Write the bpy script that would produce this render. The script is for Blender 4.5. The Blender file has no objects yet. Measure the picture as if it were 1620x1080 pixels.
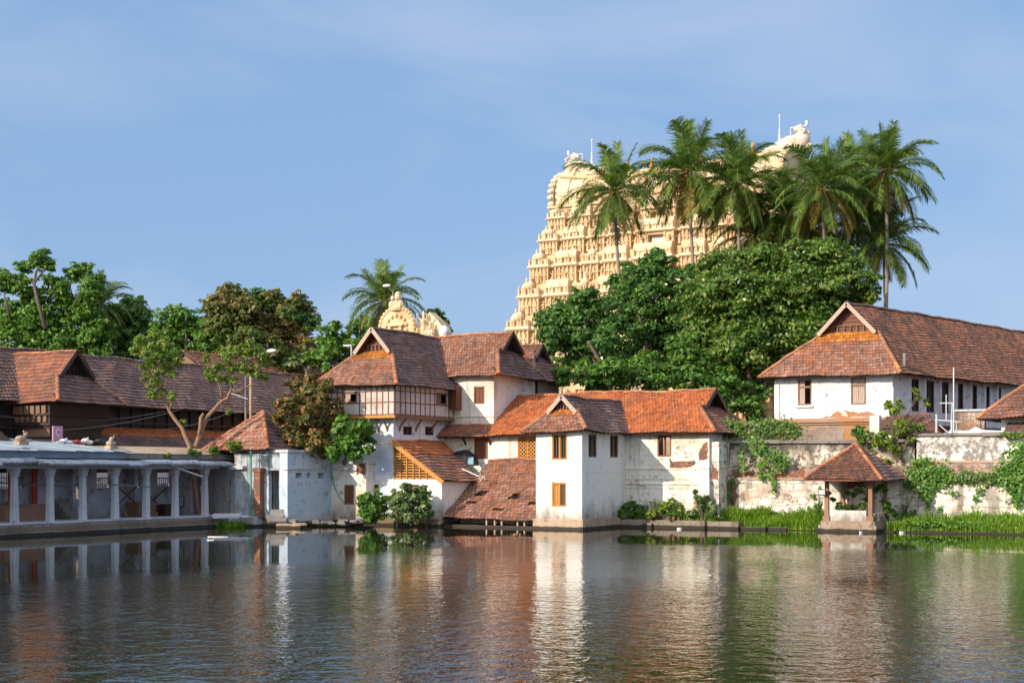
import bpy, math, random
import numpy as np
from mathutils import Vector, Quaternion
R = math.radians
random.seed(7)
rng = np.random.default_rng(11)
S = bpy.context.scene
COL = S.collection

# ------------------------------------------------------------------ camera
# grid axes: +X runs along the right-hand bank, +Y goes into the buildings, water level z = 0
CAM = Vector((36.59, -71.25, 3.3))
YAW = R(30)
FPX = 2250.0
HOR = 745.0
cd = bpy.data.cameras.new('camera')
cam = bpy.data.objects.new('camera', cd)
COL.objects.link(cam)
cam.location = CAM
cam.rotation_euler = (R(90), 0, YAW)
cd.lens = 50
cd.sensor_width = 36
cd.shift_y = (HOR - 540) / 1620
cd.clip_start = 0.5
cd.clip_end = 6000
S.camera = cam

# ------------------------------------------------------------------ sun and sky
SUN_AZ, SUN_EL = R(23), R(23)
TO_SUN = Vector((-math.sin(SUN_AZ) * math.cos(SUN_EL), -math.cos(SUN_AZ) * math.cos(SUN_EL), math.sin(SUN_EL)))
sd = bpy.data.lights.new('sun', 'SUN')
sd.energy = 4.0
sd.angle = R(0.5)
sd.color = (1.0, 0.86, 0.68)
so = bpy.data.objects.new('sun', sd)
COL.objects.link(so)
so.rotation_euler = (-TO_SUN).to_track_quat('-Z', 'Y').to_euler()
so.location = (0, 0, 60)

W = bpy.data.worlds.new('World')
S.world = W
W.use_nodes = True
nt = W.node_tree
nt.nodes.clear()
sky = nt.nodes.new('ShaderNodeTexSky')
sky.sky_type = 'NISHITA'
sky.sun_disc = False
sky.sun_elevation = SUN_EL
sky.sun_rotation = math.atan2(TO_SUN.x, TO_SUN.y)
sky.air_density = 1.0
sky.dust_density = 0.6
sky.ozone_density = 2.2
bg = nt.nodes.new('ShaderNodeBackground')
bg.inputs['Strength'].default_value = 0.15
wo = nt.nodes.new('ShaderNodeOutputWorld')
# thin streaky cloud veil in the sky itself
tc = nt.nodes.new('ShaderNodeTexCoord')
mp = nt.nodes.new('ShaderNodeMapping')
mp.inputs['Scale'].default_value = (1.0, 1.0, 3.6)
mp.inputs['Rotation'].default_value = (0, R(14), R(20))
ns = nt.nodes.new('ShaderNodeTexNoise')
ns.inputs['Scale'].default_value = 2.3
ns.inputs['Detail'].default_value = 7
ns.inputs['Roughness'].default_value = 0.52
ns.inputs['Distortion'].default_value = 0.5
cr = nt.nodes.new('ShaderNodeValToRGB')
cr.color_ramp.elements[0].position = 0.42
cr.color_ramp.elements[0].color = (0, 0, 0, 1)
cr.color_ramp.elements[1].position = 0.74
cr.color_ramp.elements[1].color = (0.8, 0.8, 0.8, 1)
mx = nt.nodes.new('ShaderNodeMix')
mx.data_type = 'RGBA'
mx.inputs['B'].default_value = (2.9, 3.45, 4.5, 1)
L = nt.links.new
L(tc.outputs['Generated'], mp.inputs['Vector'])
L(mp.outputs['Vector'], ns.inputs['Vector'])
L(ns.outputs['Fac'], cr.inputs['Fac'])
L(cr.outputs['Color'], mx.inputs['Factor'])
even = nt.nodes.new('ShaderNodeMix')
even.data_type = 'RGBA'
even.inputs['Factor'].default_value = 0.84
# hazy air: an even blue away from the sun, paler and brighter on the sun's side of the sky
vd = nt.nodes.new('ShaderNodeVectorMath')
vd.operation = 'DOT_PRODUCT'
vd.inputs[1].default_value = TO_SUN
hz = nt.nodes.new('ShaderNodeValToRGB')
hz.color_ramp.elements[0].position = 0.42
hz.color_ramp.elements[0].color = (0.146, 0.238, 0.398, 1)
hz.color_ramp.elements[1].position = 1.0
hz.color_ramp.elements[1].color = (1.0, 1.0, 1.0, 1)
vm = nt.nodes.new('ShaderNodeMapRange')
vm.inputs['From Min'].default_value = -1
hs_ = nt.nodes.new('ShaderNodeVectorMath')
hs_.operation = 'SCALE'
hs_.inputs['Scale'].default_value = 10.0
L(tc.outputs['Generated'], vd.inputs[0])
L(vd.outputs['Value'], vm.inputs['Value'])
L(vm.outputs['Result'], hz.inputs['Fac'])
L(hz.outputs['Color'], hs_.inputs[0])
L(hs_.outputs['Vector'], even.inputs['B'])
L(sky.outputs['Color'], even.inputs['A'])
L(even.outputs['Result'], mx.inputs['A'])
L(mx.outputs['Result'], bg.inputs['Color'])
L(bg.outputs['Background'], wo.inputs['Surface'])

S.view_settings.view_transform = 'Standard'
S.view_settings.look = 'None'
S.view_settings.gamma = 1
S.view_settings.exposure = 0.30
S.render.engine = 'CYCLES'
S.cycles.max_bounces = 6
S.cycles.transparent_max_bounces = 4
S.cycles.caustics_reflective = False
S.cycles.caustics_refractive = False

# ------------------------------------------------------------------ helpers: placing
CY, SY = math.cos(YAW), math.sin(YAW)
def cam2grid(x, y):
    return CAM.x + x * CY - y * SY, CAM.y + x * SY + y * CY
def at(px, py, Y):
    """the point Y metres ahead of the viewpoint seen at photograph pixel px, py"""
    a, b = cam2grid((px - 810) * Y / FPX, Y)
    return Vector((a, b, CAM.z + (HOR - py) * Y / FPX))
def on_b(px, py, b):
    r = (px - 810) / FPX
    return at(px, py, (b - CAM.y) / (r * SY + CY))
def on_a(px, py, a):
    r = (px - 810) / FPX
    return at(px, py, (a - CAM.x) / (r * CY - SY))

# ------------------------------------------------------------------ helpers: scene objects
LOC = {}
def thing(name, label, cat, loc=(0, 0, 0), group=None):
    o = bpy.data.objects.new(name, None)
    COL.objects.link(o)
    o.empty_display_size = 0.3
    o.location = loc
    o['label'] = label
    o['category'] = cat
    if group: o['group'] = group
    LOC[o] = Vector(loc)
    return o
def tag(o, label, cat, group=None):
    o['label'] = label
    o['category'] = cat
    if group: o['group'] = group
    return o
def struct(o, kind='structure'):
    o['kind'] = kind
    return o
def finish(name, me, mats, parent, smooth):
    o = bpy.data.objects.new(name, me)
    COL.objects.link(o)
    for m in (mats if isinstance(mats, (list, tuple)) else [mats]):
        me.materials.append(m)
    if parent is not None:
        o.parent = parent
    if smooth:
        me.polygons.foreach_set('use_smooth', [True] * len(me.polygons))
    return o

# parts that come several at a time: every piece becomes a mesh of its own
SINGLE = {'eave_slabs': 'eave_slab', 'roof_sheets': 'roof_sheet', 'edge_stones': 'edge_stone', 'ledge_stones': 'ledge_stone', 'hip_caps': 'hip_cap', 'posts': 'post',
          'rafter_tails': 'rafter_tail', 'pilaster': 'side_pilaster', 'dividing_wall': 'partition', 'red_panel': 'painted_panel', 'bracket': 'timber_bracket', 'moulding': 'string_moulding',
          'beams': 'tie_beam', 'pipes': 'pipe', 'bargeboard': 'barge_board', 'upper_ledge': 'ledge_stone', 'coping': 'coping_stone', 'drainpipe': 'down_pipe', 'lattice_posts': 'lattice_post',
          'beam': 'stone_beam', 'footing': 'footing_stone', 'ledge': 'wall_ledge', 'fascia': 'eave_board', 'planks': 'plank', 'stems': 'stem', 'flower_stalks': 'flower_stalk', 'side_slope': 'side_roof', 'steps': 'step'}
SAGS = {'front_slope', 'side_roof', 'rear_slope', 'painted_tile_band', 'roof_deck', 'rafter_tail', 'hip_cap', 'ridge_caps', 'tile_covering', 'newer_tiles', 'pent_roof', 'main_slope', 'top_caps'}
def sag(x, y):      # old timbers: every roof dips and swells a little
    return .055 * math.sin(.71 * x + 1.3 + .3 * y) * math.cos(.63 * y + .5) + .03 * math.sin(1.9 * x + .7) * math.sin(1.6 * y + 2.0) + .012 * math.sin(4.1 * x + 3.3 * y)
class MB:
    """collects shapes, then becomes one mesh object"""
    def __init__(s):
        s.v, s.f, s.m, s.cur = [], [], [], 0
    def add(s, vs, fs):
        n = len(s.v)
        s.v += [tuple(x) for x in vs]
        s.f += [tuple(i + n for i in f) for f in fs]
        s.m += [s.cur] * len(fs)
    def poly(s, pts): s.add(pts, [tuple(range(len(pts)))])
    def box(s, x0, x1, y0, y1, z0, z1):
        s.add([(x, y, z) for z in (z0, z1) for x, y in ((x0, y0), (x1, y0), (x1, y1), (x0, y1))],
              [(3, 2, 1, 0), (4, 5, 6, 7), (0, 1, 5, 4), (1, 2, 6, 5), (2, 3, 7, 6), (3, 0, 4, 7)])
    def hexa(s, p):   # 8 points: bottom ring 4, top ring 4
        s.add(p, [(3, 2, 1, 0), (4, 5, 6, 7), (0, 1, 5, 4), (1, 2, 6, 5), (2, 3, 7, 6), (3, 0, 4, 7)])
    def prism(s, pts, ext):
        n = len(pts); e = Vector(ext)
        s.add([Vector(p) for p in pts] + [Vector(p) + e for p in pts],
              [tuple(range(n))[::-1], tuple(range(n, 2 * n))] + [(i, (i + 1) % n, n + (i + 1) % n, n + i) for i in range(n)])
    def beam(s, p, q, w, h=None, up=(0, 0, 1)):
        p, q = Vector(p), Vector(q); h = h or w
        d = (q - p).normalized(); u = Vector(up)
        x = d.cross(u)
        if x.length < 1e-4: x = d.cross(Vector((1, 0, 0)))
        x.normalize(); u = x.cross(d).normalized()
        c = [x * (-w / 2) - u * (h / 2), x * (w / 2) - u * (h / 2), x * (w / 2) + u * (h / 2), x * (-w / 2) + u * (h / 2)]
        s.hexa([p + k for k in c] + [q + k for k in c])
    def tube(s, path, rad, n=8, caps=True):
        path = [Vector(p) for p in path]
        if not isinstance(rad, (list, tuple)): rad = [rad] * len(path)
        ref = None; vs = []
        for i, p in enumerate(path):
            d = (path[min(i + 1, len(path) - 1)] - path[max(i - 1, 0)]).normalized()
            if ref is None: ref = d.orthogonal().normalized()
            ref = (ref - d * ref.dot(d)).normalized()
            y = d.cross(ref)
            for k in range(n):
                t = 2 * math.pi * k / n
                vs.append(p + (ref * math.cos(t) + y * math.sin(t)) * rad[i])
        fs = [(i * n + k, i * n + (k + 1) % n, (i + 1) * n + (k + 1) % n, (i + 1) * n + k) for i in range(len(path) - 1) for k in range(n)]
        if caps:
            fs += [tuple(range(n))[::-1], tuple((len(path) - 1) * n + k for k in range(n))]
        s.add(vs, fs)
    def lathe(s, c, prof, n=12, sx=1, sy=1):
        c = Vector(c); vs = []
        for r, z in prof:
            for k in range(n):
                t = 2 * math.pi * k / n
                vs.append(c + Vector((r * sx * math.cos(t), r * sy * math.sin(t), z)))
        m = len(prof)
        fs = [(i * n + k, i * n + (k + 1) % n, (i + 1) * n + (k + 1) % n, (i + 1) * n + k) for i in range(m - 1) for k in range(n)]
        fs += [tuple(range(n))[::-1], tuple((m - 1) * n + k for k in range(n))]
        s.add(vs, fs)
    def ball(s, c, r, n=8, m=5, sz=(1, 1, 1)):
        s.lathe_ball(c, r, n, m, sz)
    def lathe_ball(s, c, r, n, m, sz):
        c = Vector(c); vs = []
        for i in range(m + 1):
            t = math.pi * (0.04 + 0.92 * i / m)
            for k in range(n):
                p = 2 * math.pi * k / n
                vs.append(c + Vector((r * sz[0] * math.sin(t) * math.cos(p), r * sz[1] * math.sin(t) * math.sin(p), -r * sz[2] * math.cos(t))))
        fs = [(i * n + k, i * n + (k + 1) % n, (i + 1) * n + (k + 1) % n, (i + 1) * n + k) for i in range(m) for k in range(n)]
        fs += [tuple(range(n))[::-1], tuple(m * n + k for k in range(n))]
        s.add(vs, fs)
    def pieces(s, gap):
        par = list(range(len(s.v)))
        def find(i):
            while par[i] != i:
                par[i] = par[par[i]]; i = par[i]
            return i
        for f in s.f:
            r = find(f[0])
            for i in f[1:]: par[find(i)] = r
        isl = {}
        for k, f in enumerate(s.f): isl.setdefault(find(f[0]), []).append(k)
        boxes = []
        for fs in isl.values():
            P = [s.v[i] for k in fs for i in s.f[k]]
            boxes.append([[min(p[a] for p in P) - gap for a in range(3)], [max(p[a] for p in P) + gap for a in range(3)], fs])
        out = []
        for b in boxes:
            hit = [o for o in out if any(all(b[0][a] <= c[1][a] and c[0][a] <= b[1][a] for a in range(3)) for c in o)]
            new = [b] + [c for o in hit for c in o]
            out = [o for o in out if o not in hit] + [new]
        return [[k for c in o for k in c[2]] for o in out]
    def build(s, name, mats, parent=None, smooth=False, at0=None):
        if name in SINGLE and parent is not None:
            r = None
            for fs in s.pieces(0.004):
                mb = MB(); idx = {}
                for k in fs:
                    for i in s.f[k]:
                        if i not in idx: idx[i] = len(mb.v); mb.v.append(s.v[i])
                    mb.f.append(tuple(idx[i] for i in s.f[k])); mb.m.append(0)
                r = mb.build(SINGLE[name], mats, parent, smooth)
            return r
        if name in SAGS: s.v = [(x, y, z + sag(x, y)) for x, y, z in s.v]
        off = Vector((0, 0, 0))
        if parent is not None: off = LOC[parent]
        elif at0 is not None: off = Vector(at0)
        me = bpy.data.meshes.new(name)
        me.from_pydata([(x - off.x, y - off.y, z - off.z) for x, y, z in s.v], [], s.f)
        if any(s.m): me.polygons.foreach_set('material_index', s.m)
        me.update()
        o = finish(name, me, mats, parent, smooth)
        if parent is None and at0 is not None: o.location = at0
        LOC[o] = off
        return o

def np_mesh(name, V, F, mats, parent=None, smooth=False):
    """V (n,3), F (m,4) -> one mesh object"""
    off = np.array(LOC[parent]) if parent is not None else np.zeros(3)
    me = bpy.data.meshes.new(name)
    V = np.ascontiguousarray(V - off, dtype=np.float32)
    F = np.ascontiguousarray(F, dtype=np.int32)
    k = F.shape[1]
    me.vertices.add(len(V)); me.vertices.foreach_set('co', V.ravel())
    me.loops.add(F.size); me.loops.foreach_set('vertex_index', F.ravel())
    me.polygons.add(len(F)); me.polygons.foreach_set('loop_start', np.arange(0, F.size, k, dtype=np.int32))
    me.update(calc_edges=True)
    o = finish(name, me, mats, parent, smooth)
    LOC[o] = Vector(off)
    return o

class Frame:
    """a wall line: s along it, d outwards (to its right), z up"""
    def __init__(s, p, q):
        s.p = Vector((p[0], p[1])); e = Vector((q[0] - p[0], q[1] - p[1]))
        s.len = e.length; s.e = e / s.len; s.n = Vector((s.e.y, -s.e.x))
    def at(s, u, d, z):
        w = s.p + s.e * u + s.n * d
        return Vector((w.x, w.y, z))
    def s_of(s, pt): return (Vector((pt[0], pt[1])) - s.p).dot(s.e)
def fbox(mb, F, s0, s1, d0, d1, z0, z1):
    mb.hexa([F.at(s0, d1, z0), F.at(s1, d1, z0), F.at(s1, d0, z0), F.at(s0, d0, z0),
             F.at(s0, d1, z1), F.at(s1, d1, z1), F.at(s1, d0, z1), F.at(s0, d0, z1)])
def wall(mb, F, z0, z1, holes=(), th=0.35, s0=0.0, s1=None):
    """one wall leaf with real openings (s0, s1, z0, z1)"""
    s1 = F.len if s1 is None else s1
    us = sorted({s0, s1} | {h[0] for h in holes} | {h[1] for h in holes})
    zs = sorted({z0, z1} | {h[2] for h in holes} | {h[3] for h in holes})
    for i in range(len(us) - 1):
        for j in range(len(zs) - 1):
            cu, cz = (us[i] + us[i + 1]) / 2, (zs[j] + zs[j + 1]) / 2
            if any(h[0] < cu < h[1] and h[2] < cz < h[3] for h in holes): continue
            for d in (0, -th):
                q = [F.at(us[i], d, zs[j]), F.at(us[i + 1], d, zs[j]), F.at(us[i + 1], d, zs[j + 1]), F.at(us[i], d, zs[j + 1])]
                mb.poly(q if d == 0 else q[::-1])
    def ring(a, b, c, d, inward):
        for (u0, w0), (u1, w1) in (((a, c), (b, c)), ((b, c), (b, d)), ((b, d), (a, d)), ((a, d), (a, c))):
            q = [F.at(u0, 0, w0), F.at(u0, -th, w0), F.at(u1, -th, w1), F.at(u1, 0, w1)]
            mb.poly(q[::-1] if inward else q)
    for h in holes: ring(*h, True)
# ------------------------------------------------------------------ materials
def new_mat(name):
    m = bpy.data.materials.new(name)
    m.use_nodes = True
    t = m.node_tree
    return m, t, t.nodes['Principled BSDF']
def nd(t, kind, **kw):
    n = t.nodes.new('ShaderNode' + kind)
    for k, v in kw.items():
        if k in n.inputs.keys(): n.inputs[k].default_value = v
        else: setattr(n, k, v)
    return n
def c4(c): return (c[0], c[1], c[2], 1)
def pos(t, scale=(1, 1, 1)):
    g = nd(t, 'NewGeometry')
    m = nd(t, 'Mapping')
    m.inputs['Scale'].default_value = scale
    t.links.new(g.outputs['Position'], m.inputs['Vector'])
    return m.outputs['Vector']
def noise(t, scale, detail=5, rough=0.55, stretch=(1, 1, 1), dist=0.0):
    n = nd(t, 'TexNoise', Scale=scale, Detail=detail, Roughness=rough, Distortion=dist)
    t.links.new(pos(t, stretch), n.inputs['Vector'])
    return n.outputs['Fac']
def ramp(t, fac, stops, interp='LINEAR'):
    r = nd(t, 'ValToRGB')
    r.color_ramp.interpolation = interp
    e = r.color_ramp.elements
    while len(e) < len(stops): e.new(0.5)
    for k, (p, c) in zip(e, stops):
        k.position = p
        k.color = c4(c) if isinstance(c, (tuple, list)) else (c, c, c, 1)
    t.links.new(fac, r.inputs['Fac'])
    return r.outputs['Color']
def mixc(t, fac, a, b, mode='MIX'):
    n = nd(t, 'Mix', data_type='RGBA', blend_type=mode)
    for sock, v in (('Factor', fac), ('A', a), ('B', b)):
        i = n.inputs[0] if sock == 'Factor' else n.inputs[6 if sock == 'A' else 7]
        if hasattr(v, 'is_linked'): t.links.new(v, i)
        elif sock == 'Factor': i.default_value = v
        else: i.default_value = c4(v)
    return n.outputs[2]
def math_(t, op, a, b=0.0):
    n = nd(t, 'Math', operation=op)
    for i, v in ((0, a), (1, b)):
        if hasattr(v, 'is_linked'): t.links.new(v, n.inputs[i])
        else: n.inputs[i].default_value = v
    return n.outputs[0]
def bump(t, b, h, dist=0.02, strength=0.6):
    n = nd(t, 'Bump', Strength=strength, Distance=dist)
    t.links.new(h, n.inputs['Height'])
    t.links.new(n.outputs['Normal'], b.inputs['Normal'])
def height(t):
    g = nd(t, 'NewGeometry'); x = nd(t, 'SeparateXYZ')
    t.links.new(g.outputs['Position'], x.inputs[0])
    return x.outputs[2]

def plaster(name, base, patch=(0.55, 0.48, 0.40), grime=(0.12, 0.10, 0.085), patch_at=0.60, streak_at=0.62, foot=None, foot_amp=1.0, mould=0.0, seed=0.0, spot=None, spot_at=0.68, head=None, wet=0.0):
    """whitewashed wall: worn patches, run-down streaks, a damp stained foot"""
    m, t, b = new_mat(name)
    big = noise(t, 0.42 + seed * 0.013, 9, 0.66, (1, 1, 1.3))
    fine = noise(t, 3.1, 7, 0.7)
    stre = noise(t, 1.15, 7, 0.62, (1.9, 1.9, 0.22))
    c = mixc(t, ramp(t, fine, [(0.35, 0.0), (0.75, 0.35)]), base, [k * 0.86 for k in base])
    c = mixc(t, ramp(t, big, [(patch_at - 0.05, 0.0), (patch_at + 0.10, 0.75)]), c, patch)
    if spot:
        sp = noise(t, 0.9, 10, 0.7, (1, 1, 1.6), 0.6)
        c = mixc(t, ramp(t, sp, [(spot_at - 0.012, 0.0), (spot_at + 0.012, 1.0)]), c, spot)
    c = mixc(t, ramp(t, stre, [(streak_at, 0.0), (streak_at + 0.16, 0.65)]), c, grime)
    if mould:
        mo = noise(t, 2.4, 12, 0.78)
        c = mixc(t, ramp(t, mo, [(0.60 - mould * 0.065, 0.0), (0.68 - mould * 0.065, 0.85)]), c, grime)
    if head:      # black mould creeping down from a wall top at height head[0]
        n2 = noise(t, 1.0, 9, 0.72, (1.3, 1.3, 0.5))
        h = math_(t, 'DIVIDE', math_(t, 'SUBTRACT', head[0], height(t)), head[1])
        c = mixc(t, ramp(t, math_(t, 'SUBTRACT', n2, math_(t, 'MULTIPLY', h, 0.6)), [(0.20, 0.0), (0.42, 0.85)]), c, grime)
    if foot is not None:
        n1 = noise(t, 0.8, 9, 0.7, (1.5, 1.5, 0.6))
        h = math_(t, 'SUBTRACT', height(t), foot)
        h = math_(t, 'DIVIDE', h, foot_amp)
        d = math_(t, 'SUBTRACT', n1, h)
        c = mixc(t, ramp(t, d, [(0.30, 0.0), (0.52, 0.45), (0.70, 0.9)]), c, grime)
    if wet:       # damp, weed-dark band just above the water
        wn = math_(t, 'MULTIPLY', noise(t, 1.6, 6, 0.6, (1, 1, 0.4)), 0.16)
        wm = math_(t, 'SUBTRACT', height(t), wn)
        c = mixc(t, ramp(t, math_(t, 'MULTIPLY', wm, 1.0), [(0.05, wet), (0.11, 0.0)]), c, (0.028, 0.026, 0.02))
    t.links.new(c, b.inputs['Base Color'])
    b.inputs['Roughness'].default_value = 0.9
    b.inputs['Specular IOR Level'].default_value = 0.2
    bump(t, b, math_(t, 'ADD', fine, big), 0.03, 0.5)
    return m
def tiles(name, cols, dirt=(0.05, 0.042, 0.036), dirt_at=0.55, light=(0.42, 0.36, 0.30), light_at=0.74, patch=None):
    """clay tiles, every tile its own tone, with weathered patches"""
    m, t, b = new_mat(name)
    g = nd(t, 'NewGeometry')
    n = len(cols)
    c = ramp(t, g.outputs['Random Per Island'], [(i / n, k) for i, k in enumerate(cols)], 'CONSTANT')
    if patch:
        c = mixc(t, ramp(t, noise(t, 0.75, 6, 0.7, (1, 1, 1), 0.8), [(0.54, 0.0), (0.64, 0.75)]), c, patch)
    d = noise(t, 0.55, 8, 0.7)
    c = mixc(t, ramp(t, d, [(dirt_at - 0.08, 0.0), (dirt_at + 0.12, 0.8)]), c, dirt)
    for sx, sy in ((2.6, 0.35), (0.35, 2.6)):     # dirt washed down the slope
        rn = noise(t, 1.0, 5, 0.6, (sx, sy, 0.5))
        c = mixc(t, ramp(t, rn, [(0.55, 0.0), (0.68, 0.45)]), c, dirt)
    l = noise(t, 2.6, 8, 0.75)
    sp = nd(t, 'TexWhiteNoise', noise_dimensions='1D'); t.links.new(g.outputs['Random Per Island'], sp.inputs['W'])
    c = mixc(t, 1.0, c, ramp(t, sp.outputs['Value'], [(0.0, 0.78), (0.5, 1.0), (1.0, 1.20)]), 'MULTIPLY')
    c = mixc(t, ramp(t, l, [(light_at - 0.12, 0.0), (light_at, 0.6)]), c, light)
    t.links.new(c, b.inputs['Base Color'])
    b.inputs['Roughness'].default_value = 0.75
    b.inputs['Specular IOR Level'].default_value = 0.3
    bump(t, b, l, 0.015, 0.5)
    return m
def wood(name, base, dark=None, grain=(6, 6, 1.0), rough=0.65):
    m, t, b = new_mat(name)
    dark = dark or [k * 0.5 for k in base]
    c = mixc(t, ramp(t, noise(t, 3.0, 6, 0.65, grain), [(0.35, 0.0), (0.7, 1.0)]), base, dark)
    t.links.new(c, b.inputs['Base Color'])
    b.inputs['Roughness'].default_value = rough
    return m
def plain(name, base, rough=0.6, metal=0.0, var=0.25, sc=4.0):
    m, t, b = new_mat(name)
    c = mixc(t, ramp(t, noise(t, sc, 5, 0.6), [(0.3, 0.0), (0.75, 1.0)]), base, [k * (1 - var) for k in base])
    t.links.new(c, b.inputs['Base Color'])
    b.inputs['Roughness'].default_value = rough
    b.inputs['Metallic'].default_value = metal
    return m
def leafy(name, cols, trans=0.34, rough=0.42, var_sc=0.35, tint=None):
    m, t, b = new_mat(name)
    g = nd(t, 'NewGeometry')
    n = len(cols)
    c = ramp(t, g.outputs['Random Per Island'], [((i + 0.5) / n, k) for i, k in enumerate(cols)])
    if tint:
        d = noise(t, var_sc, 3, 0.5)
        c = mixc(t, ramp(t, d, [(0.42, 0.0), (0.58, 1.0)]), c, ramp(t, g.outputs['Random Per Island'], [((i + 0.5) / len(tint), k) for i, k in enumerate(tint)]))
    t.links.new(c, b.inputs['Base Color'])
    b.inputs['Roughness'].default_value = rough
    b.inputs['Specular IOR Level'].default_value = 0.35
    tr = nd(t, 'BsdfTranslucent'); mxs = nd(t, 'MixShader')
    mxs.inputs[0].default_value = trans
    t.links.new(mixc(t, 0.5, c, (0.25, 0.40, 0.03)), tr.inputs['Color'])
    t.links.new(b.outputs[0], mxs.inputs[1]); t.links.new(tr.outputs[0], mxs.inputs[2])
    t.links.new(mxs.outputs[0], t.nodes['Material Output'].inputs['Surface'])
    return m
def masonry(name, base, mortar=(0.30, 0.20, 0.13), sc=1.0, bw=0.75, bh=0.34, patch=(0.45, 0.30, 0.19), grime=(0.13, 0.10, 0.08), msize=0.012, patch_at=0.57, chips=None, gap_hi=0.8, gap_lo=0.46, wobble=0.35):
    """coursed blocks under worn whitewash"""
    m, t, b = new_mat(name)
    g = nd(t, 'NewGeometry'); x = nd(t, 'SeparateXYZ'); cb = nd(t, 'CombineXYZ')
    t.links.new(g.outputs['Position'], x.inputs[0])
    wob = noise(t, 0.9, 4, 0.6)
    t.links.new(math_(t, 'ADD', math_(t, 'ADD', x.outputs[0], x.outputs[1]), math_(t, 'MULTIPLY', wob, wobble)), cb.inputs[0])
    t.links.new(math_(t, 'ADD', x.outputs[2], math_(t, 'MULTIPLY', wob, wobble * 0.7)), cb.inputs[1])
    br = nd(t, 'TexBrick', Scale=sc)
    br.inputs['Brick Width'].default_value = bw
    br.inputs['Row Height'].default_value = bh
    br.inputs['Mortar Size'].default_value = msize
    br.inputs['Mortar Smooth'].default_value = 0.4
    br.offset_frequency = 2; br.squash = 0.7; br.squash_frequency = 3
    br.inputs['Color1'].default_value = c4(base)
    br.inputs['Color2'].default_value = c4([k * 0.86 for k in base])
    br.inputs['Mortar'].default_value = c4(mortar)
    t.links.new(cb.outputs[0], br.inputs['Vector'])
    gap = noise(t, 1.3, 5, 0.6)
    c = mixc(t, ramp(t, gap, [(gap_lo, 0.0), (gap_lo + 0.16, gap_hi)]), br.outputs['Color'], base)
    if chips: c = mixc(t, ramp(t, noise(t, 5.0, 6, 0.7), [(0.56, 0.0), (0.62, 0.8)]), c, chips)
    c = mixc(t, ramp(t, noise(t, 0.5, 9, 0.7, (1, 1, 1.5)), [(patch_at - 0.05, 0.0), (patch_at + 0.12, 0.85)]), c, patch)
    c = mixc(t, ramp(t, noise(t, 2.2, 10, 0.75), [(0.515, 0.0), (0.60, 0.8)]), c, grime)
    c = mixc(t, ramp(t, noise(t, 1.1, 7, 0.6, (1.7, 1.7, 0.25)), [(0.50, 0.0), (0.64, 0.7)]), c, grime)
    t.links.new(c, b.inputs['Base Color'])
    b.inputs['Roughness'].default_value = 0.9
    bump(t, b, math_(t, 'ADD', br.outputs['Fac'], math_(t, 'MULTIPLY', gap, -0.8)), 0.03, -0.6)
    return m

M = {}
M['white'] = plaster('white_plaster', (0.84, 0.82, 0.78), patch=(0.68, 0.60, 0.50), grime=(0.22, 0.19, 0.16), patch_at=0.60, streak_at=0.62, foot=0.95, foot_amp=2.6, mould=0.35)
M['white_high'] = plaster('white_plaster_upper', (0.80, 0.76, 0.69), patch=(0.58, 0.47, 0.34), patch_at=0.54, streak_at=0.58, mould=0.3, seed=3)
M['stained'] = plaster('stained_plaster', (0.83, 0.79, 0.72), patch=(0.66, 0.52, 0.36), grime=(0.22, 0.17, 0.12), patch_at=0.52, streak_at=0.55, foot=0.95, foot_amp=3.0, mould=0.85, seed=5)
M['bluewash'] = plaster('blue_limewash', (0.50, 0.60, 0.72), patch=(0.70, 0.72, 0.74), grime=(0.10, 0.10, 0.10), patch_at=0.56, streak_at=0.64, foot=0.4, foot_amp=2.2, mould=0.75, seed=2)  # blue of the limewash with the sky fill put into the colour
M['dapple'] = plaster('dappled_blue_white', (0.80, 0.80, 0.80), patch=(0.36, 0.50, 0.72), grime=(0.16, 0.16, 0.17), patch_at=0.49, streak_at=0.62, foot=0.6, foot_amp=2.5, mould=0.5, seed=8)  # blue patches are dappled tree shade painted into the colour
M['peeling'] = plaster('peeling_plaster', (0.50, 0.60, 0.68), patch=(0.34, 0.31, 0.28), grime=(0.05, 0.047, 0.043), patch_at=0.50, streak_at=0.47, foot=0.5, foot_amp=2.6, mould=1.0, spot=(0.40, 0.19, 0.10), spot_at=0.62, head=(4.5, 0.8))
M['wall_old'] = plaster('old_wall_plaster', (0.82, 0.76, 0.66), patch=(0.58, 0.45, 0.32), grime=(0.09, 0.075, 0.06), patch_at=0.48, streak_at=0.47, mould=1.9, spot=(0.33, 0.15, 0.085), spot_at=0.60, head=(4.98, 1.9))
M['wall_white'] = plaster('patchy_white_wall', (0.84, 0.83, 0.81), patch=(0.62, 0.57, 0.53), grime=(0.17, 0.145, 0.125), patch_at=0.50, streak_at=0.51, mould=2.1, seed=4, spot=(0.36, 0.20, 0.13), spot_at=0.67)
M['ochre'] = plaster('ochre_plaster', (0.44, 0.20, 0.085), patch=(0.36, 0.27, 0.21), grime=(0.14, 0.11, 0.09), patch_at=0.50, streak_at=0.60, mould=0.5, spot=(0.72, 0.66, 0.58), spot_at=0.63)
M['grey_plaster'] = plaster('grey_render', (0.36, 0.30, 0.26), patch=(0.24, 0.17, 0.13), grime=(0.08, 0.07, 0.06), patch_at=0.5, streak_at=0.55, mould=0.8)
M['hall_white'] = plaster('hall_white', (0.76, 0.76, 0.79), patch=(0.60, 0.58, 0.58), grime=(0.18, 0.165, 0.155), patch_at=0.57, streak_at=0.62, mould=0.85, seed=6)
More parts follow.
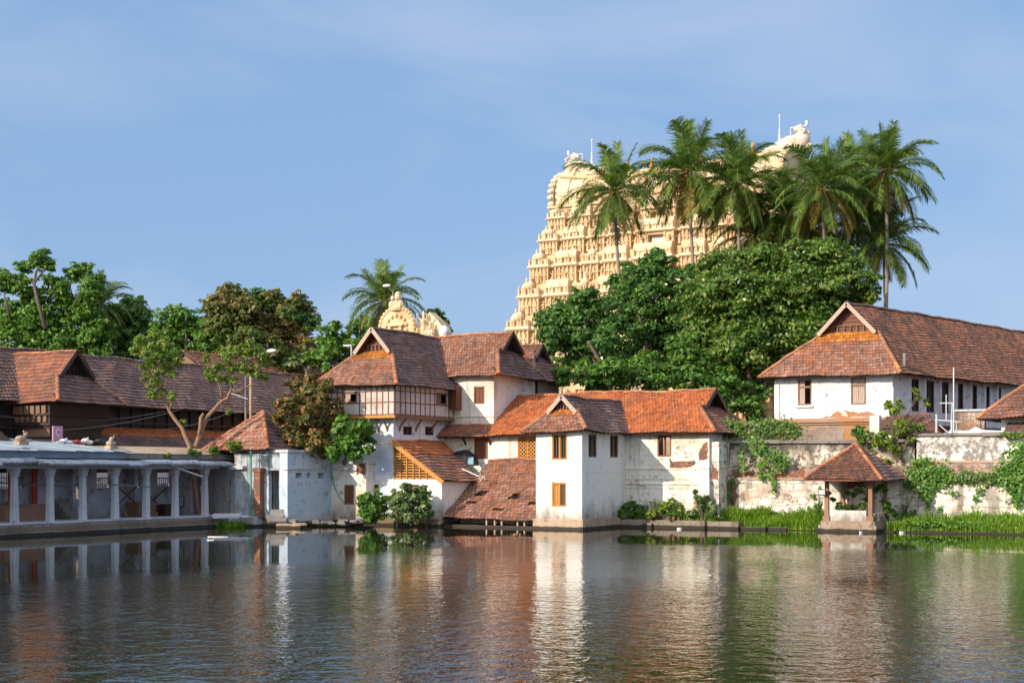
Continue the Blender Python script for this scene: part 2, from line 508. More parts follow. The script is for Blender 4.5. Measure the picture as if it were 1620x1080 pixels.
M['inner_wall'] = plaster('dim_inner_wall', (0.52, 0.52, 0.57), patch=(0.42, 0.37, 0.34), grime=(0.09, 0.08, 0.075), patch_at=0.5, streak_at=0.55, foot=0.6, foot_amp=1.2, mould=0.9)
M['boards'] = plaster('lime_painted_boards', (0.62, 0.56, 0.52), patch=(0.42, 0.34, 0.30), grime=(0.16, 0.12, 0.10), patch_at=0.54, streak_at=0.58, mould=0.3, seed=7)
M['blocks'] = masonry('whitewashed_blocks', (0.84, 0.80, 0.73), mortar=(0.26, 0.17, 0.11), msize=0.022, bw=0.85, bh=0.42, patch=(0.54, 0.38, 0.25), patch_at=0.54, grime=(0.16, 0.12, 0.09), gap_hi=1.0, gap_lo=0.46, wobble=1.0)
M['blocks_grey'] = masonry('grey_block_band', (0.46, 0.40, 0.36), mortar=(0.15, 0.09, 0.06), msize=0.03, patch=(0.34, 0.16, 0.09), bw=0.55, bh=0.27, patch_at=0.47, grime=(0.09, 0.075, 0.06), chips=(0.74, 0.66, 0.55), wobble=0.8)
M['brick'] = masonry('bare_brick', (0.36, 0.125, 0.06), mortar=(0.10, 0.055, 0.04), bw=0.30, bh=0.13, patch=(0.20, 0.085, 0.055), msize=0.03, patch_at=0.5, chips=(0.55, 0.40, 0.30))
M['stone'] = plaster('grey_stone', (0.56, 0.58, 0.63), patch=(0.46, 0.46, 0.47), grime=(0.10, 0.095, 0.09), patch_at=0.52, streak_at=0.58, mould=0.5, wet=0.92)
M['stone_dark'] = plaster('wet_stone', (0.26, 0.235, 0.22), patch=(0.17, 0.15, 0.14), grime=(0.06, 0.055, 0.05), patch_at=0.5, streak_at=0.55, mould=0.6, wet=0.92)
M['stone_warm'] = plaster('worn_plinth', (0.50, 0.38, 0.28), patch=(0.36, 0.25, 0.17), grime=(0.13, 0.10, 0.08), patch_at=0.5, streak_at=0.56, mould=0.5, wet=0.92)
M['granite'] = plaster('reddish_granite', (0.34, 0.19, 0.13), patch=(0.24, 0.145, 0.105), grime=(0.12, 0.09, 0.08), patch_at=0.52, streak_at=0.6, mould=0.5)
M['cream'] = plaster('cream_stucco', (0.72, 0.55, 0.34), patch=(0.58, 0.36, 0.18), grime=(0.34, 0.22, 0.13), patch_at=0.53, streak_at=0.56, mould=0.4)  # orange patches stand for bounced light in the carved recesses
M['cream_pale'] = plaster('pale_stucco', (0.76, 0.61, 0.42), patch=(0.62, 0.41, 0.23), grime=(0.36, 0.27, 0.18), patch_at=0.55, streak_at=0.58, mould=0.4)  # warm bounce of the recesses painted in as orange patches
M['horn'] = plaster('weathered_stucco', (0.72, 0.62, 0.52), patch=(0.56, 0.42, 0.32), grime=(0.20, 0.17, 0.15), patch_at=0.55, streak_at=0.6, mould=0.4)
B1, B3, G1, O1, O2, O3 = (0.20, 0.10, 0.075), (0.26, 0.135, 0.10), (0.25, 0.19, 0.165), (0.44, 0.16, 0.065), (0.38, 0.125, 0.055), (0.48, 0.19, 0.085)
M['tile_orange'] = tiles('orange_clay_tiles', [(0.54, 0.17, 0.055), (0.48, 0.145, 0.05), (0.58, 0.20, 0.07), (0.51, 0.175, 0.065), (0.45, 0.13, 0.05), (0.55, 0.175, 0.06)], dirt=(0.30, 0.12, 0.07), dirt_at=0.60, light=(0.52, 0.34, 0.25), light_at=0.74, patch=(0.38, 0.15, 0.085))
M['tile_mixed'] = tiles('weathered_clay_tiles', [(0.31, 0.14, 0.095), (0.36, 0.175, 0.12), (0.27, 0.12, 0.085), (0.40, 0.21, 0.15), (0.31, 0.17, 0.13), (0.37, 0.14, 0.07)], dirt=(0.15, 0.095, 0.075), dirt_at=0.56, light=(0.55, 0.43, 0.36), light_at=0.67, patch=(0.42, 0.15, 0.06))
M['tile_brown'] = tiles('brown_clay_tiles', [(0.25, 0.112, 0.08), (0.21, 0.095, 0.072), (0.29, 0.14, 0.105), (0.24, 0.13, 0.105), (0.32, 0.125, 0.07), (0.22, 0.105, 0.08)], dirt=(0.115, 0.075, 0.062), dirt_at=0.54, light=(0.42, 0.32, 0.27), light_at=0.71, patch=(0.34, 0.12, 0.055))
M['tile_dark'] = tiles('shaded_weathered_tiles', [(0.20, 0.125, 0.112), (0.16, 0.10, 0.092), (0.24, 0.155, 0.14), (0.18, 0.12, 0.115), (0.27, 0.14, 0.11), (0.21, 0.14, 0.13)], dirt=(0.095, 0.07, 0.065), dirt_at=0.54, light=(0.36, 0.29, 0.27), light_at=0.71, patch=(0.27, 0.115, 0.07))  # weathering plus the shade of slopes facing away from the sun, in the colour
M['tile_redbrown'] = tiles('red_brown_clay_tiles', [(0.37, 0.145, 0.075), (0.32, 0.12, 0.07), (0.41, 0.17, 0.095), (0.35, 0.16, 0.105), (0.29, 0.12, 0.08)], dirt=(0.17, 0.095, 0.07), dirt_at=0.53, light=(0.50, 0.37, 0.30), light_at=0.69, patch=(0.46, 0.16, 0.065))
M['tile_hall'] = tiles('hall_clay_tiles', [(0.20, 0.095, 0.065), (0.16, 0.08, 0.06), (0.24, 0.115, 0.08), (0.15, 0.085, 0.07), (0.28, 0.115, 0.065)], dirt=(0.075, 0.05, 0.042), dirt_at=0.53, light=(0.33, 0.22, 0.17), light_at=0.72, patch=(0.30, 0.12, 0.06))
M['cap_orange'] = tiles('orange_ridge_tiles', [(0.46, 0.17, 0.07), (0.50, 0.22, 0.10), (0.38, 0.14, 0.07), (0.42, 0.2, 0.11)], dirt=(0.22, 0.10, 0.06), dirt_at=0.58)
M['cap_brown'] = tiles('brown_ridge_tiles', [B1, B3, G1, (0.33, 0.15, 0.10)], dirt_at=0.55)
M['ochre_tile'] = tiles('ochre_washed_tiles', [(0.58, 0.23, 0.045), (0.52, 0.19, 0.04), (0.62, 0.28, 0.06), (0.45, 0.15, 0.04)], dirt=(0.3, 0.11, 0.035), dirt_at=0.6, light=(0.6, 0.3, 0.1))
M['deck'] = wood('dark_rafters', (0.06, 0.035, 0.022))
M['wood_dark'] = wood('dark_timber', (0.075, 0.042, 0.028))
M['wood_red'] = wood('red_brown_timber', (0.23, 0.075, 0.038))
M['wood_brown'] = wood('brown_timber', (0.26, 0.15, 0.09))
M['wood_gold'] = wood('golden_timber', (0.56, 0.26, 0.055), (0.40, 0.16, 0.03))
M['wood_pale'] = wood('pale_bargeboard', (0.52, 0.40, 0.33), (0.36, 0.26, 0.20))
M['wood_black'] = wood('blackened_timber', (0.028, 0.019, 0.017))
M['wood_palace'] = wood('weathered_black_timber', (0.045, 0.028, 0.022))
M['iron'] = plain('rusty_iron', (0.09, 0.06, 0.05), 0.6, 0.4)
M['wire'] = plain('grey_cable', (0.16, 0.15, 0.16), 0.6)
M['pipe'] = plain('pale_pipe', (0.62, 0.64, 0.66), 0.45)
M['green_pipe'] = plain('green_pipe', (0.10, 0.30, 0.24), 0.5)
M['white_paint'] = plain('white_paint', (0.78, 0.78, 0.78), 0.4, var=0.12)
M['gold'] = plain('gilded_copper', (0.70, 0.30, 0.055), 0.42, 0.55)
M['sheet'] = plain('grey_blue_sheeting', (0.42, 0.50, 0.56), 0.55, 0.1, var=0.35, sc=1.2)
M['tarp'] = plain('blue_grey_tarpaulin', (0.20, 0.27, 0.33), 0.7, var=0.45, sc=1.6)
M['black_sheet'] = plain('black_plastic', (0.03, 0.033, 0.038), 0.5)
M['blue_plastic'] = plain('blue_plastic', (0.20, 0.42, 0.56), 0.5)
M['red_paint'] = plain('red_paint', (0.50, 0.05, 0.03), 0.6)
M['pink'] = plain('pink_board', (0.62, 0.33, 0.50), 0.6)
M['purple'] = plain('purple_band', (0.10, 0.05, 0.18), 0.7)
M['bark'] = wood('tree_bark', (0.17, 0.125, 0.10), (0.08, 0.06, 0.05), (4, 4, 1.2), 0.9)
M['bark_warm'] = wood('warm_bark', (0.36, 0.21, 0.13), (0.16, 0.10, 0.07), (4, 4, 1.2), 0.9)  # paler, warmer bark of the forked tree
M['bark_palm'] = wood('palm_bark', (0.34, 0.28, 0.24), (0.17, 0.14, 0.12), (1, 1, 7), 0.9)
M['leaf_dark'] = leafy('dark_leaves', [(0.037, 0.102, 0.029), (0.066, 0.170, 0.037), (0.106, 0.250, 0.046), (0.152, 0.295, 0.062)])
M['leaf_mid'] = leafy('mid_green_leaves', [(0.042, 0.117, 0.022), (0.079, 0.208, 0.030), (0.133, 0.293, 0.042), (0.208, 0.358, 0.066)])
M['leaf_big'] = leafy('glossy_broad_leaves', [(0.043, 0.105, 0.022), (0.076, 0.178, 0.030), (0.123, 0.252, 0.038), (0.200, 0.304, 0.056), (0.267, 0.313, 0.075)], rough=0.32)
M['leaf_bright'] = leafy('bright_green_leaves', [(0.041, 0.138, 0.020), (0.085, 0.220, 0.027), (0.140, 0.303, 0.042), (0.224, 0.364, 0.068)])
M['leaf_yellow'] = leafy('yellow_green_leaves', [(0.113, 0.208, 0.026), (0.189, 0.302, 0.038), (0.302, 0.415, 0.056), (0.377, 0.415, 0.094)])
M['leaf_neem'] = leafy('feathery_leaves', [(0.108, 0.217, 0.038), (0.196, 0.324, 0.047), (0.283, 0.434, 0.056), (0.347, 0.324, 0.094)])
M['leaf_russet'] = leafy('creeper_leaves', [(0.045, 0.134, 0.027), (0.080, 0.208, 0.038), (0.113, 0.187, 0.050)], tint=[(0.192, 0.156, 0.050), (0.320, 0.229, 0.085), (0.416, 0.249, 0.102), (0.161, 0.208, 0.050)], var_sc=0.22)
M['leaf_rust'] = leafy('rust_and_green_leaves', [(0.075, 0.122, 0.034), (0.151, 0.170, 0.047), (0.302, 0.160, 0.066), (0.452, 0.208, 0.085)])
M['leaf_shrub'] = leafy('grey_green_leaves', [(0.066, 0.142, 0.042), (0.133, 0.246, 0.066), (0.208, 0.320, 0.104), (0.415, 0.452, 0.264)])
M['leaf_ivy'] = leafy('creeper_green', [(0.040, 0.120, 0.025), (0.080, 0.187, 0.032), (0.145, 0.254, 0.045), (0.272, 0.272, 0.089)])
M['frond'] = leafy('palm_leaflets', [(0.048, 0.110, 0.029), (0.083, 0.174, 0.037), (0.144, 0.246, 0.043), (0.254, 0.299, 0.048)], trans=0.25, rough=0.5)
M['frond_old'] = leafy('ageing_palm_leaflets', [(0.186, 0.186, 0.037), (0.334, 0.261, 0.056), (0.500, 0.297, 0.075), (0.111, 0.149, 0.037)], trans=0.22)
M['rachis'] = plain('palm_midrib', (0.20, 0.20, 0.05), 0.6)
M['nut'] = plain('ripening_coconuts', (0.34, 0.13, 0.035), 0.6, var=0.5, sc=2)
M['grass'] = leafy('grass_blades', [(0.068, 0.186, 0.013), (0.136, 0.295, 0.019), (0.204, 0.388, 0.026), (0.323, 0.403, 0.052)], trans=0.3)
M['eave'] = plaster('bluish_eave_slab', (0.46, 0.50, 0.56), patch=(0.24, 0.25, 0.27), grime=(0.07, 0.07, 0.07), patch_at=0.52, streak_at=0.56, mould=0.9)
M['plinth_brown'] = plaster('brown_grey_plinth', (0.40, 0.31, 0.245), patch=(0.28, 0.20, 0.15), grime=(0.10, 0.08, 0.065), patch_at=0.49, streak_at=0.53, mould=1.2, wet=0.92)
M['edge_stone'] = plaster('muddy_edge_stone', (0.29, 0.245, 0.20), patch=(0.18, 0.135, 0.10), grime=(0.08, 0.065, 0.05), patch_at=0.48, streak_at=0.54, mould=0.8, wet=0.92)
M['earth'] = plaster('trodden_earth', (0.22, 0.16, 0.11), patch=(0.14, 0.11, 0.075), grime=(0.06, 0.05, 0.04), patch_at=0.5, streak_at=0.6, mould=0.4, wet=0.92)

def water_mat():
    m, t, b = new_mat('tank_water')
    b.inputs['Base Color'].default_value = (0.016, 0.018, 0.009, 1)
    b.inputs['Roughness'].default_value = 0.035
    b.inputs['IOR'].default_value = 1.48
    b.inputs['Specular IOR Level'].default_value = 0.5
    # wind ruffles the open water, the strip in the lee of the banks stays calm
    g = nd(t, 'NewGeometry'); x = nd(t, 'SeparateXYZ')
    t.links.new(g.outputs['Position'], x.inputs[0])
    wob = math_(t, 'MULTIPLY', math_(t, 'SUBTRACT', noise(t, 0.09, 3, 0.5), 0.5), 10.0)
    d1 = math_(t, 'MULTIPLY', math_(t, 'ADD', x.outputs[1], 11.0), -1.0)      # metres out from the long bank
    d2 = math_(t, 'ADD', x.outputs[0], -2.0)                                    # metres out from the colonnade
    d = math_(t, 'ADD', math_(t, 'MINIMUM', d1, d2), wob)
    mask = ramp(t, math_(t, 'DIVIDE', d, 4.5), [(0.0, 0.02), (0.6, 0.8), (1.0, 1.0)])
    gust = ramp(t, noise(t, 0.055, 3, 0.55), [(0.38, 0.40), (0.60, 1.6)])
    h1 = noise(t, 1.7, 3, 0.55, (1, 1, 1), 0.4)
    h2 = noise(t, 5.0, 2, 0.5)
    h = math_(t, 'ADD', math_(t, 'MULTIPLY', h1, 1.0), math_(t, 'MULTIPLY', h2, 0.36))
    h = math_(t, 'MULTIPLY', h, math_(t, 'MULTIPLY', mask, gust))
    bump(t, b, h, 0.021, 1.0)
    return m
M['water'] = water_mat()
# ------------------------------------------------------------------ tiled roofs
def span_at(poly, y):
    xs = []
    n = len(poly)
    for i in range(n):
        (x0, y0), (x1, y1) = poly[i], poly[(i + 1) % n]
        if (y0 - y) * (y1 - y) < 0:
            xs.append(x0 + (x1 - x0) * (y - y0) / (y1 - y0))
    xs.sort()
    return [(xs[i], xs[i + 1]) for i in range(0, len(xs) - 1, 2)]
def slope_axes(P):
    """P: planar outline whose first edge is the eave, anticlockwise from above"""
    o = P[0]; e = (P[1] - P[0]).normalized()
    n = Vector((0, 0, 0))
    for i in range(1, len(P) - 1): n += (P[i] - o).cross(P[i + 1] - o)
    n.normalize()
    return o, e, n.cross(e).normalized(), n
def tile_slope(mb, P, course=0.26, w=0.21, skip=0.0, holes=(), lift=0.055):
    P = [Vector(p) for p in P]
    o, e, s, n = slope_axes(P)
    q = [((p - o).dot(e), (p - o).dot(s)) for p in P]
    top = max(y for _, y in q)
    low = min(y for _, y in q)
    k = 0
    y = low - 0.06
    while y < top - 0.05:
        y1 = min(y + course, top + 0.02)
        for xa, xb in span_at(q, min(max((y + y1) / 2, low + 0.01), top - 0.01)):
            x = xa - (0.5 * w if k % 2 else 0.0)
            while x < xb - 0.02:
                l, r = max(x, xa), min(x + w, xb)
                x += w
                if r - l < 0.03: continue
                if skip and random.random() < skip: continue
                cx, cy = (l + r) / 2, (y + y1) / 2
                if any(abs(cx - h[0]) < h[2] and abs(cy - h[1]) < h[3] for h in holes): continue
                j = random.uniform(-0.012, 0.016)
                sx = random.uniform(-0.012, 0.012)
                lo = lift + j + 0.012
                prof = ((0.0, 0.0), (0.28, 0.048), (0.62, 0.004), (1.0, 0.012))
                vs = []
                for (yy, h) in ((y - 0.03, lo - 0.05), (y - 0.03, lo), (y1 + 0.02, 0.012 + j * 0.4)):
                    for t, dz in prof:
                        vs.append(o + e * (l + (r - l) * t + sx) + s * (yy + (0.012 * sx * 20 if yy < y1 else 0)) + n * (h + (dz if h > lo - 0.04 or h < 0.03 else 0)))
                mb.add(vs, [(i, i + 1, i + 5, i + 4) for i in range(3)] + [(i + 4, i + 5, i + 9, i + 8) for i in range(3)])
        y = y1
        k += 1
def deck_slope(mb, P, th=0.10):
    P = [Vector(p) for p in P]
    n = slope_axes(P)[3]
    mb.prism([p - n * (th + 0.015) for p in P], n * th)
def ridge_caps(mb, p, q, r=0.13, step=0.36, up=0.05):
    p, q = Vector(p), Vector(q)
    L_ = (q - p).length; d = (q - p) / L_
    side = d.cross(Vector((0, 0, 1)))
    if side.length < 1e-3: return
    side.normalize(); u = side.cross(d).normalized()
    n = max(1, int(L_ / step))
    for i in range(n):
        a, b = p + d * (L_ * i / n - 0.02), p + d * (L_ * (i + 1) / n + 0.02)
        j = random.uniform(-0.012, 0.018)
        vs = []
        for c, rr in ((a, r * 1.10), (b, r * 0.92)):
            for k in range(6):
                t = math.pi * (k / 5)
                vs.append(c + side * (rr * math.cos(t)) + u * (rr * 0.9 * math.sin(t) - 0.03 + up + j))
        mb.add(vs, [(k, k + 1, k + 7, k + 6) for k in range(5)] + [(5, 4, 3, 2, 1, 0), (6, 7, 8, 9, 10, 11)])

class Plan:
    """local plan axes of a building: x along its front, y going back (axes may be skew)"""
    def __init__(s, o=(0, 0), ex=(1, 0), ey=(0, 1)):
        s.o, s.ex, s.ey = Vector(o), Vector(ex), Vector(ey)
    def p(s, x, y, z):
        w = s.o + s.ex * x + s.ey * y
        return Vector((w.x, w.y, z))
    def frame(s, x0, y0, x1, y1):
        a, b = s.p(x0, y0, 0), s.p(x1, y1, 0)
        return Frame((a.x, a.y), (b.x, b.y))
GRID = Plan()
def roof_part(parent, name, slopes, mat, course=0.26, w=0.21, skip=0.0, lift=0.055):
    """tiled roof: one covering part per material plus the deck under it"""
    mb = MB()
    for P in slopes: tile_slope(mb, P, course, w, skip, lift=lift)
    o = mb.build(name, mat, parent)
    return o
def decks(parent, slopes, th=0.10):
    mb = MB()
    for P in slopes: deck_slope(mb, P, th)
    return mb.build('roof_deck', M['deck'], parent)
def rafters(parent, P, step=0.5, length=0.7, mat='deck'):
    P = [Vector(p) for p in P]
    o, e, s, n = slope_axes(P)
    L_ = (P[1] - P[0]).length
    mb = MB()
    k = 0.2
    while k < L_ - 0.1:
        a = o + e * k - n * 0.17 + s * 0.05
        mb.beam(a, a + s * length, 0.07, 0.10, up=n)
        k += step
    return mb.build('rafter_tails', M[mat], parent)

def gablet_roof(parent, pl, x0, x1, ye, xc, yg, yb, ze, zg, zr, over=0.35, mats=None, course=0.26, w=0.21, board='wood_pale', back=None, band=None, left=True, right=True, back_hip=None):
    """Kerala hip roof with a small open gable at the front (towards -y of the plan)"""
    mats = mats or {}
    k = (zr - zg) / (zr - ze)
    xl, xr = xc - (xc - x0) * k, xc + (x1 - xc) * k
    yf = yg - over
    p = pl.p
    slopes = {}
    if back_hip is None:
        Ls = [p(x0, yb, ze), p(x0, ye, ze), p(xl, yg, zg), p(xl, yf, zg), p(xc, yf, zr), p(xc, yb, zr)]
        Rs = [p(x1, ye, ze), p(x1, yb, ze), p(xc, yb, zr), p(xc, yf, zr), p(xr, yf, zg), p(xr, yg, zg)]
    else:
        Ls = [p(x0, yb, ze), p(x0, ye, ze), p(xl, yg, zg), p(xl, yf, zg), p(xc, yf, zr), p(xc, back_hip, zr)]
        Rs = [p(x1, ye, ze), p(x1, yb, ze), p(xc, back_hip, zr), p(xc, yf, zr), p(xr, yf, zg), p(xr, yg, zg)]
    H = [p(x0, ye, ze), p(x1, ye, ze), p(xr, yg, zg), p(xl, yg, zg)]
    alls = [H] + ([Ls] if left else []) + ([Rs] if right else [])
    if back_hip is not None:
        alls.append([p(x1, yb, ze), p(x0, yb, ze), p(xc, back_hip, zr)])
    if band:
        f = band
        b0, b1 = p(x0, ye, ze).lerp(p(xl, yg, zg), f), p(x1, ye, ze).lerp(p(xr, yg, zg), f)
        roof_part(parent, 'front_slope', [[H[0], H[1], b1, b0]], mats['front'], course, w)
        roof_part(parent, 'painted_tile_band', [[b0, b1, H[2], H[3]]], M['ochre_tile'], course, w)
    else:
        roof_part(parent, 'front_slope', [H], mats['front'], course, w)
    if left: roof_part(parent, 'side_slope', [Ls], mats['left'], course, w)
    if right: roof_part(parent, 'side_slope', [Rs], mats['right'], course, w)
    if back_hip is not None: roof_part(parent, 'rear_slope', [alls[-1]], mats['left'], course, w)
    decks(parent, alls)
    rafters(parent, H)
    if right: rafters(parent, Rs)
    mb = MB()
    ridge_caps(mb, p(x0, ye, ze), p(xl, yg, zg))
    ridge_caps(mb, p(x1, ye, ze), p(xr, yg, zg))
    mb.build('hip_caps', M[mats.get('cap', 'cap_orange')] if isinstance(mats.get('cap', 'cap_orange'), str) else mats['cap'], parent)
    mb = MB()
    ridge_caps(mb, p(xc, yf, zr), p(xc, yb if back_hip is None else back_hip, zr), 0.14)
    mb.build('ridge_caps', M[mats.get('ridge', 'cap_brown')], parent)
    # gable: bargeboards, louvred timber front, little sill
    g = MB()
    for xa in (xl - 0.10, xr + 0.10):
        a = p(xa, yf - 0.02, zg - 0.12); b = p(xc, yf - 0.02, zr + 0.02)
        g.beam(a, b, 0.07, 0.24, up=p(xc, yf, zr + 5) - p(xc, yf, zr))
    g.build('bargeboard', M[board], parent)
    g = MB()
    g.prism([p(xl + 0.15, yg + 0.12, zg), p(xr - 0.15, yg + 0.12, zg), p(xc, yg + 0.12, zr - 0.15)], p(0, 0.06, 0) - p(0, 0, 0))
    n = 6
    for i in range(1, n):
        t = i / n
        z = zg + (zr - zg) * t * 0.8
        hw = (1 - (z - zg) / (zr - zg)) * 0.92
        g.beam(p(xc + (xl - xc) * hw, yg + 0.08, z), p(xc + (xr - xc) * hw, yg + 0.08, z), 0.05, 0.04)
    g.build('gable_louvre', M['wood_red' if board != 'wood_dark' else 'wood_black'], parent)
    g = MB()
    zb = zg + 0.20
    hw = 1 - (zb - zg) / (zr - zg)
    for i in range(7):
        u = xl + (xr - xl) * (0.14 + 0.72 * i / 6)
        g.beam(p(u, yg + 0.02, zg + 0.02), p(u, yg + 0.02, zg + 0.42), 0.06, 0.06)
    g.beam(p(xl + 0.25 * (xc - xl), yg + 0.02, zg + 0.44), p(xr - 0.25 * (xr - xc), yg + 0.02, zg + 0.44), 0.06, 0.05)
    g.build('gable_railing', M['wood_brown' if board != 'wood_dark' else 'wood_black'], parent)
    return (xl, xr, yf)

# ------------------------------------------------------------------ openings
def window(parent, F, h, kind='bars', frame='wood_gold', leaf='wood_gold', depth=0.14, name='window'):
    """timber window set in an opening h = (s0, s1, z0, z1)"""
    s0, s1, z0, z1 = h
    t = 0.09 if s1 - s0 > 0.7 else 0.06
    mb = MB()
    e = 0.004
    fbox(mb, F, s0 + e, s0 + t, -depth, -0.02, z0 + e, z1 - e); fbox(mb, F, s1 - t, s1 - e, -depth, -0.02, z0 + e, z1 - e)
    fbox(mb, F, s0 + t, s1 - t, -depth, -0.02, z1 - t, z1 - e); fbox(mb, F, s0 + t, s1 - t, -depth, -0.02, z0 + e, z0 + t)
    o = mb.build(name, M[frame], parent)
    w = s1 - s0 - 2 * t
    if kind == 'open':
        mbb = MB()
        fbox(mbb, F, (s0 + s1) / 2 - 0.05, (s0 + s1) / 2 + 0.05, -depth - 0.02, -0.03, z0 + t, z1 - t)
        mbb.build('mullion', M[frame], o)
    if kind in ('bars', 'half'):
        b = MB()
        n = max(3, int(w / 0.15))
        a0 = 0.5 if kind == 'half' else 0.0
        for i in range(n + 1):
            u = s0 + t + w * (a0 + (1 - a0) * i / n)
            fbox(b, F, u - 0.016, u + 0.016, -depth + 0.02, -depth + 0.06, z0 + t, z1 - t)
        b.build('bars', M['wood_dark' if frame != 'wood_gold' else 'wood_brown'], o)
        mbb = MB()
        fbox(mbb, F, (s0 + s1) / 2 - 0.05, (s0 + s1) / 2 + 0.05, -depth - 0.02, -0.03, z0 + t, z1 - t)
        mbb.build('mullion', M[frame], o)
    if kind in ('shut', 'half', 'ajar'):
        for i in range(2):
            if kind == 'half' and i == 1: continue
            if kind == 'ajar' and i == 1: continue
            u0, u1 = s0 + t + w * (i * 0.5) + 0.008, s0 + t + w * (i * 0.5 + 0.5) - 0.008
            b = MB()
            fbox(b, F, u0, u1, -depth + 0.01, -depth + 0.05, z0 + t, z1 - t)
            k = 3
            for j in range(k):
                a = u0 + (u1 - u0) * (j + 0.12) / k; c = u0 + (u1 - u0) * (j + 0.88) / k
                fbox(b, F, a, c, -depth + 0.05, -depth + 0.065, z0 + t + 0.04, z1 - t - 0.04)
            b.build('shutter', M[leaf], o)
    if kind == 'dark':
        pass
    return o
def arch_head(mb, F, s0, s1, z, rise=0.12, th=0.07):
    """segmental hood over an opening, standing proud of the wall"""
    n = 8
    for i in range(n):
        u0, u1 = s0 + (s1 - s0) * i / n, s0 + (s1 - s0) * (i + 1) / n
        f = lambda u: z + 0.012 + rise * (1 - (2 * (u - s0) / (s1 - s0) - 1) ** 2)
        mb.hexa([F.at(u0, 0.04, f(u0)), F.at(u1, 0.04, f(u1)), F.at(u1, -0.01, f(u1)), F.at(u0, -0.01, f(u0)),
                 F.at(u0, 0.04, f(u0) + th), F.at(u1, 0.04, f(u1) + th), F.at(u1, -0.01, f(u1) + th), F.at(u0, -0.01, f(u0) + th)])
def lattice(parent, F, h, mat='wood_gold', step=0.17, name='lattice_screen', d=-0.10):
    s0, s1, z0, z1 = h
    mb = MB()
    t = 0.08
    for a, b, c, e in ((s0, s0 + t, z0, z1), (s1 - t, s1, z0, z1), (s0 + t, s1 - t, z0, z0 + t), (s0 + t, s1 - t, z1 - t, z1), ((s0 + s1) / 2 - .04, (s0 + s1) / 2 + .04, z0 + t, z1 - t)):
        fbox(mb, F, a + 0.003, b - 0.003, d - 0.03, d + 0.05, c + 0.003, e - 0.003)
    o = mb.build(name, M[mat], parent)
    b = MB()
    w, hh = s1 - s0, z1 - z0
    for sg, dd in ((1, 0.0), (-1, 0.022)):
        k = -hh
        while k < w:
            # strip u = k + v for v in 0..hh, clipped to the opening
            v0, v1 = max(0, -k), min(hh, w - k)
            if v1 - v0 > 0.05:
                ua, ub = k + v0, k + v1
                if sg < 0: ua, ub = w - ua, w - ub
                b.beam(F.at(s0 + ua, d + dd, z0 + v0), F.at(s0 + ub, d + dd, z0 + v1), 0.065, 0.02, up=F.at(0, 1, 0) - F.at(0, 0, 0))
            k += step * 1.41
    b.build('lattice', M[mat], o)
    return o
def brick_scar(parent, F, pts, d=0.012):
    """patch where the plaster has fallen off"""
    mb = MB()
    P = [F.at(s, d, z) for s, z in pts]
    n = F.at(0, 1, 0) - F.at(0, 0, 0)
    mb.prism([q - n * 0.02 for q in P], n * 0.02)
    o = mb.build('exposed_brick', M['brick'], parent)
    return o
def rough_outline(pts, j=0.06, sub=7):
    out = []
    for i in range(len(pts)):
        (x0, y0), (x1, y1) = pts[i], pts[(i + 1) % len(pts)]
        for k in range(sub):
            t = k / sub
            out.append((x0 + (x1 - x0) * t + random.gauss(0, j), y0 + (y1 - y0) * t + random.gauss(0, j)))
    return out
def bracket(mb, F, s, z, reach=0.5, drop=0.55, w=0.08):
    """curved timber strut under an overhang"""
    pts = []
    for i in range(7):
        t = i / 6
        pts.append(F.at(s, 0.02 + reach * (t ** 1.7), z - drop + drop * t))
    for i in range(6): mb.beam(pts[i], pts[i + 1], w, 0.09)
def px_on(F, px, py):
    """where the sight line through a photograph pixel meets a wall line: (s, z)"""
    r = (px - 810) / FPX
    d = Vector((r * CY - SY, r * SY + CY))
    n = F.n
    Y = (F.p - Vector((CAM.x, CAM.y))).dot(n) / d.dot(n)
    w = Vector((CAM.x, CAM.y)) + d * Y
    return (w - F.p).dot(F.e), CAM.z + (HOR - py) * Y / FPX
def hole(F, x0, y0, x1, y1):
    s0, za = px_on(F, x0, y1); s1, zb = px_on(F, x1, y0)
    return (s0, s1, za, zb)

# ------------------------------------------------------------------ ground and water
def build_ground():
    mb = MB()
    z, zb = 0.45, -1.6
    for x0, x1, y0, y1 in ((-1500, -20.9, -110, 1500), (-20.9, 5.4, 5.3, 1500), (5.4, 1500, 9.0, 1500), (-20.9, -17.0, -5.0, 5.3), (-17.0, -9.6, -0.2, 5.3), (62, 1500, -110, 9.0), (-1500, 1500, -1500, -110)):
        mb.box(x0, x1, y0, y1, zb - 0.5, z)
    struct(mb.build('ground', M['earth']))
    mb = MB()
    mb.poly([(-21.5, -111, zb), (63, -111, zb), (63, 9, zb), (-21.5, 9, zb)])
    struct(mb.build('tank_bed', M['earth']))
    mb = MB()
    mb.poly([(-20.95, -110, 0), (62, -110, 0), (62, 9.1, 0), (-20.95, 9.1, 0)])
    struct(mb.build('water', M['water']))
build_ground()

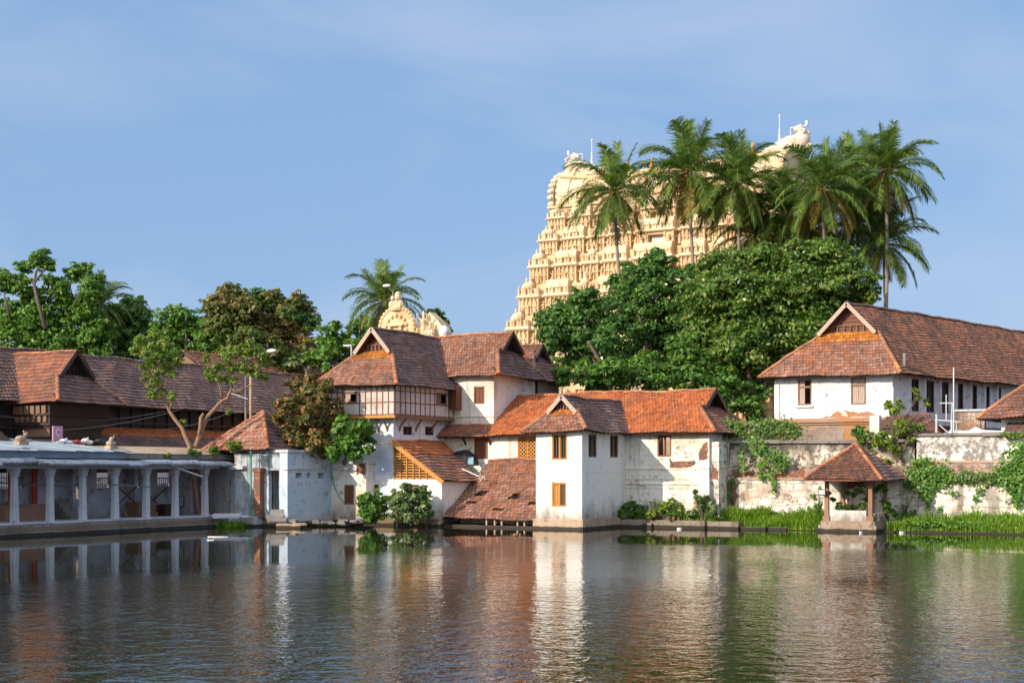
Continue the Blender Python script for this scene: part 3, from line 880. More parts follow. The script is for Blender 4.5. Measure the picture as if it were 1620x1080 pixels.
# ------------------------------------------------------------------ white corner tower standing in the water
def build_tower():
    t = thing('tower_house', 'narrow two storey white house with tiled gablet roof standing out in the water', 'house', (-1.5, 2.5, 0))
    A = Frame((-2.96, 0), (0, 0)); B = Frame((0, 0), (0, 5.7)); Cc = Frame((-2.96, 5.7), (-2.96, 0))
    hu = hole(A, 873, 686, 897, 727); hl = hole(A, 873, 763, 896, 801)
    mb = MB()
    wall(mb, A, 0.58, 5.56, [hu, hl])
    b1 = hole(B, 931, 686.5, 944, 723); b2 = hole(B, 965, 688, 978, 723.4)
    wall(mb, B, 0.58, 5.56, [b1, b2])
    wall(mb, Cc, 0.58, 5.56)
    mb.box(-2.6, -0.36, 0.36, 5.3, 0.5, 0.7)
    mb.build('wall', M['white'], t)
    mb = MB()
    mb.box(-3.10, 0.12, -0.12, 5.2, -1.5, 0.56)
    mb.box(-3.04, 0.06, -0.06, 5.2, 0.56, 0.60)
    mb.build('plinth', M['stone_warm'], t)
    mb = MB()
    za, zz = px_on(A, 885, 745)[1], px_on(B, 950, 745.4)[1]
    fbox(mb, A, 0.38, A.len - 0.30, 0, 0.022, za - 0.03, za + 0.02)
    fbox(mb, A, 0.36, 0.41, 0, 0.022, za, 5.5)
    fbox(mb, B, 0.55, 2.6, 0, 0.022, zz - 0.03, zz + 0.02); fbox(mb, B, 3.0, 5.5, 0, 0.022, zz - 0.03, zz + 0.02)
    fbox(mb, B, 2.62, 2.68, 0, 0.022, zz, 5.5)
    arch_head(mb, A, hl[0] - .03, hl[1] + .03, hl[3], 0.10, 0.06)
    mb.build('moulding', M['white'], t)
    window(t, A, hu, 'bars'); window(t, A, hl, 'half')
    window(t, B, b1, 'bars', frame='wood_brown'); window(t, B, b2, 'bars', frame='wood_brown')
    gablet_roof(t, GRID, -3.62, 0.5, -0.5, -1.56, 0.75, 8.3, 5.56, 6.75, 7.55, over=0.28,
                mats={'front': M['tile_mixed'], 'left': M['tile_mixed'], 'right': M['tile_dark'], 'cap': 'cap_orange', 'ridge': 'cap_brown'}, band=0.80)
    return t
build_tower()

# ------------------------------------------------------------------ long low building behind it
def build_main():
    t = thing('waterside_building', 'long low white building under a bright orange tiled roof, plaster broken at its right', 'building', (-3, 9, 0))
    xe = on_b(1122, 700, 5.7).x
    A = Frame((-13.0, 5.7), (xe, 5.7)); B = Frame((xe, 5.7), (xe, 13.0))
    door = hole(A, 750, 690, 772, 726); lat = hole(A, 819, 685, 848.5, 727.5); win = hole(A, 1040, 688, 1062, 722)
    mb = MB()
    wall(mb, A, 0.3, 5.75, [door, lat, win]); wall(mb, B, 0.3, 5.75)
    mb.build('wall', M['stained'], t)
    window(t, A, door, 'shut', frame='wood_red', leaf='wood_red', name='door')
    lattice(t, A, lat)
    window(t, A, win, 'open', frame='wood_red')
    mb = MB()
    s0 = A.s_of((0.02, 5.7))
    for y, h, d in ((741, 0.07, 0.10), (757, 0.06, 0.06), (765, 0.05, 0.09), (771, 0.05, 0.03)):
        z = px_on(A, 1050, y)[1]
        fbox(mb, A, s0, A.len + 0.02 * d, 0, d, z - h / 2, z + h / 2)
    z0, z1 = px_on(A, 1050, 757)[1], px_on(A, 1050, 741)[1]
    fbox(mb, A, s0, A.len, 0, 0.035, z0 + .03, z1 - .035)
    fbox(mb, A, A.len - 0.55, A.len + 0.05, 0, 0.13, 0.3, z0 - 0.03)
    mb.build('moulding', M['stained'], t)
    f = lambda x, y: px_on(A, x, y)
    brick_scar(t, A, rough_outline([f(1059, 724), f(1063, 730), f(1100, 728), f(1101, 733), f(1090, 740), f(1075, 742.0), f(1060, 741)], 0.025, 4), 0.02)
    brick_scar(t, A, rough_outline([f(1106, 728), f(1106, 715), f(1112, 703), f(1119, 698), f(1119, 726)], 0.025, 4), 0.02)
    P2 = Plan((0, 0), (0, 1), (-1, 0))
    gablet_roof(t, P2, 5.1, 13.3, -xe - 0.6, 9.2, -3.95, 9.46, 5.56, 7.15, 8.18, over=0.42, board='wood_dark',
                mats={'front': M['tile_brown'], 'left': M['tile_orange'], 'right': M['tile_brown'], 'cap': 'cap_orange', 'ridge': 'cap_orange'}, right=True)
    # narrow pent roof below the upper house
    pent = [GRID.p(-13.15, 5.05, 5.53), GRID.p(-9.46, 5.05, 5.53), GRID.p(-9.46, 6.24, 6.30), GRID.p(-13.15, 6.24, 6.30)]
    roof_part(t, 'pent_roof', [pent], M['tile_redbrown'])
    decks(t, [pent])
    rafters(t, [GRID.p(-13.1, 5.1, 5.55), GRID.p(-3.0, 5.1, 5.55), GRID.p(-3.0, 6.2, 6.3), GRID.p(-13.1, 6.2, 6.3)], 0.45, 0.6)
    mb = MB()
    for x in (737, 776):
        s, z = px_on(A, x, 690)
        bracket(mb, A, s, 5.45, 0.5, 0.5)
    mb.build('bracket', M['wood_black'], t)
    mb = MB(); mb.box(0.15, xe + 0.1, 4.75, 5.72, -1.4, 0.46)
    mb.box(0.13, 2.2, 4.55, 4.75, -1.4, 0.30)
    mb.build('plinth', M['edge_stone'], t)
    return t
build_main()

def build_leanto():
    t = thing('lean_to', 'sloping tiled lean-to roof reaching down to the water beside the white tower, several tiles missing', 'lean-to', (-6.2, 3, 0))
    P = [GRID.p(-9.46, 0.25, 0.52), GRID.p(-2.99, 0.25, 0.52), GRID.p(-2.99, 5.68, 3.98), GRID.p(-9.46, 5.68, 3.98)]
    o, e, s, n = slope_axes(P)
    hs = []
    for x, y, w, h in ((746, 797, .42, .17), (757, 783, .34, .16), (763, 779, .36, .16), (812, 789, .30, .15), (817, 784, .30, .15), (790, 803, .36, .15), (786, 806, .24, .14), (846, 796, .25, .18)):
        # meet of the sight line with the slope
        p0, p1 = at(x, y, 80), at(x, y, 90)
        k = (P[0] - p0).dot(n) / (p1 - p0).dot(n)
        q = p0 + (p1 - p0) * k
        hs.append(((q - o).dot(e), (q - o).dot(s), w, h))
    mb = MB()
    tile_slope(mb, P, holes=hs, w=0.24, course=0.3)
    mb.build('tile_covering', M['tile_mixed'], t)
    mb = MB()
    k = 0.15
    for i in range(15):   # battens and rafters, seen through the gaps
        mb.beam(o + e * (0.1 + 0.44 * i) - n * 0.10, o + e * (0.1 + 0.44 * i) + s * 6.3 - n * 0.10, 0.07, 0.10, up=n)
    for i in range(20):
        mb.beam(o + s * (0.1 + 0.32 * i) - n * 0.03, o + e * 6.45 + s * (0.1 + 0.32 * i) - n * 0.03, 0.04, 0.03, up=n)
    mb.build('rafters', M['deck'], t)
    mb = MB()
    for px in (770, 783, 794, 819, 830):
        q = on_b(px, 826, 0.42)
        mb.beam((q.x, 0.42, 0.05), (q.x, 0.42, 0.50), 0.09)
    mb.build('posts', M['wood_pale'], t)
    mb = MB(); mb.box(-9.45, -3.12, 0.30, 0.75, -1.3, 0.13); mb.box(-9.45, -3.12, 2.2, 2.4, 0.13, 1.5)
    mb.build('sill', M['stone_warm'], t)
    a = [GRID.p(-9.46, 5.62, 3.98), GRID.p(-2.99, 5.62, 3.98)]
    mb = MB(); ridge_caps(mb, a[0], a[1], 0.10)
    mb.build('top_caps', M['cap_orange'], t)
build_leanto()

def build_shed():
    t = thing('lattice_shed', 'small white shed with a golden slatted triangular gable and a one-sided tiled roof', 'shed', (-11.2, 2.5, 0))
    A = Frame((-12.98, 0.2), (-9.5, 0.2)); B = Frame((-9.5, 0.2), (-9.5, 5.65))
    win = hole(A, 648, 766, 663, 786)
    mb = MB()
    wall(mb, A, 0.3, 2.82, [win]); wall(mb, B, 0.3, 2.82)
    mb.build('wall', M['white'], t)
    window(t, A, win, 'shut', frame='wood_red', leaf='wood_red')
    mb = MB(); mb.box(-13.0, -9.44, 0.05, 0.24, -1.3, 0.62); mb.box(-13.02, -9.40, -0.12, 0.05, -1.3, 0.28)
    mb.build('plinth', M['stone_warm'], t)
    P = [GRID.p(-9.22, -0.05, 2.72), GRID.p(-9.22, 4.1, 2.72), GRID.p(-13.0, 5.7, 5.2), GRID.p(-13.0, -0.05, 5.2)]
    o, e, s, n = slope_axes(P)
    f = 0.66
    def lerp(u, v): return P[u].lerp(P[v], f)
    roof_part(t, 'tile_covering', [[P[0], P[1], lerp(1, 2), lerp(0, 3)]], M['tile_brown'], 0.33, 0.28)
    roof_part(t, 'newer_tiles', [[lerp(0, 3), lerp(1, 2), P[2], P[3]]], M['tile_orange'], 0.33, 0.28)
    decks(t, [P])
    mb = MB()
    up = n
    mb.beam(P[0] + Vector((0.0, -0.03, -0.10)), P[3] + Vector((0, -0.03, -0.10)), 0.09, 0.26, up=up)
    mb.build('bargeboard', M['wood_gold'], t)
    mb = MB()
    xl, xr, zb, zt = -12.93, -9.62, 2.86, 4.98
    x = xl
    while x < xr:
        z = zt - (x - xl) / (xr - xl) * (zt - zb) + 0.02
        mb.beam((x + 0.035, 0.12, zb), (x + 0.035, 0.12, z), 0.07, 0.06, up=(0, 1, 0))
        x += 0.47
    mb.build('lattice_posts', M['wood_gold'], t)
    mb = MB()
    z = zb + 0.03
    while z < zt - 0.1:
        x1 = xr - (z - zb) / (zt - zb) * (xr - xl)
        mb.beam((xl, 0.17, z), (x1, 0.17, z), 0.035, 0.085)
        z += 0.165
    mb.build('lattice_slats', M['wood_gold'], t)
build_shed()

# ------------------------------------------------------------------ tall house with the boarded balcony
def build_tall():
    t = thing('balcony_house', 'tall house with a boarded overhanging balcony below a steep tiled roof with a gablet', 'house', (-15.2, 3, 0))
    A = Frame((-17.8, 0.2), (-13.0, 0.2)); B = Frame((-13.0, 0.2), (-13.0, 6.2))
    w0 = hole(A, 583, 766, 599, 787); wd = hole(A, 571, 676, 582, 704)
    mb = MB(); wall(mb, A, 0.3, 6.7, [w0, wd])
    mb.build('front_wall', M['dapple'], t)
    b1 = hole(B, 638, 674.5, 652, 687.5); b2 = hole(B, 672.5, 675, 686, 688)
    mb = MB(); wall(mb, B, 0.3, 6.7, [b1, b2]); wall(mb, Frame((-13.4, 6.2), (-17.8, 6.2)), 0.3, 8.6)
    wall(mb, Frame((-17.8, 6.2), (-17.8, 0.2)), 0.3, 8.6)
    mb.build('side_wall', M['hall_white'], t)
    window(t, A, w0, 'shut', frame='wood_red', leaf='wood_red'); window(t, A, wd, 'shut', frame='wood_brown', leaf='wood_brown')
    window(t, B, b1, 'bars', frame='wood_dark'); window(t, B, b2, 'bars', frame='wood_dark')
    mb = MB(); arch_head(mb, B, b1[0] - .05, b1[1] + .05, b1[3]); arch_head(mb, B, b2[0] - .05, b2[1] + .05, b2[3])
    mb.build('moulding', M['hall_white'], t)
    mb = MB(); mb.box(-17.5, -13.3, 0.5, 6.0, 6.7, 8.5); mb.box(-13.3, -12.6, 6.04, 6.14, 6.7, 8.6); mb.build('dark_core', M['wood_dark'], t)  # dark block and board added so the balcony windows look dark inside
    # balcony
    zf, zt = 6.68, 8.62
    FA = Frame((-18.1, -0.42), (-12.48, -0.42)); FB = Frame((-12.48, -0.42), (-12.48, 6.2))
    wa = hole(FA, 544, 620.5, 564.5, 637.5); wb = hole(FB, 690, 622, 707, 639.5)
    mb = MB(); wall(mb, FA, zf, zt, [wa], 0.10); wall(mb, FB, zf, zt, [wb], 0.10)
    bal = mb.build('balcony', M['boards'], t)
    for F, nn, rows in ((FA, 13, 1), (FB, 12, 1)):
        mb = MB()
        for i in range(nn + 1):
            s = 0.03 + (F.len - 0.06) * i / nn
            if (F is FA and wa[0] < s < wa[1]) or (F is FB and wb[0] < s < wb[1]): continue
            fbox(mb, F, s - 0.028, s + 0.028, 0, 0.035, zf + 0.02, zt)
        for z in (zf + 0.06, zf + 0.80, zf + 1.48):
            fbox(mb, F, 0, F.len, 0, 0.026, z - 0.03, z + 0.03)
        mb.build('battens', M['wood_red'], bal)
        lo = MB(); fbox(lo, F, -0.05, F.len + 0.05, -0.12, 0.08, zf - 0.16, zf)
        lo.build('floor_beam', M['wood_gold' if F is FA else 'wood_brown'], bal)
    window(t, FA, wa, 'ajar', frame='wood_brown', leaf='wood_pale', depth=0.08)
    window(t, FB, wb, 'ajar', frame='wood_brown', leaf='wood_brown', depth=0.08)
    mb = MB(); mb.box(-18.0, -12.55, -0.35, 6.2, zf - 0.12, zf - 0.04)
    mb.build('balcony_floor', M['wood_dark'], t)
    mb = MB()
    for s in (0.9, 1.9, 2.9, 3.7, 4.35): bracket(mb, A, s, zf - 0.18, 0.55, 0.75)
    for s in (0.6, 2.4, 4.2, 5.7): bracket(mb, B, s, zf - 0.18, 0.48, 0.75)
    mb.build('bracket', M['wood_brown'], t)
    gablet_roof(t, GRID, -18.35, -11.95, -1.0, -15.15, 1.35, 8.5, 8.55, 10.75, 12.12, over=0.45, 
                mats={'front': M['tile_mixed'], 'left': M['tile_dark'], 'right': M['tile_dark'], 'cap': 'cap_orange', 'ridge': 'cap_brown'}, band=0.80)
build_tall()

def build_upper():
    t = thing('upper_house', 'white upper house with one red shuttered window, joined to the balcony house', 'house', (-11.5, 8.8, 0))
    A = Frame((-13.0, 6.2), (-9.46, 6.2)); B = Frame((-9.46, 6.2), (-9.46, 11.6))
    w = hole(A, 749.5, 611, 766.5, 639)
    mb = MB(); wall(mb, A, 5.2, 9.5, [w]); wall(mb, B, 4.0, 9.5)
    mb.build('wall', M['white_high'], t)
    window(t, A, w, 'shut', frame='wood_red', leaf='wood_red')
    mb = MB(); arch_head(mb, A, w[0] - .04, w[1] + .04, w[3], 0.09, 0.05)
    z = px_on(A, 760, 657.5)[1]
    fbox(mb, A, 0.3, A.len + 0.05, 0, 0.07, z - 0.05, z + 0.04); fbox(mb, B, 0, B.len, 0, 0.05, z - 0.05, z + 0.04)
    fbox(mb, B, 2.2, 2.26, 0, 0.02, z + 0.04, 9.4)
    mb.build('moulding', M['white_high'], t)
    mb = MB()    # dark closed bay beside the balcony
    mb.box(-12.44, -11.85, 5.55, 6.2, 7.25, 8.75)
    bay = mb.build('closed_bay', M['wood_red'], t)
    F = Frame((-12.44, 5.55), (-11.85, 5.55))
    mb = MB()
    for s in (0.03, 0.20, 0.38, 0.56): fbox(mb, F, s - 0.03, s + 0.03, 0, 0.03, 7.25, 8.75)
    mb.build('bay_posts', M['wood_dark'], bay)
    P2 = Plan((0, 0), (0, 1), (-1, 0))
    gablet_roof(t, P2, 5.6, 11.7, 8.75, 8.6, 9.85, 15.2, 9.4, 11.05, 12.2, over=0.42, board='wood_dark',
                mats={'front': M['tile_dark'], 'left': M['tile_mixed'], 'right': M['tile_dark'], 'cap': 'cap_orange', 'ridge': 'cap_orange'})
    t = thing('rear_house', 'dark tiled house just behind the upper white house, half hidden by tree leaves', 'house', (-12, 13, 0))
    B = Frame((-9.5, 11.95), (-9.5, 15))
    mb = MB(); wall(mb, B, 2, 9.5); wall(mb, Frame((-9.5, 15), (-15, 15)), 2, 9.5)
    mb.build('wall', M['grey_plaster'], t)
    gablet_roof(t, P2, 10.6, 15.4, 8.9, 12.95, 9.9, 15.5, 9.35, 10.9, 11.75, over=0.3, board='wood_dark',
                mats={'front': M['tile_dark'], 'left': M['tile_brown'], 'right': M['tile_dark'], 'cap': 'cap_brown', 'ridge': 'cap_brown'})
build_upper()

# ------------------------------------------------------------------ low limewashed block at the corner of the tank
def build_block():
    t = thing('limewashed_block', 'low pale blue limewashed block with three small square openings below the rust-leaved tree', 'outbuilding', (-17, -2, 0))
    B = Frame((-17.0, -5.0), (-17.0, -0.7)); A1 = Frame((-17.6, -5.0), (-17.0, -5.0)); A2 = Frame((-17.0, -0.7), (-14.4, -0.7)); B2 = Frame((-14.4, -0.7), (-14.4, 0.19))
    hs = [hole(B, 467.6, 747.5, 478, 756), hole(B, 485.5, 747.5, 491, 756), hole(B, 503.5, 747.5, 513, 756)]
    mb = MB(); wall(mb, B, 0.3, 4.5, hs, 0.5); wall(mb, A1, 0.3, 4.5)
    mb.build('wall', M['bluewash'], t)
    door = hole(A2, 544.5, 766.5, 560, 798)
    mb = MB(); wall(mb, A2, 0.3, 3.75, [door]); wall(mb, B2, 0.3, 3.75)
    mb.build('door_wall', M['stained'], t)
    window(t, A2, door, 'shut', frame='wood_brown', leaf='wood_red', name='door')
    mb = MB()
    mb.box(-20.0, -16.9, -5.08, -0.55, 4.42, 4.58); mb.box(-16.9, -14.3, -0.85, 0.2, 3.75, 3.92)
    mb.build('roof_slab', M['stone'], t)
    mb = MB()
    z = px_on(B, 490, 741)[1]
    fbox(mb, B, -0.05, B.len, 0, 0.07, z - 0.07, z + 0.05); fbox(mb, A1, 0.3, 0.66, 0, 0.07, z - 0.07, z + 0.05)
    z = px_on(A2, 550, 741)[1]
    fbox(mb, A2, 0.1, 2.0, 0, 0.16, z - 0.10, z + 0.06)
    fbox(mb, B, -0.02, B.len + .02, 0, 0.05, 0.3, 0.75)
    mb.build('ledge', M['stone'], t)
    brick_scar(t, A2, rough_outline([(1.85, z - 0.35), (2.55, z - 0.4), (2.58, z + 0.35), (1.95, z + 0.3)], 0.07), 0.02)
    # tiled corner hut
    t = thing('corner_hut', 'square corner hut with a pink-red pyramid tile roof and black-streaked peeling plaster', 'hut', (-20.7, -2.8, 0))
    A = Frame((-21.1, -5.0), (-17.6, -5.0))
    s0 = px_on(A, 425, 780)[0]; 
    mb = MB(); wall(mb, A, 0.4, 4.45, [(s0, 3.46, 0.42, 3.35)], 0.3)
    wall(mb, Frame((-18.6, -4.4), (-18.6, -0.8)), 0.4, 4.4); wall(mb, Frame((-21.1, -0.6), (-21.1, -5.0)), 0.4, 4.4)
    wall(mb, Frame((-18.6, -3.6), (-21.0, -3.6)), 0.4, 4.4)
    mb.build('wall', M['peeling'], t)
    zc, ze = 6.97, 4.58
    c = GRID.p(-20.7, -2.8, zc)
    k = [GRID.p(-23.3, -5.45, ze), GRID.p(-18.1, -5.45, ze), GRID.p(-18.1, -0.15, ze), GRID.p(-23.3, -0.15, ze)]
    sl = [[k[i], k[(i + 1) % 4], c] for i in range(4)]
    pink = tiles('pinkish_clay_tiles', [(0.40, 0.19, 0.135), (0.45, 0.23, 0.17), (0.34, 0.155, 0.115), (0.47, 0.27, 0.21), (0.42, 0.17, 0.10)], dirt=(0.2, 0.10, 0.07), dirt_at=0.62)
    roof_part(t, 'front_slope', [sl[0]], pink, 0.34, 0.30); roof_part(t, 'side_slope', [sl[1]], M['tile_dark'], 0.34, 0.30)
    roof_part(t, 'rear_slope', [sl[2], sl[3]], M['tile_brown'], 0.34, 0.30)
    decks(t, sl)
    mb = MB()
    for q in k: ridge_caps(mb, q, c, 0.12)
    mb.build('hip_caps', M['cap_orange'], t)
    mb = MB(); x0 = px_on(A, 409, 780)[0]
    fbox(mb, A, x0, x0 + 0.46, 0.02, 0.42, 0.55, 3.25); fbox(mb, A, x0 - 0.08, x0 + 0.54, 0.0, 0.48, 3.25, 3.5)
    mb.build('brick_pier', M['brick'], t)
    mb = MB(); fbox(mb, A, -0.6, 2.2, 0.0, 0.75, -1.3, 0.60); fbox(mb, A, -0.3, 0.9, 0.02, 0.30, 3.42, 3.62)
    mb.build('footing', M['stone'], t)
    mb = MB()
    q = px_on(A, 406, 712)
    mb.tube([A.at(q[0], 0.52, 4.5), A.at(q[0], 0.52, 2.4), A.at(q[0] - 0.03, 0.52, 0.62)], 0.05)
    q2 = px_on(A, 426, 712)
    mb.tube([A.at(q2[0], 0.12, 4.5), A.at(q2[0], 0.12, 3.1)], 0.04)
    mb.build('drainpipe', M['green_pipe'], t)
build_block()
# ------------------------------------------------------------------ colonnade along the left bank
PB = [on_a(px, 780, -22.0).y for px in (23, 79, 131, 182, 231, 277, 324, 369)]
def build_colonnade():
    t = thing('colonnade', 'long grey stone colonnade with a flat roof along the left water edge', 'colonnade', (-23.5, -14, 0))
    y0, y1 = -31.0, -5.6
    mb = MB()
    mb.box(-26.5, -21.35, y0, y1 + 0.2, -1.4, 0.66)
    mb.build('platform', M['stone'], t)
    mb = MB()
    y = y0
    while y < y1:
        l = random.uniform(1.2, 2.4); e = min(y + l, y1)
        mb.box(-21.35, -20.98 + random.uniform(-.04, .04), y + 0.02, e, 0.32, 0.60 + random.uniform(-.03, .03))
        mb.box(-20.98, -20.55 + random.uniform(-.05, .05), y + 0.02, e + .3, -1.4, 0.20 + random.uniform(-.03, .04))
        y = e
    mb.build('edge_stones', M['stone_dark'], t)
    pos_ = [PB[0] - 2.25 * k for k in (3, 2, 1)] + PB
    for i, y in enumerate(pos_):
        w = 0.145 if i < len(pos_) - 1 else 0.11
        j = random.uniform(-.02, .02)
        mb = MB()
        mb.hexa([Vector((-22 + a * (w + .02), y + b * (w + .02), 0.66)) for a, b in ((-1, -1), (1, -1), (1, 1), (-1, 1))] +
                [Vector((-22 + a * (w - .015) + j, y + b * (w - .015) + j, 3.02)) for a, b in ((-1, -1), (1, -1), (1, 1), (-1, 1))])
        p = mb.build('pillar', M['stone'], t)
        c = MB()
        for z0, z1, e0, e1 in ((3.02, 3.16, w, w + .05), (3.16, 3.32, w + .02, w + .08), (3.32, 3.44, w + .08, w + .08)):
            c.hexa([Vector((-22 + a * min(e0, .25), y + b * e0, z0)) for a, b in ((-1, -1), (1, -1), (1, 1), (-1, 1))] +
                   [Vector((-22 + a * min(e1, .27), y + b * e1, z1)) for a, b in ((-1, -1), (1, -1), (1, 1), (-1, 1))])
        c.build('capital', M['stone'], p)
    mb = MB(); mb.box(-22.26, -21.74, y0, y1, 3.44, 3.76)
    mb.build('beam', M['stone'], t)
    mb = MB()
    y = y0
    while y < y1 + 0.4:
        l = random.uniform(1.5, 2.4); e = min(y + l, y1 + 0.5)
        n = max(3, int(l / .3)); d = random.uniform(-.05, .05); tip = random.uniform(-.05, .05)
        for i in range(n):
            ya, yb = y + (e - .06 - y) * i / n, y + (e - .06 - y) * (i + 1) / n
            f = lambda v: d + tip * (v - y) / l + random.uniform(-.012, .012)
            da, db = f(ya), f(yb)
            P_ = lambda yy, dd: [Vector((-21.08 - dd, yy, 3.60 + dd)), Vector((-21.02 - dd, yy, 3.70 + dd)), Vector((-21.12 - dd, yy, 3.82 + dd)), Vector((-21.4, yy, 3.90 + dd)), Vector((-22.4, yy, 4.0)), Vector((-22.4, yy, 3.77))]
            A_, B_ = P_(ya, da), P_(yb, db)
            mb.add(A_ + B_, [(j, (j + 1) % 6, 6 + (j + 1) % 6, 6 + j) for j in range(6)] + ([tuple(range(6))[::-1]] if i == 0 else []) + ([tuple(range(6, 12))] if i == n - 1 else []))
        y = e
    mb.build('eave_slabs', M['eave'], t)
    mb = MB(); mb.box(-26.3, -22.0, y0, y1, 3.765, 4.0)
    mb.build('ceiling_slab', M['stone_dark'], t)
    ys = on_a(193, 715, -21.9).y
    mb = MB(); mb.box(-22.1, -21.75, ys + .02, y1 + 1.2, 4.0, 4.30)
    mb.build('parapet', M['stone_dark'], t)
    mb = MB()
    n = 16
    for i in range(n):
        a, b = ys + (y1 + 1.6 - ys) * i / n, ys + (y1 + 1.6 - ys) * (i + 1) / n
        mb.poly([(-21.7, a, 4.30), (-21.7, b, 4.30), (-23.8, b, 4.62 + .04 * math.sin(i * 2.1)), (-23.8, a, 4.62 + .04 * math.sin(i * 2.1 - 2.1))])
        mb.poly([(-23.8, a, 4.62 + .04 * math.sin(i * 2.1 - 2.1)), (-23.8, b, 4.62 + .04 * math.sin(i * 2.1)), (-26.4, b, 4.80), (-26.4, a, 4.80)])
    mb.poly([(-26.4, ys, 4.8), (-26.4, y1 + 1.6, 4.8), (-26.4, y1 + 1.6, 4.0), (-26.4, ys, 4.0)])
    mb.build('roof_surface', M['stone_warm'], t)
    mb = MB(); mb.box(-22.05, -21.72, y0, ys - .02, 4.0, 4.36)
    mb.build('tarpaulin_fascia', M['tarp'], t)
    mb = MB()
    y = y0
    while y < ys:
        e = min(y + random.uniform(0.9, 1.4), ys + .1)
        dz = random.uniform(0, .05)
        mb.hexa([Vector((-21.6, y, 4.34 + dz)), Vector((-21.6, e + .1, 4.34)), Vector((-26.4, e + .1, 4.92)), Vector((-26.4, y, 4.92 + dz)),
                 Vector((-21.6, y, 4.37 + dz)), Vector((-21.6, e + .1, 4.37)), Vector((-26.4, e + .1, 4.95)), Vector((-26.4, y, 4.95 + dz))])
        y = e
    mb.build('roof_sheets', M['sheet'], t)
    # rear wall with openings onto the lane
    F = Frame((-24.9, y0), (-24.9, y1))
    hs = []
    for x0, yy0, x1, yy1 in ((-2, 738, 18, 773), (32, 742, 38, 772), (105, 742, 124, 790), (153, 742, 176, 771), (206, 744, 223, 771), (249, 745, 272, 768), (302, 745, 318, 776)):
        h = hole(F, x0, yy0, x1, yy1)
        hs.append((h[0], h[1], h[2], min(h[3], 3.5)))
    hs.append((1.0, 2.6, 1.6, 3.4))
    mb = MB(); wall(mb, F, 0.4, 3.76, hs, 0.3)
    mb.build('rear_wall', M['inner_wall'], t)
    for h in hs[:-1]:
        mb = MB()
        n = max(3, int((h[1] - h[0]) / 0.16))
        for i in range(n + 1):
            u = h[0] + (h[1] - h[0]) * i / n
            fbox(mb, F, u - .012, u + .012, -0.2, -0.17, h[2], h[2] + (h[3] - h[2]) * (1.0 if h[1] - h[0] < 1 else 0.5))
        fbox(mb, F, h[0], h[1], -0.2, -0.16, h[2] + 0.04, h[2] + 0.09); fbox(mb, F, h[0], h[1], -0.2, -0.16, h[2] + (h[3] - h[2]) * .5, h[2] + (h[3] - h[2]) * .5 + .05)
        mb.build('window_grille', M['iron'], t)
    # dividing walls, red panels, low brown bench wall, steps
    mb = MB()
    for i in (3, 5): mb.box(-24.88, -24.3, PB[i] - 0.9, PB[i] - 0.7, 0.66, 3.76)
    mb.box(-24.88, -23.4, PB[6] + 0.3, PB[6] + 0.5, 0.66, 3.76); mb.box(-24.88, -22.2, PB[7] - .1, PB[7] + .1, 0.66, 3.76)
    mb.build('dividing_wall', M['inner_wall'], t)
    mb = MB()
    for a, b, w in ((-24.0, PB[1] - 0.85, .16), (-24.6, PB[2] - 1.0, .16), (-24.75, PB[0] - .1, .35)): mb.box(a - .05, a + .05, b - w, b + w, 0.66, 3.44)
    mb.box(-24.3, -24.2, PB[0] + 1.3, PB[0] + 2.1, 0.66, 1.7)
    mb.build('red_panel', M['red_paint'], t)
    mb = MB(); mb.box(-24.2, -23.7, PB[1] - 1.5, PB[2] - 0.6, 0.66, 1.55)
    mb.build('low_wall', M['granite'], t)
    mb = MB()
    for i in range(5): mb.box(-24.85 + i * .3, -24.55 + i * .3, PB[2] + .4, PB[3] - 1.0, 0.66, 1.76 - .22 * i)
    mb.build('steps', M['stone_dark'], t)
build_colonnade()

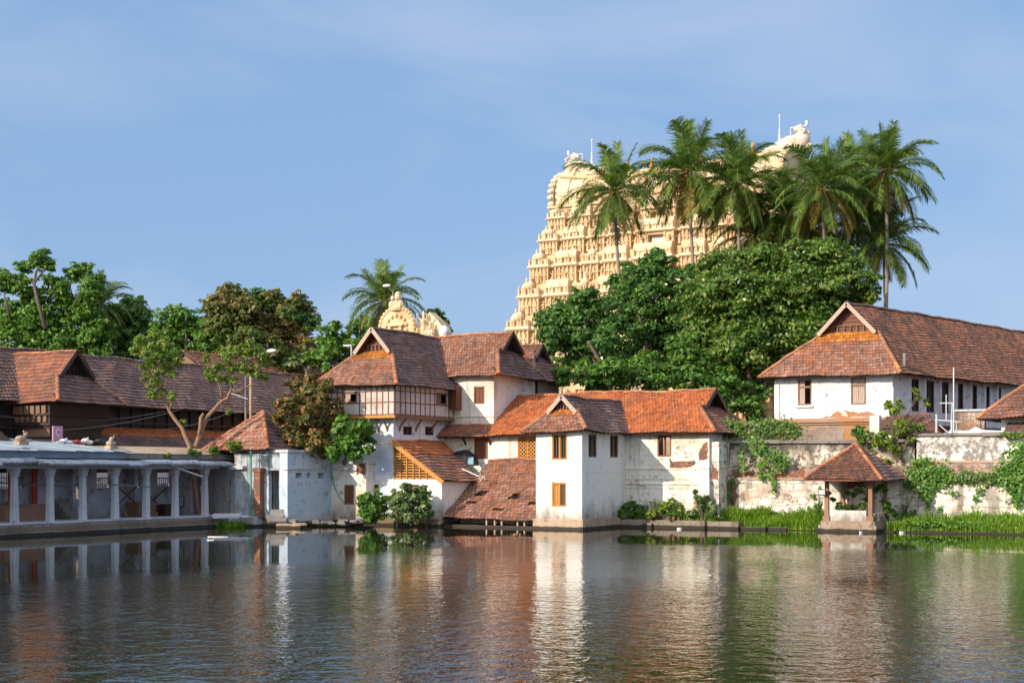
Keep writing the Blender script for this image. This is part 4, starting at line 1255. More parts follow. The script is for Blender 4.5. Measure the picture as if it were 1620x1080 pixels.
def rubble(name, label, cat, c, pieces, mat):
    mb = MB()
    for (dx, dy, dz, l, w, h, rz, tilt) in pieces:
        q = Quaternion((0, 0, 1), rz) @ Quaternion((1, 0, 0), tilt)
        o = Vector(c) + Vector((dx, dy, dz))
        pts = [o + q @ Vector((a * l / 2, b * w / 2, e * h / 2)) for e in (-1, 1) for a, b in ((-1, -1), (1, -1), (1, 1), (-1, 1))]
        pts = [p + Vector((random.uniform(-.03, .03), random.uniform(-.03, .03), random.uniform(-.02, .02))) for p in pts]
        mb.hexa(pts)
    return tag(mb.build(name, mat, at0=c), label, cat)
def clutter():
    # stored junk between the pillars
    y = PB[4] + 1.0
    t = thing('timber_pile', 'pile of old planks and crates stacked between the fifth and sixth visible pillars', 'timber pile', (-23.4, y, 0.66))
    mb = MB()
    for i in range(9):
        z = 0.72 + i * 0.09
        mb.box(-23.9 + random.uniform(0, .2), -22.8, y - .8 + random.uniform(-.1, .1), y + .7 + random.uniform(-.2, .2), z, z + 0.07)
    mb.build('planks', M['wood_brown'], t)
    mb = MB(); mb.lathe((-22.85, y - .1, 1.2), [(0.16, 0), (0.19, .1), (0.19, .5), (0.14, .58)], 10)
    tag(mb.build('blue_can', M['blue_plastic'], at0=(-22.85, y - .1, 1.2)), 'small blue plastic can on the plank pile in the colonnade', 'can')
    y = PB[5] + 1.15
    mb = MB()
    for a, b, c, d in ((-.5, 0.95, .55, 0.95), (-.5, 1.55, .55, 1.65), (-.5, 0.95, -.5, 1.55), (.55, 0.95, .55, 1.65), (0.0, .95, 0.0, 1.6)):
        mb.beam((-22.9, y + a, b + .2), (-22.9, y + c, d + .2), 0.05)
    tag(mb.build('bed_frame', M['iron'], at0=(-22.9, y, .9)), 'rusty metal frame leaning between the last two lit pillars', 'frame')
    mb = MB()
    for i in range(7):
        mb.box(-24.2, -23.0, y - .9, y + .5 - i * .07, 0.68 + i * .1, 0.75 + i * .1)
    tag(mb.build('scrap_pile', M['wood_dark'], at0=(-23.5, y, .66)), 'dark heap of scrap timber under the rusty frame', 'scrap pile')
    for i, (py, dz) in enumerate(((PB[4] + .6, 1.9), (PB[5] + .35, 1.6))):
        mb = MB()
        for s in (-1, 1):
            mb.beam((-24.0, py - .9, dz + s * .55), (-23.8, py + .8, dz - s * .7), 0.06)
        tag(mb.build('crossed_poles', M['wood_dark'], at0=(-24, py, dz)), ('pair of crossed dark poles above the plank pile' if i == 0 else 'pair of crossed dark poles propped behind the rusty frame'), 'poles')
    y = PB[6] + 0.5
    mb = MB()
    mb.prism([(-22.9, y + .15, 2.1), (-22.8, y + .2, 1.3), (-22.8, y + .55, 1.25), (-22.9, y + .62, 2.35), (-22.9, y + .1, 2.4)], (-0.03, 0, 0))
    tag(mb.build('hanging_cloth', M['white_paint'], at0=(-22.9, y + .4, 2.4)), 'pale cloth hanging in the dark end bay of the colonnade', 'cloth')
    # slabs and stones at the corner
    k = at(395, 822, 84)
    rubble('fallen_slab', 'grey stone slab fallen at the water edge below the last pillar', 'slab', (k.x - 1.2, k.y - .6, 0.55), [(0, 0, .12, 1.6, .8, .16, .6, .15), (.8, .6, .05, .9, .6, .14, .2, -.1)], M['stone'])
    k = at(437, 815, 83)
    rubble('broken_slabs', 'tilted broken concrete slabs in front of the dark recess', 'slab', (k.x, k.y, 0.3), [(0, 0, .22, 1.1, .8, .12, .9, .5), (-.2, .3, .5, .8, .6, .1, .6, .8), (.5, .7, .1, .8, .5, .14, .3, .1)], M['stone_dark'])
    k = at(458, 828, 82.5)
    rubble('flat_rock', 'flat pale rock at the water edge below the blue limewashed wall', 'rock', (k.x, k.y, 0.05), [(0, 0, .08, 1.4, .7, .22, .5, .05), (.5, .3, .14, .7, .5, .16, .9, .1)], M['stone_warm'])
    k = at(530, 828, 85)
    pcs = [(random.uniform(-1.6, 1.6), random.uniform(-.3, .5), random.uniform(.02, .35), random.uniform(.3, .8), random.uniform(.3, .5), random.uniform(.12, .25), random.uniform(0, 3), random.uniform(-.2, .2)) for _ in range(26)]
    rubble('rubble_heap', 'heap of broken grey stones below the small wooden door', 'rubble', (k.x, k.y, 0.0), pcs, M['stone_dark'])
    # litter on the water
    for i, (x, y, l, w, lab) in enumerate(((345, 849, 1.1, .16, 'long white board floating in front of the colonnade'), (333, 854, .35, .12, 'short pale scrap floating beside the white board'), (19, 843, .22, .5, 'white lump standing in shallow water at the far left'), (1362, 843, .2, .2, 'white bottle floating by the pavilion step'), (1427, 843, .26, .22, 'white bag floating right of the pavilion'), (850, 831, .12, .2, 'white scrap at the foot of the white tower'), (1075, 837, .3, .2, 'pale plastic scrap by the long stone bank'))):
        Y = FPX * CAM.z / (y - HOR)
        p = at(x, y, Y)
        mb = MB()
        n = 7
        vs = [(p.x + l / 2 * math.cos(6.28 * k / n) * CY * random.uniform(.8, 1.1), p.y + l / 2 * math.cos(6.28 * k / n) * SY + w / 2 * math.sin(6.28 * k / n), -0.02) for k in range(n)]
        mb.prism(vs, (0, 0, 0.06 if l > .3 else 0.12))
        tag(mb.build('floating_litter', M['white_paint'], at0=(p.x, p.y, 0)), lab, 'litter', 'litter floating on the tank')
    # white pole leaning off the roof, cables, roof figures, sign
    p, q = on_a(185, 706, -22.4), on_a(321, 754, -21.2)
    mb = MB(); mb.tube([p, p.lerp(q, .5), q], 0.045)
    tag(mb.build('white_pole', M['white_paint'], at0=p), 'long thin white pole sloping down across the colonnade roof', 'pole')
    for i, (px, py) in enumerate(((33, 699), (176, 706))):
        c = on_a(px, py, -22.6)
        mb = MB()
        mb.lathe_ball(c + Vector((0, 0, .16)), .24, 9, 6, (1.0, 1.35, .8)); mb.lathe_ball(c + Vector((.12, .22 if i == 0 else -.1, .4)), .13, 8, 5, (1, 1, 1.1))
        mb.box(c.x - .2, c.x + .25, c.y - .32, c.y + .32, c.z - .15, c.z + .04)
        mb.lathe_ball(c + Vector((.1, .1, .54)), .05, 6, 4, (1, 1, 1.6))
        tag(mb.build('roof_figure', M['stone_warm'], at0=c, smooth=False), 'small crouching stone figure on the grey roof sheets' if i == 0 else 'small tan stone figure at the end of the grey roof sheets', 'figure')
    c = on_a(91, 690, -27.5)
    t = thing('board_sign', 'small pink board with a white ring mark above the colonnade roof', 'sign', c)
    mb = MB(); mb.box(c.x - .04, c.x + .04, c.y - .36, c.y + .36, c.z - .25, c.z + .6)
    mb.build('board', M['pink'], t)
    mb = MB()
    for i in range(10):
        a0, a1 = 0.6 + 5.2 * i / 10, 0.6 + 5.2 * (i + 1) / 10
        mb.beam((c.x + .06, c.y + .16 * math.cos(a0), c.z + .22 + .2 * math.sin(a0)), (c.x + .06, c.y + .16 * math.cos(a1), c.z + .22 + .2 * math.sin(a1)), .05)
    mb.build('ring_mark', M['white_paint'], t)
    c = on_a(114, 701, -25.5)
    for i, (dy, w, h, m, lab) in enumerate(((-.6, .5, .34, 'white_paint', 'white bundle on the roof sheets under the pink board'), (0.25, .34, .26, 'red_paint', 'red bundle on the roof sheets between two pale ones'), (1.0, .42, .42, 'white_paint', 'rounded white bundle right of the red one on the roof'), (2.0, .5, .4, 'black_sheet', 'dark bundle at the right of the row on the roof'))):
        mb = MB(); mb.lathe_ball((c.x, c.y + dy, c.z + h * .4), 1.0, 9, 6, (.25, w * .55, h * .35)); mb.lathe_ball((c.x + .1, c.y + dy + w * .5, c.z + h * .2), 1.0, 8, 5, (.25, w * .5, h * .3)); mb.beam((c.x, c.y + dy - w, c.z + .05), (c.x + .1, c.y + dy + w * .3, c.z + h * .8), .07)
        tag(mb.build('roof_bundle', M[m], at0=(c.x, c.y + dy, c.z)), lab, 'bundle')
clutter()

# ------------------------------------------------------------------ timber palace behind the colonnade
def build_palace():
    t = thing('palace_hall', 'very long dark timber palace hall with a purple-brown tiled roof behind the colonnade', 'palace', (-37.5, 0, 0.45))
    y0, y1 = -34.0, 27.0
    ae, ar, ze, zr = -33.4, -37.4, 7.65, 11.15
    Rs = [GRID.p(ae, y0, ze), GRID.p(ae, y1, ze), GRID.p(ar, y1, zr), GRID.p(ar, y0, zr)]
    Ls = [GRID.p(2 * ar - ae, y1, ze), GRID.p(2 * ar - ae, y0, ze), GRID.p(ar, y0, zr), GRID.p(ar, y1, zr)]
    roof_part(t, 'main_slope', [Rs], M['tile_dark'], 0.34, 0.26)
    roof_part(t, 'rear_slope', [Ls], M['tile_dark'], 0.5, 0.5)
    decks(t, [Rs, Ls]); rafters(t, Rs, 0.6, 0.8)
    mb = MB(); ridge_caps(mb, GRID.p(ar, y0, zr), GRID.p(ar, y1, zr), 0.15)
    mb.build('ridge_caps', M['cap_brown'], t)
    B = Frame((-34.4, y0), (-34.4, y1))
    mb = MB(); wall(mb, B, 0.45, 7.8)
    mb.build('wall', M['wood_black'], t)
    mb = MB()
    y = y0 + .4
    while y < y1:
        s = y - y0
        fbox(mb, B, s, s + .12, 0, .12, 5.2, 7.6); y += 1.15
    for z in (5.3, 5.9, 6.5): fbox(mb, B, 0, B.len, 0.0, 0.16, z, z + .16)
    mb.build('gallery_timbers', M['wood_palace'], t)
    # lower pent roof strip, the sunlight on its upper edge painted as orange tiles
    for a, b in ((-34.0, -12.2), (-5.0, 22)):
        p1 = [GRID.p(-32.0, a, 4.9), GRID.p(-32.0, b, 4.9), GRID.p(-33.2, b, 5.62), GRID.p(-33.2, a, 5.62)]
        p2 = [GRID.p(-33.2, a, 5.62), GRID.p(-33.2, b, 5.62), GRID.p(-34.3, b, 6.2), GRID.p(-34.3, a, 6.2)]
        roof_part(t, 'lower_pent_roof', [p1], M['tile_dark']); roof_part(t, 'sunlit_pent_top', [p2], M['tile_orange']); decks(t, [p1, p2])
    mb = MB(); mb.box(-33.4, -33.1, -11.6, -5.6, 0.45, 5.3); mb.box(-32.9, -32.6, -34, 20, .45, 3.2)
    mb.build('ground_floor_wall', M['hall_white'], t)
    mb = MB(); mb.box(-31.95, -31.8, -34, -12.3, 4.35, 4.75)
    mb.build('painted_band', M['purple'], t)
    # projecting gabled wing
    P2 = Plan((0, 0), (0, 1), (-1, 0))
    gablet_roof(t, P2, -10.75, -5.2, 29.9, -8.0, 31.6, 37.4, 7.5, 9.25, 10.75, over=0.4, board='wood_dark', course=0.32,
                mats={'front': M['tile_dark'], 'left': M['tile_redbrown'], 'right': M['tile_dark'], 'cap': 'cap_orange', 'ridge': 'cap_orange'})
    mb = MB()
    for z0, z1, e in ((5.35, 5.9, .0), (5.9, 6.1, .12), (6.1, 6.7, .25), (6.7, 6.85, .4), (6.85, 7.45, .3)):
        mb.box(-34.4, -31.3 + e, -10.1 - e, -5.9 + e, z0, z1)
    mb.build('wing_body', M['wood_palace'], t)
    Fb = Frame((-34.4, -10.1), (-31.3, -10.1))
    mb = MB()
    for i in range(6):
        s = 0.35 + i * .5
        fbox(mb, Fb, s, s + .34, .25, .46, 6.80, 7.3); fbox(mb, Fb, s + .05, s + .30, .12, .36, 6.3, 6.66)
    fbox(mb, Fb, 1.0, 3.1, 0.0, 0.06, 5.4, 5.9)
    mb.build('bracket', M['wood_brown'], t)
    # second roof further back at the far left
    t = thing('far_gable_wing', 'orange tiled gable roof end rising behind the palace roof at the far left', 'building', (-45, -6, .45))
    gablet_roof(t, P2, -14.0, -3.2, 41.8, -8.0, 43.0, 66, 9.3, 11.0, 13.5, over=0.5, board='wood_dark',
                mats={'front': M['tile_dark'], 'left': M['tile_orange'], 'right': M['tile_dark'], 'cap': 'cap_orange', 'ridge': 'cap_orange'})
    mb = MB(); mb.box(-66, -42.6, -13, -4.2, .45, 9.4)
    mb.build('wall', M['wood_black'], t)
    # short higher ridge piece
    t = thing('rear_palace_range', 'short higher strip of dark tiled roof just above the palace ridge behind the forked tree', 'building', (-45, 22, .45))
    p0, p1 = on_a(290, 571, -41.0), on_a(500, 580, -41.0)
    zz = 12.6
    a, b = p0.y, p1.y + 8
    Rs = [GRID.p(-37.6, a, 10.3), GRID.p(-37.6, b, 10.3), GRID.p(-41, b, zz), GRID.p(-41, a, zz)]
    Ls = [GRID.p(-44.4, b, 10.3), GRID.p(-44.4, a, 10.3), GRID.p(-41, a, zz), GRID.p(-41, b, zz)]
    roof_part(t, 'main_slope', [Rs], M['tile_brown']); roof_part(t, 'rear_slope', [Ls], M['tile_brown'], .5, .5); decks(t, [Rs, Ls])
    mb = MB(); ridge_caps(mb, GRID.p(-41, a, zz), GRID.p(-41, b, zz)); mb.build('ridge_caps', M['cap_orange'], t)
    mb = MB(); mb.box(-43.6, -38.4, a + .2, b, .45, 10.35); mb.prism([GRID.p(-38.2, a + .2, 10.3), GRID.p(-43.8, a + .2, 10.3), GRID.p(-41, a + .2, zz - .1)], (0, .2, 0))
    mb.build('wall', M['wood_brown'], t)
build_palace()
# ------------------------------------------------------------------ hall on the terrace, right
def build_hall():
    t = thing('terrace_hall', 'long white hall on an ochre pedestal, its big brown roof running off to the right', 'hall', (12, 24, 5))
    pl = Plan((0, 14.2), (1, 0), (0.24, 0.97))
    gablet_roof(t, pl, 5.2, 14.15, 0, 9.7, 2.65, 52, 9.2, 12.0, 13.75, over=0.5, course=0.27, w=0.20,
                mats={'front': M['tile_mixed'], 'left': M['tile_hall'], 'right': M['tile_hall'], 'cap': 'cap_orange', 'ridge': 'cap_brown'}, band=0.80)
    al = on_b(1225, 640, 15.0).x; ac = on_b(1412, 640, 15.0).x
    A = Frame((al, 15.0), (ac, 15.0))
    w1 = hole(A, 1262, 603, 1284, 641); w2 = hole(A, 1346, 598, 1370, 640)
    w1 = (w1[0], w1[1], w1[2], 9.05); w2 = (w2[0], w2[1], w2[2], 9.05)
    mb = MB(); wall(mb, A, 6.55, 9.3, [w1, w2]); wall(mb, Frame((al + 8, 47), (al, 15)), 6.2, 9.3)
    mb.build('front_wall', M['hall_white'], t)
    o1 = window(t, A, w1, 'ajar', frame='wood_brown', leaf='wood_pale', depth=0.12)
    o2 = window(t, A, w2, 'shut', frame='wood_brown', leaf='wood_pale', depth=0.12)
    mb = MB()
    for w in (w1, w2): fbox(mb, A, w[0] + .09, w[1] - .09, -0.10, -0.03, w[3] - .55, w[3] - .42)
    mb.build('transom', M['wood_brown'], t)
    mb = MB()
    fbox(mb, A, w1[0] - .1, w1[1] + .1, 0, .14, w1[2] - .14, w1[2] - .02)
    z = px_on(A, 1320, 614)[1]
    fbox(mb, A, 0, w1[0] - .05, 0, .03, z - .03, z + .02); fbox(mb, A, w1[1] + .1, w2[0] - .05, 0, .03, z - .03, z + .02); fbox(mb, A, w2[1] + .1, A.len, 0, .03, z - .03, z + .02)
    s = px_on(A, 1307, 630)[0]; fbox(mb, A, s - .03, s + .03, 0, .035, 7.1, z - .03)
    fbox(mb, A, A.len - .1, A.len + .06, 0, .04, 6.6, z - .03)
    mb.build('moulding', M['hall_white'], t)
    mb = MB()
    fbox(mb, A, -.45, A.len + .2, -1.0, .34, 6.32, 6.50); fbox(mb, A, -.30, A.len + .15, -1.0, .24, 6.50, 6.58); fbox(mb, A, -.3, A.len + .1, -1.0, .22, 6.18, 6.32)
    mb.build('base_ledge', M['ochre'], t)
    mb = MB(); fbox(mb, A, -.15, A.len + .3, -12.0, .12, 3.0, 6.18)
    mb.build('pedestal', M['ochre'], t)
    mb = MB()
    s0 = px_on(A, 1232, 690)[0]; s1 = px_on(A, 1334, 690)[0]
    P = rough_outline([(0.0, 5.0), (s1 - .1, 5.0), (s1 + .1, 5.9), (s1 - 1.2, 6.02), (1.2, 5.85), (0.5, 6.12), (0.0, 6.1)], .08)
    mb.prism([A.at(s, .125, z) for s, z in P], (0, -.02, 0))
    mb.build('grey_patch', M['grey_plaster'], t)
    # ochre scar on the white wall
    mb = MB()
    sx = px_on(A, 1345, 650)[0]
    P = rough_outline([(sx - 1.9, 6.59), (sx + 1.7, 6.59), (sx + 1.2, 6.98), (sx + .5, 6.86), (sx - .3, 7.05), (sx - .9, 6.98), (sx - 1.2, 6.75)], .04)
    mb.prism([A.at(s, .012, z) for s, z in P], (0, -.01, 0))
    mb.build('bare_patch', M['ochre'], t)
    c0 = Vector((ac, 15.0)); d = Vector((.24, .97)).normalized()
    B = Frame(c0, c0 + d * 50)
    hs = []
    for x0, x1 in ((1438, 1454), (1461.5, 1478), (1486, 1501), (1511, 1524), (1534, 1546), (1556, 1566), (1576, 1584)):
        h = hole(B, x0, 602, x1, 643); hs.append((h[0], h[1], 7.0, 9.0))
    for k in range(6): hs.append((36 + k * 2.2, 37.3 + k * 2.2, 7.0, 9.0))
    hs = [h for h in hs if h[1] < 49.5 and h[0] > 0]
    hs.sort(); ok = [hs[0]]
    for h in hs[1:]:
        if h[0] > ok[-1][1] + .2: ok.append(h)
    mb = MB(); wall(mb, B, 6.2, 9.3, ok)
    mb.build('side_wall', M['hall_white'], t)
    for h in ok: window(t, B, h, 'bars', frame='wood_dark', depth=.16)
    mb = MB()
    for i, h in enumerate(ok):
        fbox(mb, B, h[0] - .32, h[0] - .06, 0, .22, 6.2, 9.2)
    mb.build('pilaster', M['hall_white'], t)
build_hall()

b0 = on_b(1122, 700, 5.7).x + 0.02
XM = 16.2
FL = Frame((b0, 7.2), (XM, 9.2))        # foot line of the retaining wall
FR = Frame((XM, 9.2), (48.0, 9.2))      # foot line of the boundary wall
def build_walls():
    def stones(F, s0, s1, lo, hi, d0, d1, z0, z1):
        mb = MB()
        s = s0
        while s < s1:
            e = min(s + random.uniform(lo, hi), s1)
            fbox(mb, F, s, e - .02, -.5, random.uniform(d0, d1), z0 + random.uniform(-.03, .03), z1 + random.uniform(-.02, .05))
            s = e
        return mb
    n = FL.len
    t = thing('retaining_wall', 'high stepped retaining wall of whitewashed stone blocks, left of and behind the pavilion', 'wall', (11, 8.5, 0))
    mb = MB(); fbox(mb, FL, 0.3, n, -.8, 0, -1, 2.86); mb.box(b0, b0 + .5, 5.9, 7.5, .2, 5.0)
    mb.build('block_wall', M['blocks'], t)
    mb = MB(); fbox(mb, FL, .5, n, -1.0, -.22, 2.861, 3.62)
    mb.build('block_band', M['blocks_grey'], t)
    stones(FL, .5, n, .5, 1.3, .02, .12, 2.80, 2.93).build('ledge_stones', M['stone_warm'], t)
    mb = MB(); fbox(mb, FL, .5, n, -5.0, -.6, 3.0, 4.94); fbox(mb, FL, .5, n, -.7, -.44, 3.58, 3.70)
    mb.build('upper_wall', M['wall_old'], t)
    mb = stones(FL, .4, n, 1.2, 2.6, -.44, -.38, 4.93, 5.07); mb.build('coping', M['stone_dark'], t)
    for pts in ([(.75, .6), (1.0, .7), (1.05, 2.6), (.7, 2.7)], [(7.2, 2.3), (8.4, 2.4), (8.2, 2.8), (7.4, 2.8)]):
        brick_scar(t, FL, rough_outline(pts, .07), .02)
    F2 = Frame(FL.at(0, -.22, 0)[:2], FL.at(n, -.22, 0)[:2])
    brick_scar(t, F2, rough_outline([(3.1, 2.95), (5.0, 2.95), (4.9, 3.5), (4.0, 3.3), (3.4, 3.55)], .08), .02)
    brick_scar(t, F2, rough_outline([(.7, 3.0), (2.4, 3.0), (2.2, 3.2), (.7, 3.45)], .06), .02)
    F3 = Frame((b0, 5.9), (b0 + .5, 5.9))
    brick_scar(t, F3, rough_outline([(.04, 2.9), (.46, 2.75), (.46, 3.25), (.2, 3.55), (.06, 3.85)], .02, 4), .02)
    t = thing('boundary_wall', 'white mould-stained boundary wall with a dark coping, right of the pavilion', 'wall', (28, 10, 0))
    n = FR.len
    mb = MB(); fbox(mb, FR, .02, n, -.8, 0, -1, 3.2)
    mb.build('block_wall', M['blocks'], t)
    mb = MB(); fbox(mb, FR, .02, n, -1.0, -.2, 3.201, 3.8)
    mb.build('block_band', M['blocks_grey'], t)
    stones(FR, .05, n, .6, 1.6, .0, .10, 3.14, 3.27).build('ledge_stones', M['stone_warm'], t)
    stones(FR, .05, n, .6, 1.8, -.48, -.38, 3.79, 3.88).build('upper_ledge', M['stone_warm'], t)
    mb = MB(); fbox(mb, FR, .02, n, -1.1, -.52, 3.8, 5.27)
    mb.build('upper_wall', M['wall_white'], t)
    stones(FR, -.05, n, 2.5, 5, -.36, -.32, 5.27, 5.43).build('coping', M['stone_dark'], t)
    mb = MB(); mb.box(XM + .02, 80, 10.2, 18, 3.0, 4.6)
    struct(mb.build('terrace', M['earth']))
    mb = MB()
    x = 5.4
    while x < 46:
        e = x + random.uniform(.9, 2.2)
        y = 4.85 + min(1, (x - 5.4) / 4) * .65
        mb.box(x, e - .03, y + random.uniform(-.15, .12) + (0.25 if x > 16 else 0), 7.2, -1.4, random.uniform(.05, .16) + max(0, .28 * (1 - (x - 5.4) / 3)))
        x = e
    tag(mb.build('bank_edging', M['edge_stone'], at0=(20, 6, 0)), 'low worn stone edging between the grass bank and the water', 'edging')
    t = thing('creeper_fence', 'low post fence overgrown with creeper along the top of the retaining wall', 'fence', (8, 8.2, 5.1))
    Fw = Frame(FL.at(0, -.8, 0)[:2], FL.at(FL.len, -.8, 0)[:2])
    ss = [px_on(Fw, x, 690)[0] for x in (1137, 1165, 1193, 1221, 1250)]
    for s in ss:
        mb = MB(); fbox(mb, Fw, s - .04, s + .04, -.04, .04, 4.9, 6.15); mb.build('post', M['stone'], t)
    mb = MB()
    for z in (5.35, 5.7, 6.05): mb.beam(Fw.at(ss[0], 0, z), Fw.at(ss[-1], 0, z), .03)
    mb.build('wires', M['wire'], t)
build_walls()

def build_pavilion():
    t = thing('pavilion', 'small open bathing pavilion with four stone pillars and a pyramid tile roof', 'pavilion', (13.7, 6.3, 0))
    x0, x1, y0, y1 = 12.1, 15.3, 4.8, 8.4
    mb = MB(); mb.box(x0, x1, y0, y1, -1.4, .36); mb.box(x0 + .12, x1 - .10, y0 + .1, y1, .36, .58)
    mb.build('plinth', M['plinth_brown'], t)
    mb = MB(); mb.box(x0 + .55, x1 - .62, y0 + .28, y0 + .52, .58, 1.16)
    mb.build('parapet', M['white'], t)
    mb = MB(); mb.box(x1 - .5, x1 - .25, y0 + .9, y1 - .5, .58, 1.0)
    mb.build('side_parapet', M['wall_old'], t)
    for x, y in ((x0 + .38, y0 + .36), (x1 - .40, y0 + .36), (x0 + .42, y1 - .4), (x1 - .40, y1 - .4)):
        mb = MB(); w = .118
        mb.box(x - w - .07, x + w + .07, y - w - .07, y + w + .07, .58, .86)
        mb.hexa([Vector((x + a * w, y + b * w, .86)) for a, b in ((-1, -1), (1, -1), (1, 1), (-1, 1))] + [Vector((x + a * (w - .02), y + b * (w - .02), 2.72)) for a, b in ((-1, -1), (1, -1), (1, 1), (-1, 1))])
        mb.box(x - w - .04, x + w + .04, y - w - .04, y + w + .04, 2.72, 2.86)
        mb.build('pillar', M['granite'], t)
    mb = MB()
    mb.box(x0 + .2, x1 - .2, y0 + .2, y0 + .5, 2.862, 3.0); mb.box(x0 + .2, x1 - .2, y1 - .55, y1 - .25, 2.862, 3.0)
    mb.box(x0 + .22, x0 + .54, y0 + .5, y1 - .55, 2.862, 2.99); mb.box(x1 - .55, x1 - .23, y0 + .5, y1 - .55, 2.862, 2.99)
    mb.build('beams', M['wood_dark'], t)
    ze, zp = 2.88, 4.8
    c = GRID.p(13.68, 6.45, zp)
    k = [GRID.p(11.55, 4.15, ze), GRID.p(15.8, 4.15, ze), GRID.p(15.8, 8.75, ze), GRID.p(11.55, 8.75, ze)]
    sl = [[k[i], k[(i + 1) % 4], c] for i in range(4)]
    roof_part(t, 'front_slope', [sl[0]], M['tile_hall'], .22, .17)
    roof_part(t, 'side_slope', [sl[1]], M['tile_dark'], .25, .2)
    roof_part(t, 'rear_slope', [sl[2], sl[3]], M['tile_dark'], .27, .2)
    decks(t, sl)
    mb = MB()
    for q in k: ridge_caps(mb, q, c, .11, .3)
    mb.lathe(c - Vector((0, 0, .05)), [(.2, 0), (.16, .12), (.05, .2)], 8)
    mb.build('hip_caps', M['cap_orange'], t)
    mb = MB(); mb.beam(k[0] + Vector((.02, .02, -.06)), k[1] + Vector((-.02, .02, -.06)), .04, .12); mb.beam(k[1] + Vector((-.02, .06, -.06)), k[2] + Vector((-.02, -.02, -.06)), .04, .12)
    mb.build('fascia', M['wood_red'], t)
    c = Vector((x0 + .22, y0 + .08, 2.15))
    t = thing('floodlight', 'small dark floodlight fixed to the front left pillar of the pavilion', 'floodlight', c)
    mb = MB(); mb.box(c.x - .2, c.x + .2, c.y - .12, c.y, c.z - .16, c.z + .16); mb.beam((c.x, c.y, c.z), (c.x + .15, c.y + .2, c.z - .1), .05)
    mb.build('housing', M['black_sheet'], t)
    mb = MB(); mb.box(c.x - .17, c.x + .17, c.y - .135, c.y - .121, c.z - .12, c.z + .12)
    mb.build('lens', plain('lamp_glass', (.6, .7, .72), .2), t)
build_pavilion()

